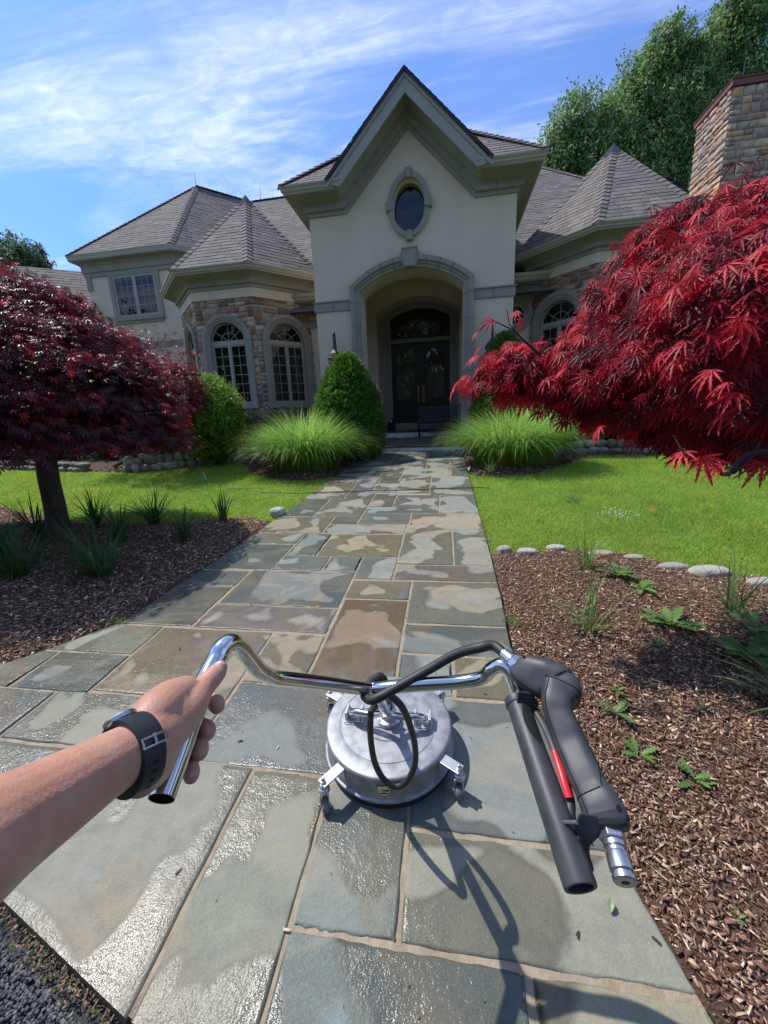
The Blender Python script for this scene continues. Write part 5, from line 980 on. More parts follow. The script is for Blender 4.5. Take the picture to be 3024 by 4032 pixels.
# --- right maple: near branches reaching in over the lawn
def maple_right():
    hub = np.array([3.35, 2.35, 1.75]); base = np.array([3.5, 2.5, gz(0, 2.5) - .05])
    t = empty('japanese_maple', base, 'bright crimson laceleaf maple whose drooping branches reach in over the lawn', 'tree')
    m = MB(); m.tube(spline([base, base + [-.03, 0, .5], base + [.02, -.05, 1.0], hub], 6), list(np.linspace(.13, .08, 19)), 14); m.build('trunk', M['bark'], t, smooth=True)
    OUT = [(1020, 815), (1048, 765), (1115, 748), (1190, 742), (1250, 700), (1295, 630), (1340, 560), (1395, 482), (1470, 432), (1560, 415), (1700, 365), (1790, 410), (1800, 985), (1690, 990), (1600, 980), (1545, 975), (1480, 945), (1400, 925), (1330, 900), (1255, 880), (1190, 865), (1120, 850), (1060, 845)]
    A = np.array(OUT, float); n = 3400; U = RNG.uniform(1010, 1800, n); W = RNG.uniform(370, 1025, n); d = sdist(OUT, U, W); k = d > 8; U, W, d = U[k], W[k], d[k]
    fr = np.clip((U - 1010) / 650, 0, 1.2); near = 1.95 - .62 * fr; far = 2.40 + .65 * fr; bulge = np.clip(d / 150, 0, 1); q = RNG.uniform(0, 1, len(U)) ** 1.5; yy = near + (far - near) * (.5 - .5 * bulge + q * (.25 + .75 * bulge))
    cl = np.array([aty(a, b, c) for a, b, c in zip(U, W, yy)]); keep = RNG.permutation(len(cl))[:900]; cl, dd = cl[keep], d[keep]
    # the crown carries on out of the frame round its own trunk
    n2 = 420; u = unit(rnd(n2)); u[:, 2] = np.abs(u[:, 2]) * .9 - .1; ex = np.array([3.9, 2.7, 1.55]) + u * [1.5, 1.4, 1.15]; cl = np.concatenate([cl, ex]); n = len(cl)
    m = MB()
    for i, j in enumerate(RNG.permutation(900)[:80]): limb(m, hub + rnd(1)[0] * .05, cl[j], .022 if i < 20 else .010, .0025, .10, i, k=6)
    low = aty(1570, 1024, 1.35); m.tube(spline([aty(1830, 985, 1.6), aty(1680, 975, 1.45), aty(1610, 985, 1.4), low, aty(1545, 1012, 1.35)], 5), list(np.linspace(.012, .006, 21)), 6); m.tube(spline([aty(1640, 955, 1.45), aty(1625, 985, 1.4), aty(1585, 1022, 1.36)], 5), .005, 6); m.tube(spline([aty(1455, 940, 1.35), aty(1475, 975, 1.33), aty(1490, 990, 1.32)], 5), .003, 5)
    tw = [(1095, 668, 2.0), (1100, 700, 2.02), (1060, 695, 2.0), (1125, 730, 2.05), (1170, 770, 2.1)]; P = [aty(*a) for a in tw]; m.tube([P[2] + [0, 0, .01], P[1] * .5 + P[3] * .5, P[3], P[4]], [.002, .003, .004, .006], 6); m.tube([P[0], P[1], P[3]], [.002, .0025, .004], 6)
    m.build('branch', M['barkdark'], t, smooth=True)
    dirh = unit((cl - hub) * [1, 1, 0]); per = 10; K = np.repeat(np.arange(n), per); nl = len(K); s = RNG.uniform(-.09, .11, nl); tan = np.cross(dirh, [0, 0, 1.0])[K]
    P = cl[K] + dirh[K] * s[:, None] + tan * RNG.normal(0, .05, nl)[:, None]; P[:, 2] += RNG.normal(0, .030, nl) - .55 * np.maximum(s, 0)
    ex = [np.array(aty(*a)) for a in ((1050, 700, 2.0), (1035, 712, 2.0), (1065, 690, 2.0), (1120, 672, 2.0), (1130, 690, 2.0), (1000, 826, 1.95), (1022, 826, 1.95), (1040, 830, 1.95), (985, 830, 1.95), (1060, 822, 1.95), (1590, 350, 1.9), (1630, 345, 1.9), (1560, 1005, 1.33), (1520, 985, 1.33), (1650, 1000, 1.4), (1480, 975, 1.35), (1300, 920, 1.6), (1215, 760, 1.6))]
    P = np.concatenate([P, np.array(ex)]); de = np.tile([-1.0, -.2, 0], (len(ex), 1)); dh = np.concatenate([dirh[K], de]); N2 = len(P)
    fwd = unit(dh * .62 + rnd(N2) * .33 + np.array([0, -.05, -.72])); up = unit(np.array([-.25, -.45, .85]) + dh * .3 + rnd(N2) * .42); R = rotmats(fwd, up)
    T, TF = palmate(7, 1, 80, .105, .28)
    pal = np.array([(.38, .014, .028), (.50, .026, .042), (.20, .010, .020), (.07, .009, .015)]); kc = RNG.choice(4, n + 1, p=[.30, .18, .30, .22]); kk = np.concatenate([K, np.full(len(ex), n)]); kc[n] = 1
    col = pal[np.where(RNG.uniform(size=N2) < .65, kc[kk], RNG.integers(0, 4, N2))] * RNG.uniform(.75, 1.25, N2)[:, None]
    scatter('foliage', T, TF, P, R, RNG.uniform(.056, .100, N2), col, M['leaf_crimson'], t)
maple_right()

# --- generic trees
def tree(label, base, blobs, nclump, per, size, pal, probs, group=None, trunk_r=.25, spread=.095, name='deciduous_tree', mat_=None, shell=(.45, 1.10)):
    t = empty(name, base, label, 'tree', group); m = MB(); base = np.array(base, float); top = np.mean([b[0] for b in blobs], 0)
    m.tube(spline([base, base * .6 + top * .4 + [.1, .1, 0], top], 5), list(np.linspace(trunk_r, trunk_r * .3, 11)), 10)
    for i, (c, r) in enumerate(blobs): limb(m, base * .45 + np.array(top) * .55, c, trunk_r * .4, .03, .05, i, k=6)
    m.build('trunk', M['bark'], t, smooth=True)
    P, N_, K = clumps(blobs, nclump, per, spread, shell); T, TF = bent(); R = rotmats(unit(N_ * .5 + rnd(len(P)) * .6 - [0, 0, .5]), unit(N_ + [0, 0, .5] + rnd(len(P)) * .5))
    scatter('crown', T, TF, P, R, RNG.uniform(size * .7, size * 1.35, len(P)), leafcols(K, pal, probs), mat_ or M['leaf_tree'], t); return t
TP = [(.12, .20, .055), (.18, .28, .08), (.28, .36, .15), (.05, .09, .03)]; TQ = [.36, .3, .16, .18]
def px(u, v, y, r): c = aty(u, v, y); return (tuple(c), tuple(q * .84 for q in r))
YT = 27.0
tree('lower broad green tree rising just behind the right roof ridge beside the tower', (9.5, YT, .8), [px(1215, 330, YT, (1.5, 1.5, 2.3)), px(1245, 285, YT, (1.6, 1.5, 2.6)), px(1290, 290, YT, (2.0, 1.7, 2.5)), px(1200, 370, YT, (1.6, 1.5, 1.5)), px(1300, 380, YT, (3.6, 2.0, 2.6)), px(1230, 400, YT, (2.6, 1.8, 2.0))], 190, 26, .18, TP, TQ, 'trees behind the house', .3)
tree('tall dense green tree with a pointed top behind the turret apex', (16, YT + 1, .8), [px(1375, 215, YT + 1, (1.7, 1.6, 3.2)), px(1425, 165, YT + 1, (1.6, 1.5, 2.9)), px(1455, 125, YT + 1, (1.3, 1.2, 2.0)), px(1400, 290, YT + 1, (3.2, 2.2, 3.4)), px(1450, 230, YT + 1, (2.4, 1.8, 3.2)), px(1345, 290, YT + 1, (1.9, 1.7, 2.6)), px(1440, 370, YT + 1, (3.6, 2.4, 3.2)), px(1370, 380, YT + 1, (3.0, 2, 2.8)), px(1500, 190, YT + 1.5, (1.8, 1.6, 3.0)), px(1490, 300, YT + 1, (2.6, 2.0, 3.6)), px(1515, 150, YT + 1, (1.0, 1, 1.5))], 190, 26, .18, TP, TQ, 'trees behind the house', .4)
tree('tallest tree, its loose crown running out of the top behind the chimney', (25, YT + 2, .8), [px(1575, 120, YT + 2, (1.8, 1.7, 2.9)), px(1590, 50, YT + 2, (1.6, 1.5, 2.4)), px(1640, 60, YT + 2, (2.0, 1.8, 3.2)), px(1610, -10, YT + 2, (1.4, 1.3, 1.8)), px(1560, 210, YT + 2, (2.6, 2.0, 3.4)), px(1640, 180, YT + 2, (3.0, 2.2, 3.6)), px(1560, 95, YT + 2, (1.0, 1, 1.0)), px(1555, 300, YT + 2, (2.4, 2, 3)), px(1750, 100, YT + 2, (3.5, 3, 5)), px(1750, 300, YT + 2, (3.5, 3, 5)), px(1650, 320, YT + 2, (3.5, 2.5, 4))], 180, 26, .19, TP, TQ, 'trees behind the house', .4)
tree('small distant tree above the far roof at the corner of the sky', (-32, 30, .8), [px(30, 550, 30, (2.2, 2, 1.6)), px(70, 555, 30, (1.4, 1.3, 1.3)), px(0, 580, 30, (2.5, 2, 2)), px(85, 580, 30, (1.0, 1, .8)), px(-60, 560, 30, (3, 2, 3)), px(50, 600, 30, (2.5, 2, 2))], 110, 16, .27, [(.07, .11, .05), (.12, .16, .09)], [.6, .4], 'trees behind the house', .3)
def woods():
    V = []; P, N_, K = clumps([((x, -26 - 4 * math.sin(x), 7 + 2.5 * math.sin(x * 1.7)), (5, 4, 9)) for x in range(-44, 45, 6)], 260, 14, .12, (.7, 1.05)); T, TF = bent(); R = rotmats(unit(rnd(len(P)) - [0, 0, .5]), unit(N_ + [0, 0, .5]))
    tag(scatter('woodland', T, TF, P, R, RNG.uniform(.7, 1.3, len(P)), leafcols(K, [(.05, .10, .02), (.08, .15, .035)], [.5, .5]), M['leaf_tree']), 'dense green woodland standing across the driveway, mirrored in the windows', 'woodland', kind='stuff')
woods()
# --- shrubs
def spruce(label, c, z0, h, r, seed, pal, tiltx=0.0):
    t = empty('spruce', (c[0], c[1], z0), label, 'conifer', 'clipped dwarf spruces by the porch'); m = MB(); m.tube([(c[0], c[1], z0 - .05), (c[0] + tiltx, c[1], z0 + h * .9)], [.05, .015], 8); m.build('trunk', M['barkdark'], t)
    n = 2500; q = RNG.uniform(0, 1, n) ** .85; a = RNG.uniform(0, 6.283, n); prof = np.interp(q, [0, .12, .35, .6, .85, .97, 1], [.86, .98, 1.0, .84, .46, .2, .04]); rr = r * prof * (1 + .05 * vnoise(a * 2.0, q * 9, 1.3)) * RNG.uniform(.93, 1.03, n)
    cl = np.stack([c[0] + tiltx * q + rr * np.cos(a), c[1] + rr * np.sin(a), z0 + .04 + q * h], 1); per = 15; K = np.repeat(np.arange(n), per); nn = unit(np.stack([np.cos(a), np.sin(a), .45 + 0 * a], 1))[K]
    P = cl[K] + rnd(len(K)) * .026 + nn * RNG.uniform(-.04, .055, len(K))[:, None]; T = [(0, -.16, 0), (1, -.05, .1), (1, .05, .1), (0, .16, 0)]; R = rotmats(unit(nn + rnd(len(K)) * .55 + [0, 0, .25]), unit(rnd(len(K)) + nn))
    scatter('foliage', T, [[(0, 1, 2, 3)]], P, R, RNG.uniform(.035, .065, len(K)), leafcols(K, pal, [.45, .35, .2], clumpy=.75), M['leaf_green'], t)
    n = 2600; q = RNG.uniform(0, .95, n); a = RNG.uniform(0, 6.283, n); prof = np.interp(q, [0, .12, .35, .6, .85, .97, 1], [.86, .98, 1.0, .84, .46, .2, .04]); rr = r * .84 * prof; nn = unit(np.stack([np.cos(a), np.sin(a), .4 + 0 * a], 1))
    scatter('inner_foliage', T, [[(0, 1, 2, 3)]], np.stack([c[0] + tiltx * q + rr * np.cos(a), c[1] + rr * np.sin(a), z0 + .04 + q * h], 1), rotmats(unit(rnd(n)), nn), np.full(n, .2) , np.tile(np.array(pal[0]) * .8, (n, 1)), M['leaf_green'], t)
SP = [(.065, .15, .02), (.14, .27, .035), (.035, .085, .014)]
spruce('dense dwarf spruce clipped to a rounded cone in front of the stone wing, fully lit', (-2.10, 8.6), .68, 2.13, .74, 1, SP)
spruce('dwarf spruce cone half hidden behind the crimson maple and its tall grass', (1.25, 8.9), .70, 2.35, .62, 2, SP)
def bush(label, name, blobs, nclump, per, size, pal, pr, spread=.1, base=None, shell=(.72, 1.04), group=None, cat='shrub', zmin=None, mt=None):
    c0 = np.mean([b[0] for b in blobs], 0); base = base if base is not None else (c0[0], c0[1], gz(0, c0[1]))
    t = empty(name, base, label, cat, group); m = MB(); [limb(m, base, (np.array(c) + [0, 0, .1 * r[2]]), .035, .01, .05, i, k=6) for i, (c, r) in enumerate(blobs)]; m.build('stem', M['barkdark'], t, smooth=True)
    P, N_, K = clumps(blobs, nclump, per, spread, shell, zmin); T, TF = bent(); R = rotmats(unit(N_ * .6 + rnd(len(P)) * .6 + [0, 0, .1]), unit(N_ + [0, 0, .8] + rnd(len(P)) * .4))
    scatter('foliage', T, TF, P, R, RNG.uniform(size * .7, size * 1.3, len(P)), leafcols(K, pal, pr), mt or M['leaf_green'], t)
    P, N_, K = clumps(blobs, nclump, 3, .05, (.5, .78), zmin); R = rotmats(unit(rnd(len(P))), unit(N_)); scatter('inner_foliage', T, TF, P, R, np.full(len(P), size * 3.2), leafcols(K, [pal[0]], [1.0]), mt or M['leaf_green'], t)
bush('round bright green shrub on a dark stem in front of the stone turret', 'round_shrub', [((-5.25, 8.05, 1.88), (.86, .8, .70)), ((-5.5, 8.0, 1.68), (.65, .6, .55)), ((-4.9, 8.0, 1.62), (.55, .6, .52)), ((-5.25, 8.2, 1.2), (.66, .55, .5))], 620, 18, .05, [(.11, .21, .02), (.18, .30, .03), (.27, .38, .05)], [.45, .4, .15], .045, base=(-5.1, 8.1, .65), shell=(.88, 1.02))
bush('low hedge of small white-flowering and reddish leaves under the turret windows', 'low_hedge', [((x, 9.75, 1.30), (.42, .38, .62)) for x in (-5.3, -4.9, -4.4, -3.9, -3.4, -2.95)], 130, 12, .045, [(.06, .11, .035), (.14, .18, .07), (.42, .42, .36), (.36, .12, .06)], [.42, .26, .2, .12], .09, cat='hedge')
bush('dark evergreen hedge added to deepen the shade behind the dome maple', 'dark_hedge', [((x, 9.35 + .2 * math.sin(x), .95), (.85, .7, .72 + .12 * math.sin(x * 2))) for x in (-14.5, -13.3, -12.1, -11, -9.9, -8.8, -7.9, -7.0, -6.2)], 130, 10, .075, [(.022, .042, .014), (.035, .06, .02)], [.6, .4], .1, cat='hedge', zmin=.62)  # hedge set forward in near-black leaves to darken the shaded house base
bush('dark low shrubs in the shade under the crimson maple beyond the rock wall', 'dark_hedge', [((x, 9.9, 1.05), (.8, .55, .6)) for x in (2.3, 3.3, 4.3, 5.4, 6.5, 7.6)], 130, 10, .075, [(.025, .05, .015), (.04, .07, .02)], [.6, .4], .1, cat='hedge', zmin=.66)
# --- tall ornamental grasses and strap-leaved clumps
def blades(P0, az, L, lean, w, col0, col1, nseg=6, curl=1.0, start=.25):
    """curved ribbons; returns V, F, C"""
    n = len(P0); V = np.zeros((n, nseg + 1, 2, 3)); C = np.zeros((n, nseg + 1, 2, 3)); d = np.stack([np.cos(az), np.sin(az), 0 * az], 1); s_ = np.stack([-np.sin(az), np.cos(az), 0 * az], 1); p = P0.copy(); ang = lean * start
    for i in range(nseg + 1):
        t = i / nseg; ww = w * np.interp(t, [0, .3, .75, 1], [.7, 1, .7, .05]); tw = s_ * np.cos(t * .8)[None] + np.array([0, 0, 1]) * 0
        V[:, i, 0] = p - s_ * ww[:, None] / 2; V[:, i, 1] = p + s_ * ww[:, None] / 2; c = col0 * (1 - t) ** 1.5 + col1 * (1 - (1 - t) ** 1.5); C[:, i, 0] = c; C[:, i, 1] = c
        ang = lean * (start + curl * 1.15 * ((i + 1) / nseg) ** 1.6); p = p + (d * np.sin(ang)[:, None] + np.array([0, 0, 1.0]) * np.cos(ang)[:, None]) * (L / nseg)[:, None]
    idx = np.arange(n)[:, None] * (nseg + 1) * 2 + np.arange(nseg)[None] * 2; Q = np.stack([idx, idx + 1, idx + 3, idx + 2], -1).reshape(-1, 4); return V.reshape(-1, 3), Q, C.reshape(-1, 3)
def tallgrass(label, c, rx, ry, n, h, side=0):
    z = gz(0, c[1]) - .01; t = empty('ornamental_grass', (c[0], c[1], z), label, 'ornamental grass', 'tall grasses flanking the path')
    for nm, nn, hh, wd, c0, c1, ln in (('blades', n, h, .0105, (.20, .27, .07), (.24, .39, .08), 1.12), ('stalks', n // 3, h * .48, .009, (.36, .29, .13), (.28, .30, .08), .35)):
        a = RNG.uniform(0, 6.283, nn); q = np.sqrt(RNG.uniform(0, 1, nn)); x = np.cos(a) * q * rx; y = np.sin(a) * q * ry; az = np.arctan2(y * 1.2 + RNG.normal(0, .14, nn), x + RNG.normal(0, .2, nn)); lean = (.25 + q * 1.15 * RNG.uniform(.65, 1.15, nn)) * ln
        b = RNG.uniform(.7, 1.35, nn)[:, None]; V, Q, C = blades(np.stack([c[0] + x, c[1] + y, np.full(nn, z)], 1), az, hh * RNG.uniform(.75, 1.25, nn), lean, np.full(nn, wd), np.array(c0) * b, np.array(c1) * b * (1 + .25 * (RNG.uniform(size=nn) < .12))[:, None]); np_mesh(nm, V, [Q], M['blade'], t, C)
tallgrass('wide arching clump of bright green grass before the dwarf spruce on the stone wing side', (-2.72, 7.35), .62, .42, 4300, 1.12)
tallgrass('arching green grass clump under the crimson maple branches beside the path end', (1.25, 7.45), .66, .42, 3900, 1.08)
def strap(label, p, n, L, spread, w=.017, name='strap_plant', col=((.06, .12, .03), (.045, .115, .035)), group='strap-leaved clumps in the dark bed', curl=.8, azc=None):
    p = np.array(p, float); t = empty(name, p, label, 'plant', group); az = RNG.uniform(0, 6.283, n) if azc is None else azc + RNG.normal(0, .5, n); lean = np.sqrt(RNG.uniform(.01, 1.0, n)) * spread; b = RNG.uniform(.75, 1.3, n)[:, None]
    V, Q, C = blades(p + rnd(n) * [.025, .025, 0], az, L * RNG.uniform(.55, 1.15, n), lean, np.full(n, w) * RNG.uniform(.7, 1.2, n), np.array(col[0]) * b, np.array(col[1]) * b, 6, curl * .55, .78); np_mesh('blades', V, [Q], M['blade'], t, C)
fpx = lambda u, v: (u * .3968, 987.5 + .3968 * v)
def onbed(poly, u, v, h):
    g_ = atg(u, v, .05); z = float(bed_z(poly, np.array([g_[0]]), np.array([g_[1]]), h)[0][0]); return (g_[0], g_[1], z)
for lab, (u, v), n, L, sp in (('spiky dark clump at the lawn edge, behind the maple trunk on its outer side', fpx(215, 440), 26, .42, .9), ('spiky clump at the lawn edge close behind the maple trunk on the path side', fpx(520, 350), 26, .42, .9), ('fan of dark spiky leaves at the lawn edge midway to the path', fpx(835, 345), 28, .42, .95),
                              ('small upright spiky tuft nearest the path at the lawn edge', fpx(1215, 340), 14, .36, .55), ('large green clump in front of the trunk, cut by the picture edge', fpx(110, 680), 40, .46, 1.0), ('large arching green clump between trunk and path, foremost of its bed', fpx(560, 665), 44, .46, 1.05),
                              ('thin tuft of fine leaves halfway along the dark bed', fpx(1010, 460), 16, .30, .5), ('short leafy tuft just behind the foremost arching clump', fpx(660, 480), 18, .34, .6), ('low dark tuft beside the trunk foot at the picture edge', fpx(10, 560), 22, .38, .9)):
    strap(lab, onbed(LBED, u, v, .085), int(n * 2.1), L * 1.25, min(sp * 1.3, 1.2), .0155)
rpx = lambda u, v: ((2000 + .6172 * u) / DS, (2000 + .6172 * v) / DS)
RG = 'strap-leaved clumps in the bright bed'; LG = ((.16, .22, .07), (.12, .21, .06))
for lab, (u, v), n, L, sp, cu in (('sprawling pale strap clump in the middle of the bright bed', rpx(510, 765), 26, .34, 1.15, 1.0), ('loose strap clump just inside the edging stones of the bright bed', rpx(495, 375), 20, .30, .8, .9), ('dark strap clump below the two palest edging stones', rpx(1430, 690), 26, .36, 1.1, 1.0)):
    strap(lab, onbed(RBED, u, v, .06), int(n * 1.4), L * 1.15, sp * 1.05, .009, col=LG, group=RG, curl=cu)
strap('long strap leaves arching in over the bark from outside the picture, lowest clump', onbed(RBED, 1755, 1560, .06), 26, .46, 1.35, .016, col=LG, group=RG, curl=1.0, azc=math.pi)
strap('dark strap leaves reaching in beside the big thistle rosette', onbed(RBED, 1735, 1430, .06), 40, .44, 1.2, .014, group=RG, curl=1.0, azc=math.pi)
strap('small pale tuft of grass at the foot of the tall grass by the path', (.78, 6.75, gz(0, 6.75)), 50, .32, 1.0, .008, name='grass_tuft', col=((.3, .36, .16), (.24, .36, .12)), group=None)
for lab, (u, v), n in (('tiny grass sprig at the path edge beside the dark bed', (255, 1345), 40), ('thin grass at the path edge beside the bright bed', (1105, 1345), 60)):
    strap(lab, tuple(atg(u, v)), n, .06, 1.0, .003, name='grass_tuft', col=((.1, .2, .03), (.14, .26, .05)), group=None)
def weed(label, p, n, L, col, up=.35, group='young thistles in the bright bed'):
    p = np.array(p, float); t = empty('weed', p, label, 'weed', group); V0, F0 = [], []
    ts = [0, .15, .25, .30, .42, .47, .6, .65, .78, .83, .93, 1]; ws = [.05, .09, .26, .12, .34, .16, .38, .2, .32, .16, .18, 0]
    for q, w_ in zip(ts, ws): V0 += [(q - (.03 if w_ > .2 else 0), -w_ * .5, .25 * q - .35 * q * q + .03), (q, 0, .25 * q - .35 * q * q), (q - (.03 if w_ > .2 else 0), w_ * .5, .25 * q - .35 * q * q + .03)]
    for j in range(len(ts) - 1): a = 3 * j; F0 += [(a, a + 3, a + 4, a + 1), (a + 1, a + 4, a + 5, a + 2)]
    az = np.arange(n) * 2.4 + RNG.uniform(0, 1, n); f = np.stack([np.cos(az), np.sin(az), up + RNG.uniform(-.2, .35, n)], 1); R = rotmats(unit(f), np.tile([0, 0, 1.0], (n, 1)))
    scatter('leaves', V0, [F0], np.tile(p, (n, 1)) + rnd(n) * .004 + [0, 0, .006], R, L * RNG.uniform(.6, 1.15, n), np.array(col)[None] * RNG.uniform(.75, 1.2, n)[:, None], M['leaf_green'], t)
WC = (.13, .24, .06)
for lab, (u, v), n, L in (('star-shaped thistle rosette in the middle of the bark, biggest fully lit one', rpx(1030, 760), 11, .13), ('thistle rosette near the edging stones behind the sprawling strap clump', rpx(700, 440), 9, .12), ('thistle just below the rosette near the edging stones', rpx(850, 530), 8, .10), ('tiny two-leaved sprout below the biggest lit rosette', rpx(955, 900), 5, .05),
                          ('broad dark thistle rosette half shaded at the picture edge', rpx(1520, 980), 12, .17), ('thistle behind the broad dark rosette, under the dark strap clump', rpx(1560, 790), 9, .13), ('narrow leafy sprig beside the nozzle gun top', rpx(690, 1290), 6, .075), ('small pale sprout beside the gun body', rpx(835, 1540), 7, .06), ('rounded young sprout right of the gun body, alone on the bark', (1502, 1680), 7, .065),
                          ('tiny seedling beside the sprawling strap clump tips', rpx(700, 1155), 5, .045), ('tiny yellow seedling on the bark near the long strap leaves', rpx(1250, 1300), 5, .025), ('tiny seedling near the path edge by the gun mouth', (1345, 1965), 4, .018), ('bright seedling in the lowest corner of the bark', (1600, 1968), 5, .022)):
    weed(lab, onbed(RBED, u, v, .06), n, L * 1.25, WC)
weed('flat green leaf rosette lying in the lawn beside the path', tuple(atg(1232, 1078)), 8, .13, (.10, .20, .06), .2, None)

# ------------------------------------------------------------------ stones, walls, leaves on the ground
def rock(name, c, r, col, label=None, group=None, seed=0, yaw=0.0, parent=None, mb=None):
    rg = np.random.default_rng(seed); bm = bmesh.new(); bmesh.ops.create_icosphere(bm, subdivisions=3, radius=1); V = np.array([v.co[:] for v in bm.verts]); Fc = np.array([[v.index for v in f.verts] for f in bm.faces]); bm.free()
    off = rg.uniform(0, 10, 3); q = 1 + .10 * vnoise(V[:, 0] * 1.6 + off[0], V[:, 1] * 1.6 + V[:, 2] + off[1], 1.0, 5) + .035 * vnoise(V[:, 0] * 5 + off[0], V[:, 1] * 4 + V[:, 2] * 5, 1.0, 5); V = np.sign(V) * np.abs(V) ** .82 * q[:, None] * np.array(r); ca, sa = math.cos(yaw), math.sin(yaw); V = np.stack([V[:, 0] * ca - V[:, 1] * sa, V[:, 0] * sa + V[:, 1] * ca, V[:, 2]], 1) + c
    if mb is not None: mb[0].append(V); mb[1].append(Fc + mb[3][0]); mb[2].append(np.tile(col, (len(V), 1))); mb[3][0] += len(V); return
    return tag(np_mesh(name, V, [Fc], M['rock'], parent, np.tile(col, (len(V), 1)), smooth=True, own=c), label, 'stone', group)
SG = 'stones edging the bright bed'
for i, (lab, (u, v), r, col) in enumerate((('round pale edging stone closest to the path', (1090, 1187), (.075, .055, .055), (.34, .32, .27)), ('grey edging stone second from the path, lichen spotted', (1145, 1186), (.10, .06, .045), (.40, .39, .36)), ('low edging stone third from the path, mostly sunk in bark', (1207, 1183), (.10, .06, .045), (.40, .38, .33)), ('flat brownish edging stone behind the loose strap clump', (1290, 1190), (.12, .06, .04), (.36, .30, .24)),
                                           ('mossy low edging stone midway along the lawn', (1365, 1203), (.09, .05, .035), (.34, .33, .28)), ('flat oval grey edging stone before the longest one', (1450, 1219), (.13, .06, .045), (.33, .30, .27)), ('longest palest edging stone of the row', (1545, 1235), (.17, .085, .06), (.40, .385, .35)), ('last edging stone, cut off by the picture edge', (1650, 1255), (.13, .07, .05), (.37, .35, .32)))):
    g_ = atg(u, v + 6); r = tuple(q * .88 for q in r); rock('edging_stone', (g_[0] + .03 * math.sin(i * 5), g_[1] + .03 * math.cos(i * 3), gz(0, g_[1]) + .005), r, col, lab, SG, i, .1)
g_ = atg(600, 1112); rock('edging_stone', (g_[0], g_[1], gz(0, g_[1]) + .03), (.10, .08, .07), (.42, .41, .37), 'single white round stone between lawn corner and path', None, 20)
def rockwall(label, pts, h, n, seed, col):
    rg = np.random.default_rng(seed); mb = ([], [], [], [0]); P = [np.array(p) for p in pts]; L = [0] + list(np.cumsum([np.linalg.norm(b - a) for a, b in zip(P[:-1], P[1:])])); X = [p[0] for p in P]; Y = [p[1] for p in P]
    for row in range(2):
        s = rg.uniform(0, .1)
        while s < L[-1]:
            w_ = rg.uniform(.07, .17); hh = h / 2 * rg.uniform(.7, 1.15); x, y = np.interp(s + w_, L, X), np.interp(s + w_, L, Y) + row * .05; z = gz(0, y) - .02 + h * (.22 + .48 * row); d = math.atan2(np.interp(s + w_ + .05, L, Y) - np.interp(s + w_ - .05, L, Y), .1)
            rock('r', (x, y, z + rg.uniform(-.01, .01)), (w_, rg.uniform(.08, .13), hh * .62), np.array(col) * rg.uniform(.6, 1.3) * (1 + rg.normal(0, .05, 3)), seed=int(rg.integers(1e6)), yaw=d + rg.normal(0, .1), mb=mb); s += 2 * w_ * .93
    o = np_mesh('rock_wall', np.concatenate(mb[0]), [np.concatenate(mb[1])], M['rock'], None, np.concatenate(mb[2]), smooth=True, own=(P[0][0], P[0][1], gz(0, P[0][1]))); return tag(o, label, 'rock wall', 'low dry stone walls behind the lawn')
rockwall('low curved wall of rounded field stones between lawn and green shrub', [(-6.9, 8.1), (-7.1, 7.75), (-6.9, 7.55), (-6.3, 7.8), (-5.6, 8.2), (-5.0, 8.5), (-4.3, 8.75)], .34, 0, 3, (.30, .28, .22))
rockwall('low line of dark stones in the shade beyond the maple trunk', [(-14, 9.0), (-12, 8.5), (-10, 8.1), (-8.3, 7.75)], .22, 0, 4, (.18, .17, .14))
rockwall('low wall of grey stones behind the lawn under the crimson maple', [(2.5, 8.35), (3.1, 8.45), (3.8, 8.3), (4.6, 8.05), (5.6, 7.9), (7.2, 7.9), (9, 8)], .30, 0, 5, (.20, .185, .155))
def dead_leaf(label, p, L, yaw, m_, name='fallen_leaf', cat='leaf', grp='fallen leaves on the lawn'):
    s = MB(); V = []; n = 9
    for i in range(n):
        t = i / (n - 1); w_ = .42 * math.sin(math.pi * t ** .8) * (1 + .15 * (i % 2)); cx = t - .5; zc_ = .18 * math.sin(math.pi * t)
        for sg in (-1, 0, 1): x, y = cx * L, sg * w_ * L * .5; V.append((p[0] + x * math.cos(yaw) - y * math.sin(yaw), p[1] + x * math.sin(yaw) + y * math.cos(yaw), p[2] + .012 + (zc_ + .22 * abs(sg) * w_) * L))
    s.add(V, [(3 * i, 3 * i + 3, 3 * i + 4, 3 * i + 1) for i in range(n - 1)] + [(3 * i + 1, 3 * i + 4, 3 * i + 5, 3 * i + 2) for i in range(n - 1)]); o = s.build(name, m_, own=p, recalc=False, smooth=True); tag(o, label, cat, grp)
for lab, (u, v), L, yw in (('large curled orange leaf, biggest on the lawn beside the bright bed', (1415, 1108), .11, .1), ('small orange leaf between big leaf and maple branch tips', (1503, 1073), .055, 1.0), ('thin curled tan leaf farthest out on the crimson maple side lawn', (1427, 1052), .07, .3), ('pale tan leaf on the lawn before the curved rock wall', (468, 1041), .11, .2), ('brown leaf at the foot of the curved rock wall', (660, 1036), .09, 2.0), ('brown leaf in the lawn behind the midway spiky fan', (652, 1076), .10, .6), ('brown leaf in the lawn shade beside the trunk', (135, 1097), .12, .4)):
    dead_leaf(lab, tuple(atg(u, v)), L, yw, M['orange'])
dead_leaf('small green leaf scrap lying on the pale slab near the gun mouth', tuple(atg(1318, 1963) + np.array([0, 0, .002])), .04, 1.2, M['scrapleaf'], 'leaf_scrap', 'leaf', None)
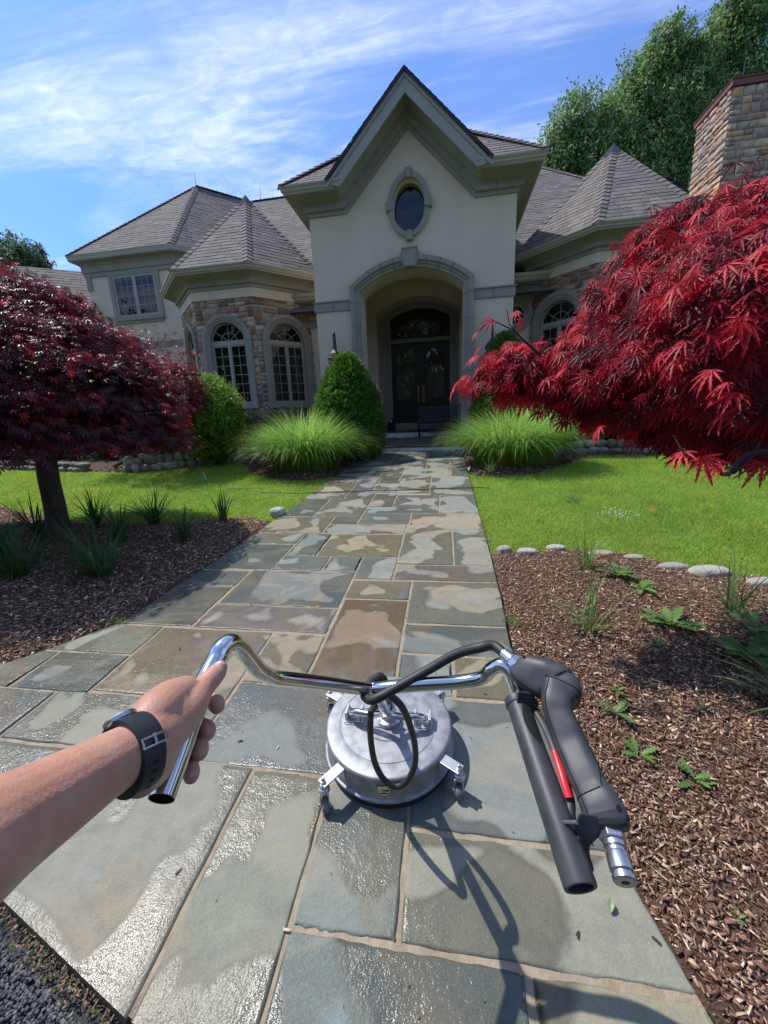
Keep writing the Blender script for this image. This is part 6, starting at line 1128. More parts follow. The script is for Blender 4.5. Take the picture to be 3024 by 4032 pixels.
def clover():
    c = atg(1330, 1112); n = 28; s = MB(); X = c[0] + RNG.normal(0, .14, n); Y = c[1] + RNG.normal(0, .09, n)
    for x, y in zip(X, Y): z = gz(0, y) + .015; s.tube([(x, y, z - .03), (x, y, z + .01)], .001, 4, c=(.1, .2, .05)); s.lathe((x, y, z + .005), (0, 0, 1), [(.002, 0), (.007, .003), (.007, .009), (.002, .013)], 7)
    tag(s.build('clover_flowers', M['petal'], own=c), 'patch of small white clover heads in the lawn by the bright bed', 'flowers', kind='stuff')
clover()
def hose(label, pts, r, m_, cat='hose', name='garden_hose', grp=None): s = MB(); s.tube(spline(pts, 8), r, 8); tag(s.build(name, m_, own=tuple(pts[0]), smooth=True), label, cat, grp)
def gp(u, v, z=.012): g = atg(u, v); return np.array([g[0], g[1], gz(0, g[1]) + z])
hose('thin black pressure hose lying straight across the path before the tall grasses', [gp(560, 1063, .0), gp(640, 1067, .012), gp(690, 1066, .018), gp(780, 1063, .018), gp(900, 1060, .018), gp(1020, 1056, .018), gp(1060, 1055, .004)], .0065, M['rubber'])
hose('pale hose end with dark tip lying in the lawn beside the path', [gp(500, 1057, .01), gp(540, 1056, .015), gp(565, 1055, .012)], .006, M['tyre'])
s = MB(); s.prism([(0, 0, 0), (.035, .01, .0), (.010, .0, .15), (.0, 0, .14)], (0, .008, 0)); p = atg(443, 1034) + np.array([0, 0, -.02]); s.V = [(p[0] + x - z * .25, p[1] + y, p[2] + z) for x, y, z in s.V]; tag(s.build('plant_marker', M['plasterwhite'], own=tuple(p)), 'white pointed stake leaning at the foot of the curved rock wall', 'stake')
dead_leaf('crumpled pale scrap at the path edge before the tall grass', tuple(atg(1010, 1016)), .20, 1.7, M['plasterwhite'], 'plastic_scrap', 'scrap', None)
s = MB(); limb(s, (-7.6, 7.9, .66), (-5.6, 8.6, 1.0), .05, .02, .1, 3); limb(s, (-6.6, 8.3, .95), (-6.0, 8.1, 1.35), .02, .006, .1, 4); tag(s.build('fallen_branch', M['bark'], own=(-7.6, 7.9, .66), smooth=True), 'bent bare branch lying in the shade behind the curved rock wall', 'branch')

# ------------------------------------------------------------------ porch objects
def lantern(x, label, first=None):
    y = 10.02; t = empty('wall_lantern', (x, TY, 2.9), label, 'lantern', 'lanterns either side of the entrance arch'); c = (x, y)
    s = MB(); s.lathe((x, TY, 3.0), (0, -1, 0), [(.075, 0), (.075, .012), (.06, .025), (.03, .03)], 20); s.build('back_plate', M['blackmetal'], t, smooth=True)
    s = MB(); s.tube(spline([(x, TY - .02, 3.02), (x, TY - .09, 3.10), (x, TY - .10, 3.35), (x, TY - .13, 3.55), (x, TY - .20, 3.63), (x, y - .01, 3.58), (x, y, 3.45), (x, y, 3.30)], 6), .019, 8); s.tube(spline([(x, TY - .10, 3.3), (x, TY - .2, 3.4), (x, TY - .17, 3.5)], 5), .010, 6); s.build('arm', M['blackmetal'], t, smooth=True)
    s = MB(); s.lathe((x, y, 3.03), (0, 0, 1), [(.165, -.035), (.19, -.03), (.195, -.012), (.18, .0), (.165, .035), (.13, .10), (.08, .15), (.03, .19), (.024, .27), (.012, .29)], 6); s.build('cap', M['blackmetal'], t, bevel=.004)
    s = MB()
    for i in range(6): a = math.pi / 3 * i; s.tube([(x + .15 * math.cos(a), y + .15 * math.sin(a), 3.0), (x + .105 * math.cos(a), y + .105 * math.sin(a), 2.62)], .009, 6)
    s.lathe((x, y, 2.62), (0, 0, 1), [(.02, -.10), (.05, -.06), (.115, -.02), (.115, .012), (.02, .014)], 6); s.build('cage', M['blackmetal'], t)
    s = MB(); s.lathe((x, y, 2.63), (0, 0, 1), [(.098, 0), (.142, .36)], 6, cap=(False, False)); s.build('glass', M['lampglass'], t)
M['lampglass'] = mat('seeded_glass', (0.55, 0.56, 0.52), (0.45, 0.46, 0.44), 0.25, 12, trans=0.5)
lantern(TX - 1.93, 'black wall lantern nearest the stone wing windows, its cap above the dwarf spruce'); lantern(TX + 1.93, 'black wall lantern behind the crimson maple twig')
def bench():
    x0, x1 = aty(904, 905, 11.75)[0], aty(986, 900, 11.9)[0]; yf, yb = 11.72, 12.16; z0 = .905; t = empty('garden_bench', ((x0 + x1) / 2, 11.95, z0), 'black cast metal bench with a woven lattice back on the porch before the doors', 'bench')
    s = MB()
    for (y, a, b) in ((yf, 0, 1),):
        pass
    sl = lambda q: yb + q * .10
    for x in (x0, x1):
        l = MB(); l.tube(spline([(x, yf - .03, z0), (x, yf + .02, z0 + .2), (x, yf, z0 + .42), (x, yf + .02, z0 + .60)], 5), .016, 8); l.build('leg', M['blackmetal'], t, smooth=True)
        l = MB(); l.tube(spline([(x, yb + .06, z0 + .0), (x, yb + .0, z0 + .22), (x, yb, z0 + .42)], 5), .016, 8); l.build('leg', M['blackmetal'], t, smooth=True)
        l = MB(); l.tube(spline([(x, yf + .02, z0 + .60), (x, yf + .12, z0 + .66), (x, yb - .1, z0 + .64), (x, yb + .04, z0 + .68)], 5), .018, 8); l.build('armrest', M['blackmetal'], t, smooth=True)
    s.box((x0, yf, z0 + .40), (x1, yf + .03, z0 + .435)); s.box((x0, yb - .03, z0 + .40), (x1, yb, z0 + .435)); n = 22
    for i in range(n): x = x0 + (x1 - x0) * (i + .5) / n; s.box((x - .014, yf + .02, z0 + .418), (x + .014, yb - .02, z0 + .426))
    for i in range(6): y = yf + .05 + i * .065; s.box((x0, y - .014, z0 + .4265), (x1, y + .014, z0 + .434))
    s.build('seat', M['blackmetal'], t)
    b = MB(); fn = lambda x, y, z: (x, yb + .10 * (z - z0 - .42) / .45 + y, z)
    b.box((x0, -.012, z0 + .47), (x1, .012, z0 + .50), fn=fn); b.box((x0, -.014, z0 + .855), (x1, .014, z0 + .895), fn=fn); b.box((x0 - .016, -.014, z0 + .42), (x0 + .016, .014, z0 + .90), fn=fn); b.box((x1 - .016, -.014, z0 + .42), (x1 + .016, .014, z0 + .90), fn=fn)
    n = 13
    for i in range(1, n): x = x0 + (x1 - x0) * i / n; b.box((x - .013, -.006, z0 + .50), (x + .013, -.001, z0 + .855), fn=fn)
    for i in range(1, 6): z = z0 + .50 + .355 * i / 6; b.box((x0 + .016, .0, z - .010), (x1 - .016, .005, z + .010), fn=fn)
    b.build('backrest', M['blackmetal'], t, recalc=True)
bench()
def bag():
    c = aty(846, 928, 12.52); c[2] = 1.116; t = empty('bag', c, 'dark navy bag with a white tag standing on the upper step beside the door', 'bag'); s = MB(); prof = [(.0, .0), (.125, .0), (.15, .03), (.158, .12), (.15, .24), (.12, .31), (.07, .345), (.055, .37), (.06, .40), (.03, .415), (.0, .415)]
    s.lathe(c, (0, 0, 1), prof[1:-1], 24); s.V = [(c[0] + (x - c[0]) * (1 + .08 * math.sin(9 * z + 5 * x)) * .85, c[1] + (y - c[1]) * .7 + .01 * math.sin(31 * z), z) for x, y, z in s.V]; s.build('sack', M['navy'], t, smooth=True, subsurf=1)
    s = MB(); s.box((c[0] - .03, c[1] - .125, c[2] + .27), (c[0] + .02, c[1] - .12, c[2] + .37)); s.build('tag', M['plasterwhite'], t)
M['navy'] = mat('navy_cloth', (0.012, 0.014, 0.035), (0.006, 0.007, 0.018), 0.6, 18, .4, 40, .01)
bag()

# ------------------------------------------------------------------ rotary surface cleaner
SL = math.atan(S); EXv, EYv, EZv = np.array([1.0, 0, 0]), np.array([0, math.cos(SL), math.sin(SL)]), np.array([0, -math.sin(SL), math.cos(SL)])
DC = np.array([-.233, 1.338, gz(0, 1.338) + .008]); dl = lambda x, y, z: DC + EXv * x + EYv * y + EZv * z
cleaner = empty('surface_cleaner', DC, 'round stainless steel surface cleaner on casters with a chrome handlebar and black gun', 'surface cleaner')
s = MB(); s.lathe(DC, EZv, [(.252, .030), (.2665, .030), (.2685, .034), (.2665, .039), (.260, .042), (.2575, .048), (.2555, .112), (.2575, .118), (.2575, .124), (.2560, .1300), (.2525, .1340), (.2470, .1356), (.2045, .1357), (.202, .1357), (.1995, .1335), (.1955, .1335), (.193, .1358), (.190, .136), (.01, .136)], 96)
deck = s.build('deck', M['steel'], cleaner, smooth=True)
s = MB()                                                # embossed plate under the brackets
def rr(w_, h_, r, n=6): return [(sx * (w_ - r) + r * math.cos(a), sy * (h_ - r) + r * math.sin(a)) for sx, sy, a0 in ((1, 1, 0), (-1, 1, 90), (-1, -1, 180), (1, -1, 270)) for a in np.radians(np.linspace(a0, a0 + 90, n))]
sweep(s, rr(.178, .045, .012), [(-.004, .1355), (-.0015, .1395), (.0015, .1395), (.004, .1355)], lambda q, h: dl(q[0], q[1] + .005, h), closed=True)
sweep(s, [(.105 * math.cos(t), .105 * math.sin(t)) for t in np.linspace(math.radians(200), math.radians(340), 30)], [(-.004, .1355), (-.0015, .139), (.0015, .139), (.004, .1355)], lambda q, h: dl(q[0], q[1] + .005, h)); s.build('embossing', M['steel'], deck, smooth=True)
s = MB(); s.lathe(DC, EZv, [(.245, .0), (.261, .0), (.263, .0295), (.245, .0295)], 72); s.build('brush_skirt', M['rubber'], cleaner, smooth=True)  # real skirt, widened so its black also gives the shadow under the rim
b = MB()                                                # maker's badge on the skirt
bc = -86; bpt = lambda a, h, o: dl((.2565 + o) * math.cos(math.radians(bc + a)), (.2565 + o) * math.sin(math.radians(bc + a)), h)
def badge(pts, o0, o1, mi): b.mi = mi; k = [bpt(a, h, o1) for a, h in pts]; b.add(k, [tuple(range(len(k)))]); n = len(pts); q = [bpt(a, h, o0) for a, h in pts]; b.add(k + q, [(i, (i + 1) % n, n + (i + 1) % n, n + i) for i in range(n)])
SHL = [(-6.2, .104), (-5.8, .085), (-3.8, .066), (0, .056), (3.2, .063), (5.4, .080), (5.2, .096), (3.4, .107)]; hole = lambda k_, dx=0, dz=0: [(a * k_ + dx, .082 + (h - .082) * k_ + dz) for a, h in SHL]
badge(hole(1.0), -.001, .0012, 1); badge(hole(.91), -.001, .0016, 0)
for pts in ([(-2.6, .0895), (-1.4, .0855), (-2.5, .0805)], [(-1.1, .0915), (-.7, .0915), (1.3, .0775), (.8, .0765)], [(.9, .0915), (1.3, .0905), (-.9, .0768), (-1.3, .0778)], [(1.0, .0875), (2.0, .0895), (4.3, .0885), (4.0, .0815), (1.5, .0805)], [(-3.2, .0725), (0, .0745), (3.4, .0725), (2.2, .0685), (-2.0, .0685)], [(2.4, .0995), (3.8, .0975), (3.9, .0945), (2.6, .0950)]): badge(pts, .001, .0019, 1)
b.build('badge', [M['chrome'], M['groove']], deck, recalc=False)
for a in (-70, -40, -120): s = MB(); p = dl(.256 * math.cos(math.radians(a)), .256 * math.sin(math.radians(a)), .06); s.lathe(p, p - dl(0, 0, .06), [(.0045, 0), (.0045, .003), (.002, .005)], 10); s.build('rivet', M['zinc'], deck, smooth=True)
HB = dl(0, .005, .136); s = MB(); s.lathe(HB, EZv, [(.052, 0), (.053, .002), (.053, .016), (.050, .019), (.034, .020), (.033, .024), (.031, .062), (.026, .068), (.020, .070), (.018, .085)], 40); hub = s.build('hub', M['cast'], cleaner, smooth=True)
for a in (45, 135, 225, 315): s = MB(); s.lathe(HB + EXv * .043 * math.cos(math.radians(a)) + EYv * .043 * math.sin(math.radians(a)) + EZv * .0185, EZv, [(.006, 0), (.006, .0035), (.003, .0035), (.003, .001)], 10); s.build('bolt', M['zinc'], hub, smooth=True)
J = at(806, 1488, 1.03)
for sg in (-1, 1):
    s = MB(); bx = .142
    for q in (-1, 1): s.box((sg * bx + q * .030 - .006, -.024, .136), (sg * bx + q * .030 + .006, .030, .178), fn=dl)
    s.box((sg * bx - .024, .014, .136), (sg * bx + .024, .030, .160), fn=dl); s.box((sg * bx - .040, -.030, .1355), (sg * bx + .040, .036, .1405), fn=dl)
    s.build('fork_bracket', M['cast'], cleaner, bevel=.003)
    s = MB(); s.tube([dl(sg * bx - .04, .0, .160), dl(sg * bx + .04, .0, .160)], .006, 10); s.build('pivot_pin', M['zinc'], cleaner, smooth=True)
H0 = dl(0, -.01, .17); MJ = H0 + (J - H0) * .17
def chrome(name, pts, r, k=8, parent=cleaner, n=18, m_='chrome'): s = MB(); s.tube(spline(pts, k), r, n); return s.build(name, M[m_], parent, smooth=True)
for sg in (-1, 1): chrome('fork_arm', [dl(sg * .142, 0, .160), dl(sg * .150, -.015, .176), dl(sg * .128, -.03, .196), dl(sg * .06, -.045, .205), MJ * .5 + dl(sg * .022, -.045, .21) * .5, MJ + (J - H0) * .03], .0135)
chrome('shaft', [MJ, J * .5 + MJ * .5, J + (J - MJ) * .01], .0165, 2)
s = MB(); gq = HB + EZv * .085 + np.array([-.002, -.022, .0]); ga = _n(EYE - gq); s.lathe(gq, ga, [(.010, -.02), (.021, -.012), (.021, .006)], 20); s.build('swivel', M['chrome'], cleaner, smooth=True)
s = MB(); s.lathe(gq, ga, [(.0175, .002), (.0175, .010), (.0255, .010), (.0265, .004), (.0255, -.003), (.0175, -.003), (.0175, .002)], 28, cap=(False, False)); s.build('rubber_ring', M['rubber'], cleaner, smooth=True)
for (u, v, off) in ((697.7, 1690, .125), (992, 1661, .125), (712.6, 1497, .120), (952, 1492, .115)):
    p = atg(u, v, off); q = p - DC; lx, ly = q @ EXv, q @ EYv; d = _n([lx, ly]); a = math.atan2(ly, lx); R_ = math.hypot(lx, ly); rad = EXv * d[0] + EYv * d[1]; tn = -EXv * d[1] + EYv * d[0]; fnc = lambda x, y, z: DC + rad * x + tn * y + EZv * z
    s = MB(); s.box((.250, -.021, .112), (R_ + .008, .021, .118), fn=fnc); s.box((.254, -.021, .060), (.259, .021, .112), fn=fnc); arm = s.build('caster_bracket', M['cast'], cleaner, bevel=.002)
    ct = empty('caster', tuple(fnc(R_, 0, .11))); ct.parent = cleaner; ct.location = Vector(np.array(fnc(R_, 0, .11)) - base_of(cleaner)); WL[ct.name] = np.array(fnc(R_, 0, .11))
    s = MB(); s.lathe(fnc(R_, 0, .078), EZv, [(.021, 0), (.023, .006), (.020, .016), (.013, .020), (.013, .033)], 20); s.lathe(fnc(R_, 0, .118), EZv, [(.011, 0), (.011, .007), (.006, .008), (.006, .017), (.003, .019)], 6); s.build('swivel_head', M['zinc'], ct, bevel=.001, smooth=True)
    ta = .3 if u < 720 else -.1; fx = EXv * math.cos(ta) + EYv * math.sin(ta); fy = -EXv * math.sin(ta) + EYv * math.cos(ta); off_ = -.014; ff = lambda x, y, z: DC + rad * R_ + fx * x + fy * (y + off_) + EZv * z; s = MB()
    for q in (-1, 1): s.prism([ff(q * .0135, -.014, .026), ff(q * .0135, .010, .026), ff(q * .0135, .030, .080), ff(q * .0135, -.006, .082)], fx * .0025 * q)
    s.prism([ff(-.0135, -.006, .079), ff(.0135, -.006, .079), ff(.0135, .030, .079), ff(-.0135, .030, .079)], EZv * .003); s.build('fork', M['zinc'], ct)
    s = MB(); s.lathe(ff(-.0105, 0, .0275), fx, [(.012, .0), (.0245, .0), (.0275, .004), (.0275, .017), (.0245, .021), (.012, .021)], 28); s.build('wheel', M['tyre'], ct, smooth=True)
    s = MB(); s.tube([ff(-.021, 0, .0275), ff(.021, 0, .0275)], .004, 8); s.lathe(ff(-.0205, 0, .0275), -fx, [(.0065, 0), (.0065, .004)], 6); s.build('axle', M['zinc'], ct)
# chrome handlebar: one bent tube each side of the joint
TD = .0172
kx = lambda u, v: ((200 + .788 * u) / DS, (2600 + .788 * v) / DS)
TE = at(*kx(553, 692), .512); TG = at(*kx(770, 110), .655)
hl = [TE, TE * .6 + TG * .4, TG, at(467, 1425, .69), at(480, 1400, .705), at(500, 1389, .725), at(522, 1402, .755), at(545, 1430, .79), at(566, 1452, .82), at(595, 1464, .86), at(660, 1471, .92), at(760, 1484, 1.0), at(803, 1490, 1.035)]
s = MB(); P = spline(hl, 8); s.tube(P, TD, 24, cap=False); s.tube(P[:10], TD * .90, 24, cap=False); k0 = len(s.V)
d0 = _n(P[1] - P[0]); s.lathe(P[0], d0, [(TD * .90, .0), (TD, .0)], 24, cap=(False, False)); s.build('handlebar', M['chrome'], cleaner, smooth=True)
s = MB(); s.lathe(P[0] + d0 * .05, d0, [(TD * .89, 0), (TD * .89, .002)], 20); s.build('tube_dark_disc', M['groove'], cleaner)  # black disc set inside the open tube to paint its dark interior
hr = [at(806, 1490, 1.035), at(830, 1486, 1.02), at(900, 1479, 1.0), at(990, 1473, .98), at(1040, 1464, .96), at(1062, 1445, .94), at(1082, 1437, .925), at(1101, 1450, .91), at(1114, 1478, .895), at(1124, 1512, .88), at(1135, 1548, .85)]
s = MB(); s.tube(spline(hr, 8), TD, 24); s.build('handlebar', M['chrome'], cleaner, smooth=True)
for (u0, v0, z0) in ((560, 1447, .81), (608, 1466, .87)): pass
# --- trigger gun
gun = empty('trigger_gun', at(1180, 1650, .75)); gun.parent = cleaner; gun.location = Vector(at(1180, 1650, .75) - base_of(cleaner)); WL[gun.name] = at(1180, 1650, .75)
gx = lambda u, v: ((1800 + .5425 * u) / DS, (2400 + .5425 * v) / DS)
BT, BB = at(*gx(432, 665), .865), at(*gx(898, 2025), .592); bd_ = _n(BB - BT); L_b = np.linalg.norm(BB - BT); s = MB()
s.lathe(BT, bd_, [(.0185, -.004), (.0265, -.004), (.0270, .010), (.0262, .012), (.0245, .0125), (.0243, .02), (.0252, L_b * .5), (.0258, L_b - .004), (.0250, L_b), (.0195, L_b), (.0185, L_b - .06), (.001, L_b - .061)], 40, cap=(True, False)); s.build('sleeve', M['plastic'], gun, smooth=True)
bq = at(*gx(742, 770), .785) - BT; bq = _n(bq - bd_ * (bq @ bd_)); bv = _n(EYE - BT); bv = _n(bv - bd_ * (bv @ bd_)); bq = _n(bq + bv * .75); bw = np.cross(bd_, bq); s = MB(); s.mi = 0
V = []; nn_ = 24
for i in range(nn_ + 1):
    t = i / nn_; h = L_b * (.07 + .27 * t); wd = math.radians(38) * math.sin(math.pi * min(1, (t * .93 + .07))) ** .6
    for a in np.linspace(-wd, wd, 7): V.append(BT + bd_ * h + (bq * math.cos(a) + bw * math.sin(a)) * .0254)
s.add(V, [(7 * i + k, 7 * i + k + 1, 7 * i + k + 8, 7 * i + k + 7) for i in range(nn_) for k in range(6)]); s.build('sleeve_dark_patch', M['groove'], gun, recalc=False)  # dark patch on the sleeve surface, standing in for a shaded cutaway
def loft(pts, n=28, e=3.0, sharp=None):
    C_ = [at(*gx(u, v), z) for (u, v, z, a, b) in pts]; C2 = spline(C_, 5); A = np.interp(np.linspace(0, len(pts) - 1, len(C2)), range(len(pts)), [p[3] for p in pts]); B = np.interp(np.linspace(0, len(pts) - 1, len(C2)), range(len(pts)), [p[4] for p in pts])
    V, Fc, fr = [], [], []
    for i, c in enumerate(C2):
        T_ = _n(C2[min(i + 1, len(C2) - 1)] - C2[max(i - 1, 0)]); vw = _n(EYE - c); U_ = _n(np.cross(T_, vw)); W_ = np.cross(U_, T_); fr.append((c, U_, W_, A[i], B[i], T_))
        for k in range(n):
            t = 2 * math.pi * k / n; ct, st_ = math.cos(t), math.sin(t); V.append(c + U_ * A[i] * np.sign(ct) * abs(ct) ** (2 / e) + W_ * B[i] * np.sign(st_) * abs(st_) ** (2 / e))
    for i in range(len(C2) - 1):
        for k in range(n): Fc.append((i * n + k, i * n + (k + 1) % n, (i + 1) * n + (k + 1) % n, (i + 1) * n + k))
    Fc += [tuple(range(n))[::-1], tuple((len(C2) - 1) * n + k for k in range(n))]; return V, Fc, fr
body = [(425, 400, .90, .014, .016), (440, 415, .895, .025, .024), (480, 440, .885, .035, .032), (560, 475, .87, .041, .038), (640, 505, .855, .044, .040), (700, 535, .845, .0455, .041), (732, 568, .835, .045, .041), (742, 596, .825, .0425, .040), (730, 640, .812, .034, .036), (724, 690, .80, .030, .034), (742, 770, .785, .028, .032), (783, 870, .765, .030, .031), (828, 980, .745, .031, .031), (878, 1090, .722, .031, .031), (926, 1200, .70, .031, .031), (968, 1290, .683, .0292, .030), (1003, 1350, .672, .031, .031), (1040, 1420, .66, .034, .033), (1072, 1490, .65, .0355, .034), (1095, 1545, .642, .034, .032), (1106, 1590, .636, .027, .026), (1110, 1605, .634, .016, .016)]
V, Fc, fr = loft(body, 40, 3.6); s = MB(); s.add(V, Fc); s.build('body', M['plastic'], gun, smooth=True)
g = MB()
def surf(i, ang, o=1.004, e=3.6): c, U_, W_, a, b, T_ = fr[i]; t = math.radians(ang); ct, st_ = math.cos(t), math.sin(t); return c + U_ * a * o * np.sign(ct) * abs(ct) ** (2 / e) + W_ * b * o * np.sign(st_) * abs(st_) ** (2 / e)
seam = [surf(i, 58) for i in range(6, len(fr) - 4)]; sgn = 1
g.tube(seam, .0011, 6)
for (i0, a0, a1) in ((37, 10, 170), (80, 10, 110)):
    g.tube([surf(i0 if True else i0, a) for a in range(a0, a1, 8)], .0011, 6)
g.tube([surf(int(i), a) for i, a in zip(np.linspace(37, 80, 30), np.interp(np.linspace(0, 1, 30), [0, .1, .8, 1], [168, 145, 145, 112]))], .0010, 6); 
for (i, a) in ((10, 128), (30, 145), (90, 122), (95, 150)): p = surf(i, a, .99); nn = _n(p - fr[i][0]); g.lathe(p, nn, [(.0045, 0), (.0045, .0012)], 12)
g.build('seam', M['groove'], gun, smooth=True)
g = MB(); q = [surf(i, a, 1.0) for i, a in ((15, 152), (20, 124), (29, 130), (27, 158), (19, 170))]; g.tube(q + [q[0]], .0009, 5)
for k in range(5):
    for j in range(4): a_ = q[0] * (1 - (k + 1) / 7) + q[3] * ((k + 1) / 7); b_ = q[1] * (1 - (k + 1) / 7) + q[2] * ((k + 1) / 7); p0 = a_ + (b_ - a_) * (.2 + .17 * j); p1 = a_ + (b_ - a_) * (.2 + .17 * j + .06 + .05 * ((j * 3 + k) % 3) / 2); nn = _n(EYE - p0); g.tube([p0 + nn * .0014, p1 + nn * .0014], .0006, 4)
g.build('raised_plate', M['plastic'], gun, smooth=True)
# web that joins body and sleeve at both ends
s = MB()
for pts, z0, th in (([(440, 590), (540, 600), (600, 690), (560, 730), (520, 800), (500, 740), (430, 680)], .835, .022), ([(850, 1560), (890, 1470), (1050, 1500), (1040, 1640), (960, 1720), (965, 1790), (1000, 1900), (900, 1950), (780, 1800), (800, 1700), (880, 1650)], .628, .026)):
    s = MB(); P = [at(*gx(u, v), z0) for u, v in pts]; vw = _n(P[0] - EYE); s.prism(P, vw * th); s.build('web', M['plastic'], gun, bevel=.004)
s = MB(); P = [at(*gx(u, v), z) for u, v, z in ((708, 1025, .745), (738, 1120, .726), (778, 1250, .70), (815, 1370, .68))]; s.tube(spline(P, 5), .0075, 10, flat=.75); s.build('trigger', M['redplastic'], gun, smooth=True)
s = MB(); P = [at(*gx(u, v), z) for u, v, z in ((560, 720, .845), (640, 860, .80), (700, 1000, .757), (745, 1130, .733), (790, 1270, .706), (820, 1390, .684), (822, 1470, .672), (825, 1520, .665))]; s.tube(spline(P, 5), .0085, 10, flat=.8); s.build('lever', M['plastic'], gun, smooth=True)
s = MB(); s.tube([at(*gx(775, 1543), .645), at(*gx(872, 1545), .628)], .0032, 8); s.build('pin', M['zinc'], gun, smooth=True)
p0, p1 = at(*gx(1108, 1600), .634), at(*gx(1222, 1985), .574); ax = _n(p1 - p0); Lq = np.linalg.norm(p1 - p0)
s = MB(); s.lathe(p0, ax, [(.019, .0), (.0215, .002), (.0215, Lq * .22), (.019, Lq * .26)], 6); s.build('hex_nut', M['zinc'], gun, bevel=.001)
s = MB(); s.lathe(p0, ax, [(.012, Lq * .2), (.017, Lq * .27), (.017, Lq * .36), (.0142, Lq * .39), (.0142, Lq * .45), (.0162, Lq * .47), (.0172, Lq * .50), (.0172, Lq * .80), (.0146, Lq * .84), (.0146, Lq * .88), (.0170, Lq * .90), (.0170, Lq * .97), (.015, Lq), (.006, Lq), (.006, Lq * .9)], 32, cap=(False, True)); s.build('quick_plug', M['zinc'], gun, smooth=True)
# --- high pressure whip hose
f0, f1 = at(*gx(335, 318), .925), at(*gx(452, 412), .885); ax = _n(f1 - f0); Lf = np.linalg.norm(f1 - f0); s = MB(); s.lathe(f0, ax, [(.0125, 0), (.0150, .002), (.0155, Lf * .55), (.0125, Lf * .6)], 24); s.lathe(f0 + ax * Lf * .58, ax, [(.0168, 0), (.0172, .002), (.0172, Lf * .34), (.012, Lf * .42)], 6); s.build('hose_coupling', M['zinc'], cleaner, smooth=True)
hp = [f0 + ax * .01, f0 - ax * .03, at(1035, 1399, .955), at(985, 1413, .985), at(930, 1444, 1.0), at(870, 1478, .995), at(825, 1503, .985), at(802, 1512, .99), at(788, 1503, 1.02), at(790, 1487, 1.065), at(805, 1470, 1.095), at(820, 1462, 1.11), at(830, 1472, 1.12), at(828, 1488, 1.11), at(842, 1502, 1.10), at(866, 1524, 1.13), at(884, 1562, 1.18), at(896, 1610, 1.24), at(895, 1655, 1.30), at(876, 1690, 1.34), at(852, 1698, 1.35), at(828, 1682, 1.34), at(810, 1648, 1.30), at(801, 1600, 1.24), at(800, 1555, 1.20), at(806, 1530, 1.22), HB + EZv * .085]
s = MB(); pp = spline(hp, 8); s.tube(pp, list(np.interp(np.linspace(0, 1, len(pp)), [0, .45, .6, 1], [.0125, .0122, .0105, .0105])), 14); s.build('whip_hose', M['rubber'], cleaner, smooth=True)

# ------------------------------------------------------------------ the person's arm and hand on the handlebar
person = empty('person', at(*kx(560, 330), .5), 'bare forearm with a black watch strap, the hand gripping the end of the chrome handlebar', 'person')
def chain(mb, pts, flat=1.0, k=6):
    P = [np.array(p[0]) for p in pts]; Rr = [p[1] for p in pts]; Q = spline(P, k); r = np.interp(np.linspace(0, len(P) - 1, len(Q)), range(len(P)), Rr); mb.tube(Q, list(r), 22, flat=flat)
    for p, r_ in ((Q[0], r[0]), (Q[-1], r[-1])): mb.lathe(p - np.array([0, 0, r_]), (0, 0, 1), [(r_ * math.sin(a), r_ * (1 - math.cos(a))) for a in np.linspace(.05, math.pi - .05, 10)], 20)
K_ = lambda u, v, z: at(*kx(u, v), z)
hm = MB()
chain(hm, [(at(-300, 1990, .215), .046), (at(-120, 1872, .255), .044), (at(0, 1795, .30), .0405), (at(120, 1722, .345), .0365), (at(215, 1664, .39), .0325), (at(290, 1618, .435), .0305), (K_(500, 365, .475), .036), (K_(570, 310, .51), .038), (K_(640, 250, .55), .033)], flat=1.0)
chain(hm, [(K_(455, 345, .455), .022), (K_(520, 270, .485), .028), (K_(590, 205, .53), .028), (K_(665, 155, .575), .022)])
chain(hm, [(K_(420, 500, .425), .024), (K_(490, 510, .455), .025), (K_(545, 470, .495), .023), (K_(580, 420, .525), .021)])
chain(hm, [(K_(455, 580, .455), .022), (K_(515, 540, .50), .022), (K_(560, 480, .535), .020)])
chain(hm, [(K_(500, 400, .455), .026), (K_(600, 320, .505), .030), (K_(680, 240, .55), .0275), (K_(728, 175, .585), .0215), (K_(765, 130, .606), .0178), (K_(800, 92, .620), .0172), (K_(832, 58, .632), .0152), (K_(846, 38, .638), .0120)])
for pts in ([(K_(640, 190, .585), .018), (K_(700, 180, .650), .0160), (K_(760, 188, .695), .0145), (K_(805, 200, .693), .0141), (K_(828, 218, .668), .0143), (K_(832, 232, .655), .0119)],
            [(K_(600, 300, .56), .018), (K_(650, 305, .635), .0160), (K_(710, 322, .675), .0148), (K_(757, 333, .668), .0143), (K_(780, 347, .640), .0143), (K_(784, 362, .627), .0121)],
            [(K_(565, 400, .54), .018), (K_(615, 410, .610), .0160), (K_(670, 425, .648), .0148), (K_(715, 430, .642), .0146), (K_(742, 442, .614), .0146), (K_(745, 460, .602), .0123)],
            [(K_(540, 480, .53), .017), (K_(580, 515, .585), .0148), (K_(630, 532, .615), .0134), (K_(673, 538, .610), .0130), (K_(700, 555, .588), .0130), (K_(703, 578, .577), .0110)]): chain(hm, pts)
body_o = hm.build('arm', M['skin'], person)
md = body_o.modifiers.new('remesh', 'REMESH'); md.mode = 'VOXEL'; md.voxel_size = .0019; md.use_smooth_shade = True
md = body_o.modifiers.new('smooth', 'SMOOTH'); md.factor = .5; md.iterations = 7
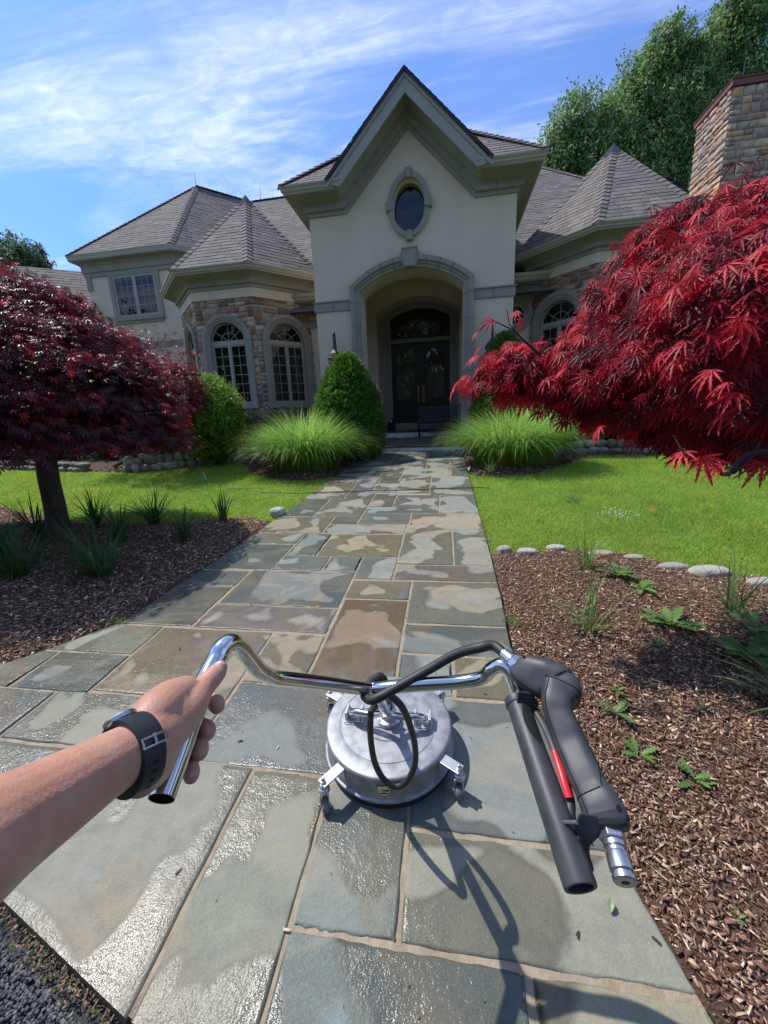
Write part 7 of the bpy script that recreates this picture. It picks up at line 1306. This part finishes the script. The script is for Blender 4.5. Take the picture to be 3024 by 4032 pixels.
def nail(c, nrm, up, a, b): s = MB(); nrm, up = _n(nrm), _n(up); up = _n(up - nrm * (up @ nrm)); sd_ = np.cross(nrm, up); V = [c + nrm * .0012]; n = 16; R1 = [c + up * b * math.cos(t) + sd_ * a * math.sin(t) - nrm * .0016 * (math.sin(t) ** 2) for t in np.linspace(0, 2 * math.pi, n, endpoint=False)]; s.add(V + R1, [(0, 1 + i, 1 + (i + 1) % n) for i in range(n)]); s.build('fingernail', M['nail'], person, smooth=True)
for (c, r, o, upv) in ((K_(842, 40, .638), .0128, (.15, -.75, -.6), (1, -1.2, .3)), (K_(784, 356, .632), .0125, (.85, .1, -.5), (0.1, 1, -.3)), (K_(746, 452, .607), .0128, (.85, .1, -.5), (.1, 1, -.3)), (K_(704, 568, .581), .0112, (.85, .1, -.5), (.05, 1, -.3))):
    nr = CAM @ _n((o[0] * .72, o[1], o[2] * 1.5)); nail(c + nr * r * 1.03, nr, CAM @ _n(upv), .0060, .0078)
# watch strap
wc = at(285, 1626, .430); ta_ = _n(at(290, 1618, .435) - at(215, 1664, .39)); ta_ = _n(ta_ + CAM @ np.array([.25, -.02, -.1])); vw = _n(EYE - wc); uu_ = _n(np.cross(ta_, vw)); ww_ = np.cross(uu_, ta_)
watch = empty('watch', wc); watch.parent = person; watch.location = Vector(wc - base_of(person)); WL[watch.name] = wc
ra, rb = .0375, .0350
def band(ang, off, w_): t = math.radians(ang); return wc + uu_ * (ra + off) * math.cos(t) + ww_ * (rb + off) * math.sin(t) + ta_ * w_
s = MB(); n = 64; prof = [(-.003, -.0150), (.0018, -.0142), (.0026, 0), (.0018, .0142), (-.003, .0150), (-.005, .014), (-.005, -.014)]; V = [band(360 * i / n, o, w_) for i in range(n) for (o, w_) in prof]; k = len(prof); s.add(V, [(i * k + q, i * k + (q + 1) % k, ((i + 1) % n) * k + (q + 1) % k, ((i + 1) % n) * k + q) for i in range(n) for q in range(k)]); s.build('strap', M['strap'], watch, smooth=True)
s = MB(); n = 40; V = [band(a, o, w_) for a in np.linspace(-75, 95, n) for (o, w_) in [(.0016, -.0135), (.0042, -.0125), (.0050, 0), (.0042, .0125), (.0016, .0135)]]; s.add(V, [(i * 5 + q, i * 5 + q + 1, (i + 1) * 5 + q + 1, (i + 1) * 5 + q) for i in range(n - 1) for q in range(4)] + [tuple(range(5)), tuple((n - 1) * 5 + q for q in range(5))]); s.build('strap_end', M['strap'], watch, smooth=True)
s = MB()
for a in (22, 36, 50, -40, -54, -66, 64): c = band(a, .0052, .0); tdir = _n(band(a + 4, .005, 0) - band(a - 4, .005, 0)); nn = _n(band(a, .01, 0) - c); sdv = ta_; s.add([c + nn * .0002] + [c + tdir * .0016 * math.cos(t) + sdv * .0036 * math.sin(t) + nn * .0002 for t in np.linspace(0, 2 * math.pi, 14, endpoint=False)], [(0, 1 + i, 1 + (i + 1) % 14) for i in range(14)])
s.build('strap_hole', M['groove'], watch, recalc=False)
s = MB(); A0, A1, W_ = 87, 99, .0140; ring = [band(A0, .0065, -W_), band((A0 + A1) / 2, .0075, -W_), band(A1, .0065, -W_), band(A1, .0075, 0), band(A1, .0065, W_), band((A0 + A1) / 2, .0075, W_), band(A0, .0065, W_), band(A0, .0075, 0), band(A0, .0065, -W_)]; s.tube(ring, .0013, 8); s.tube([band(A0, .0072, 0), band(A1 + 3, .0072, 0)], .0016, 6); s.build('buckle', M['zinc'], watch, smooth=True)
s = MB(); c = band(-168, -.002, 0); nn = _n(band(-168, .02, 0) - c); s.lathe(c, nn, [(.015, 0), (.017, .002), (.017, .006), (.015, .008)], 32); s.build('watch_case', M['zinc'], watch, smooth=True)
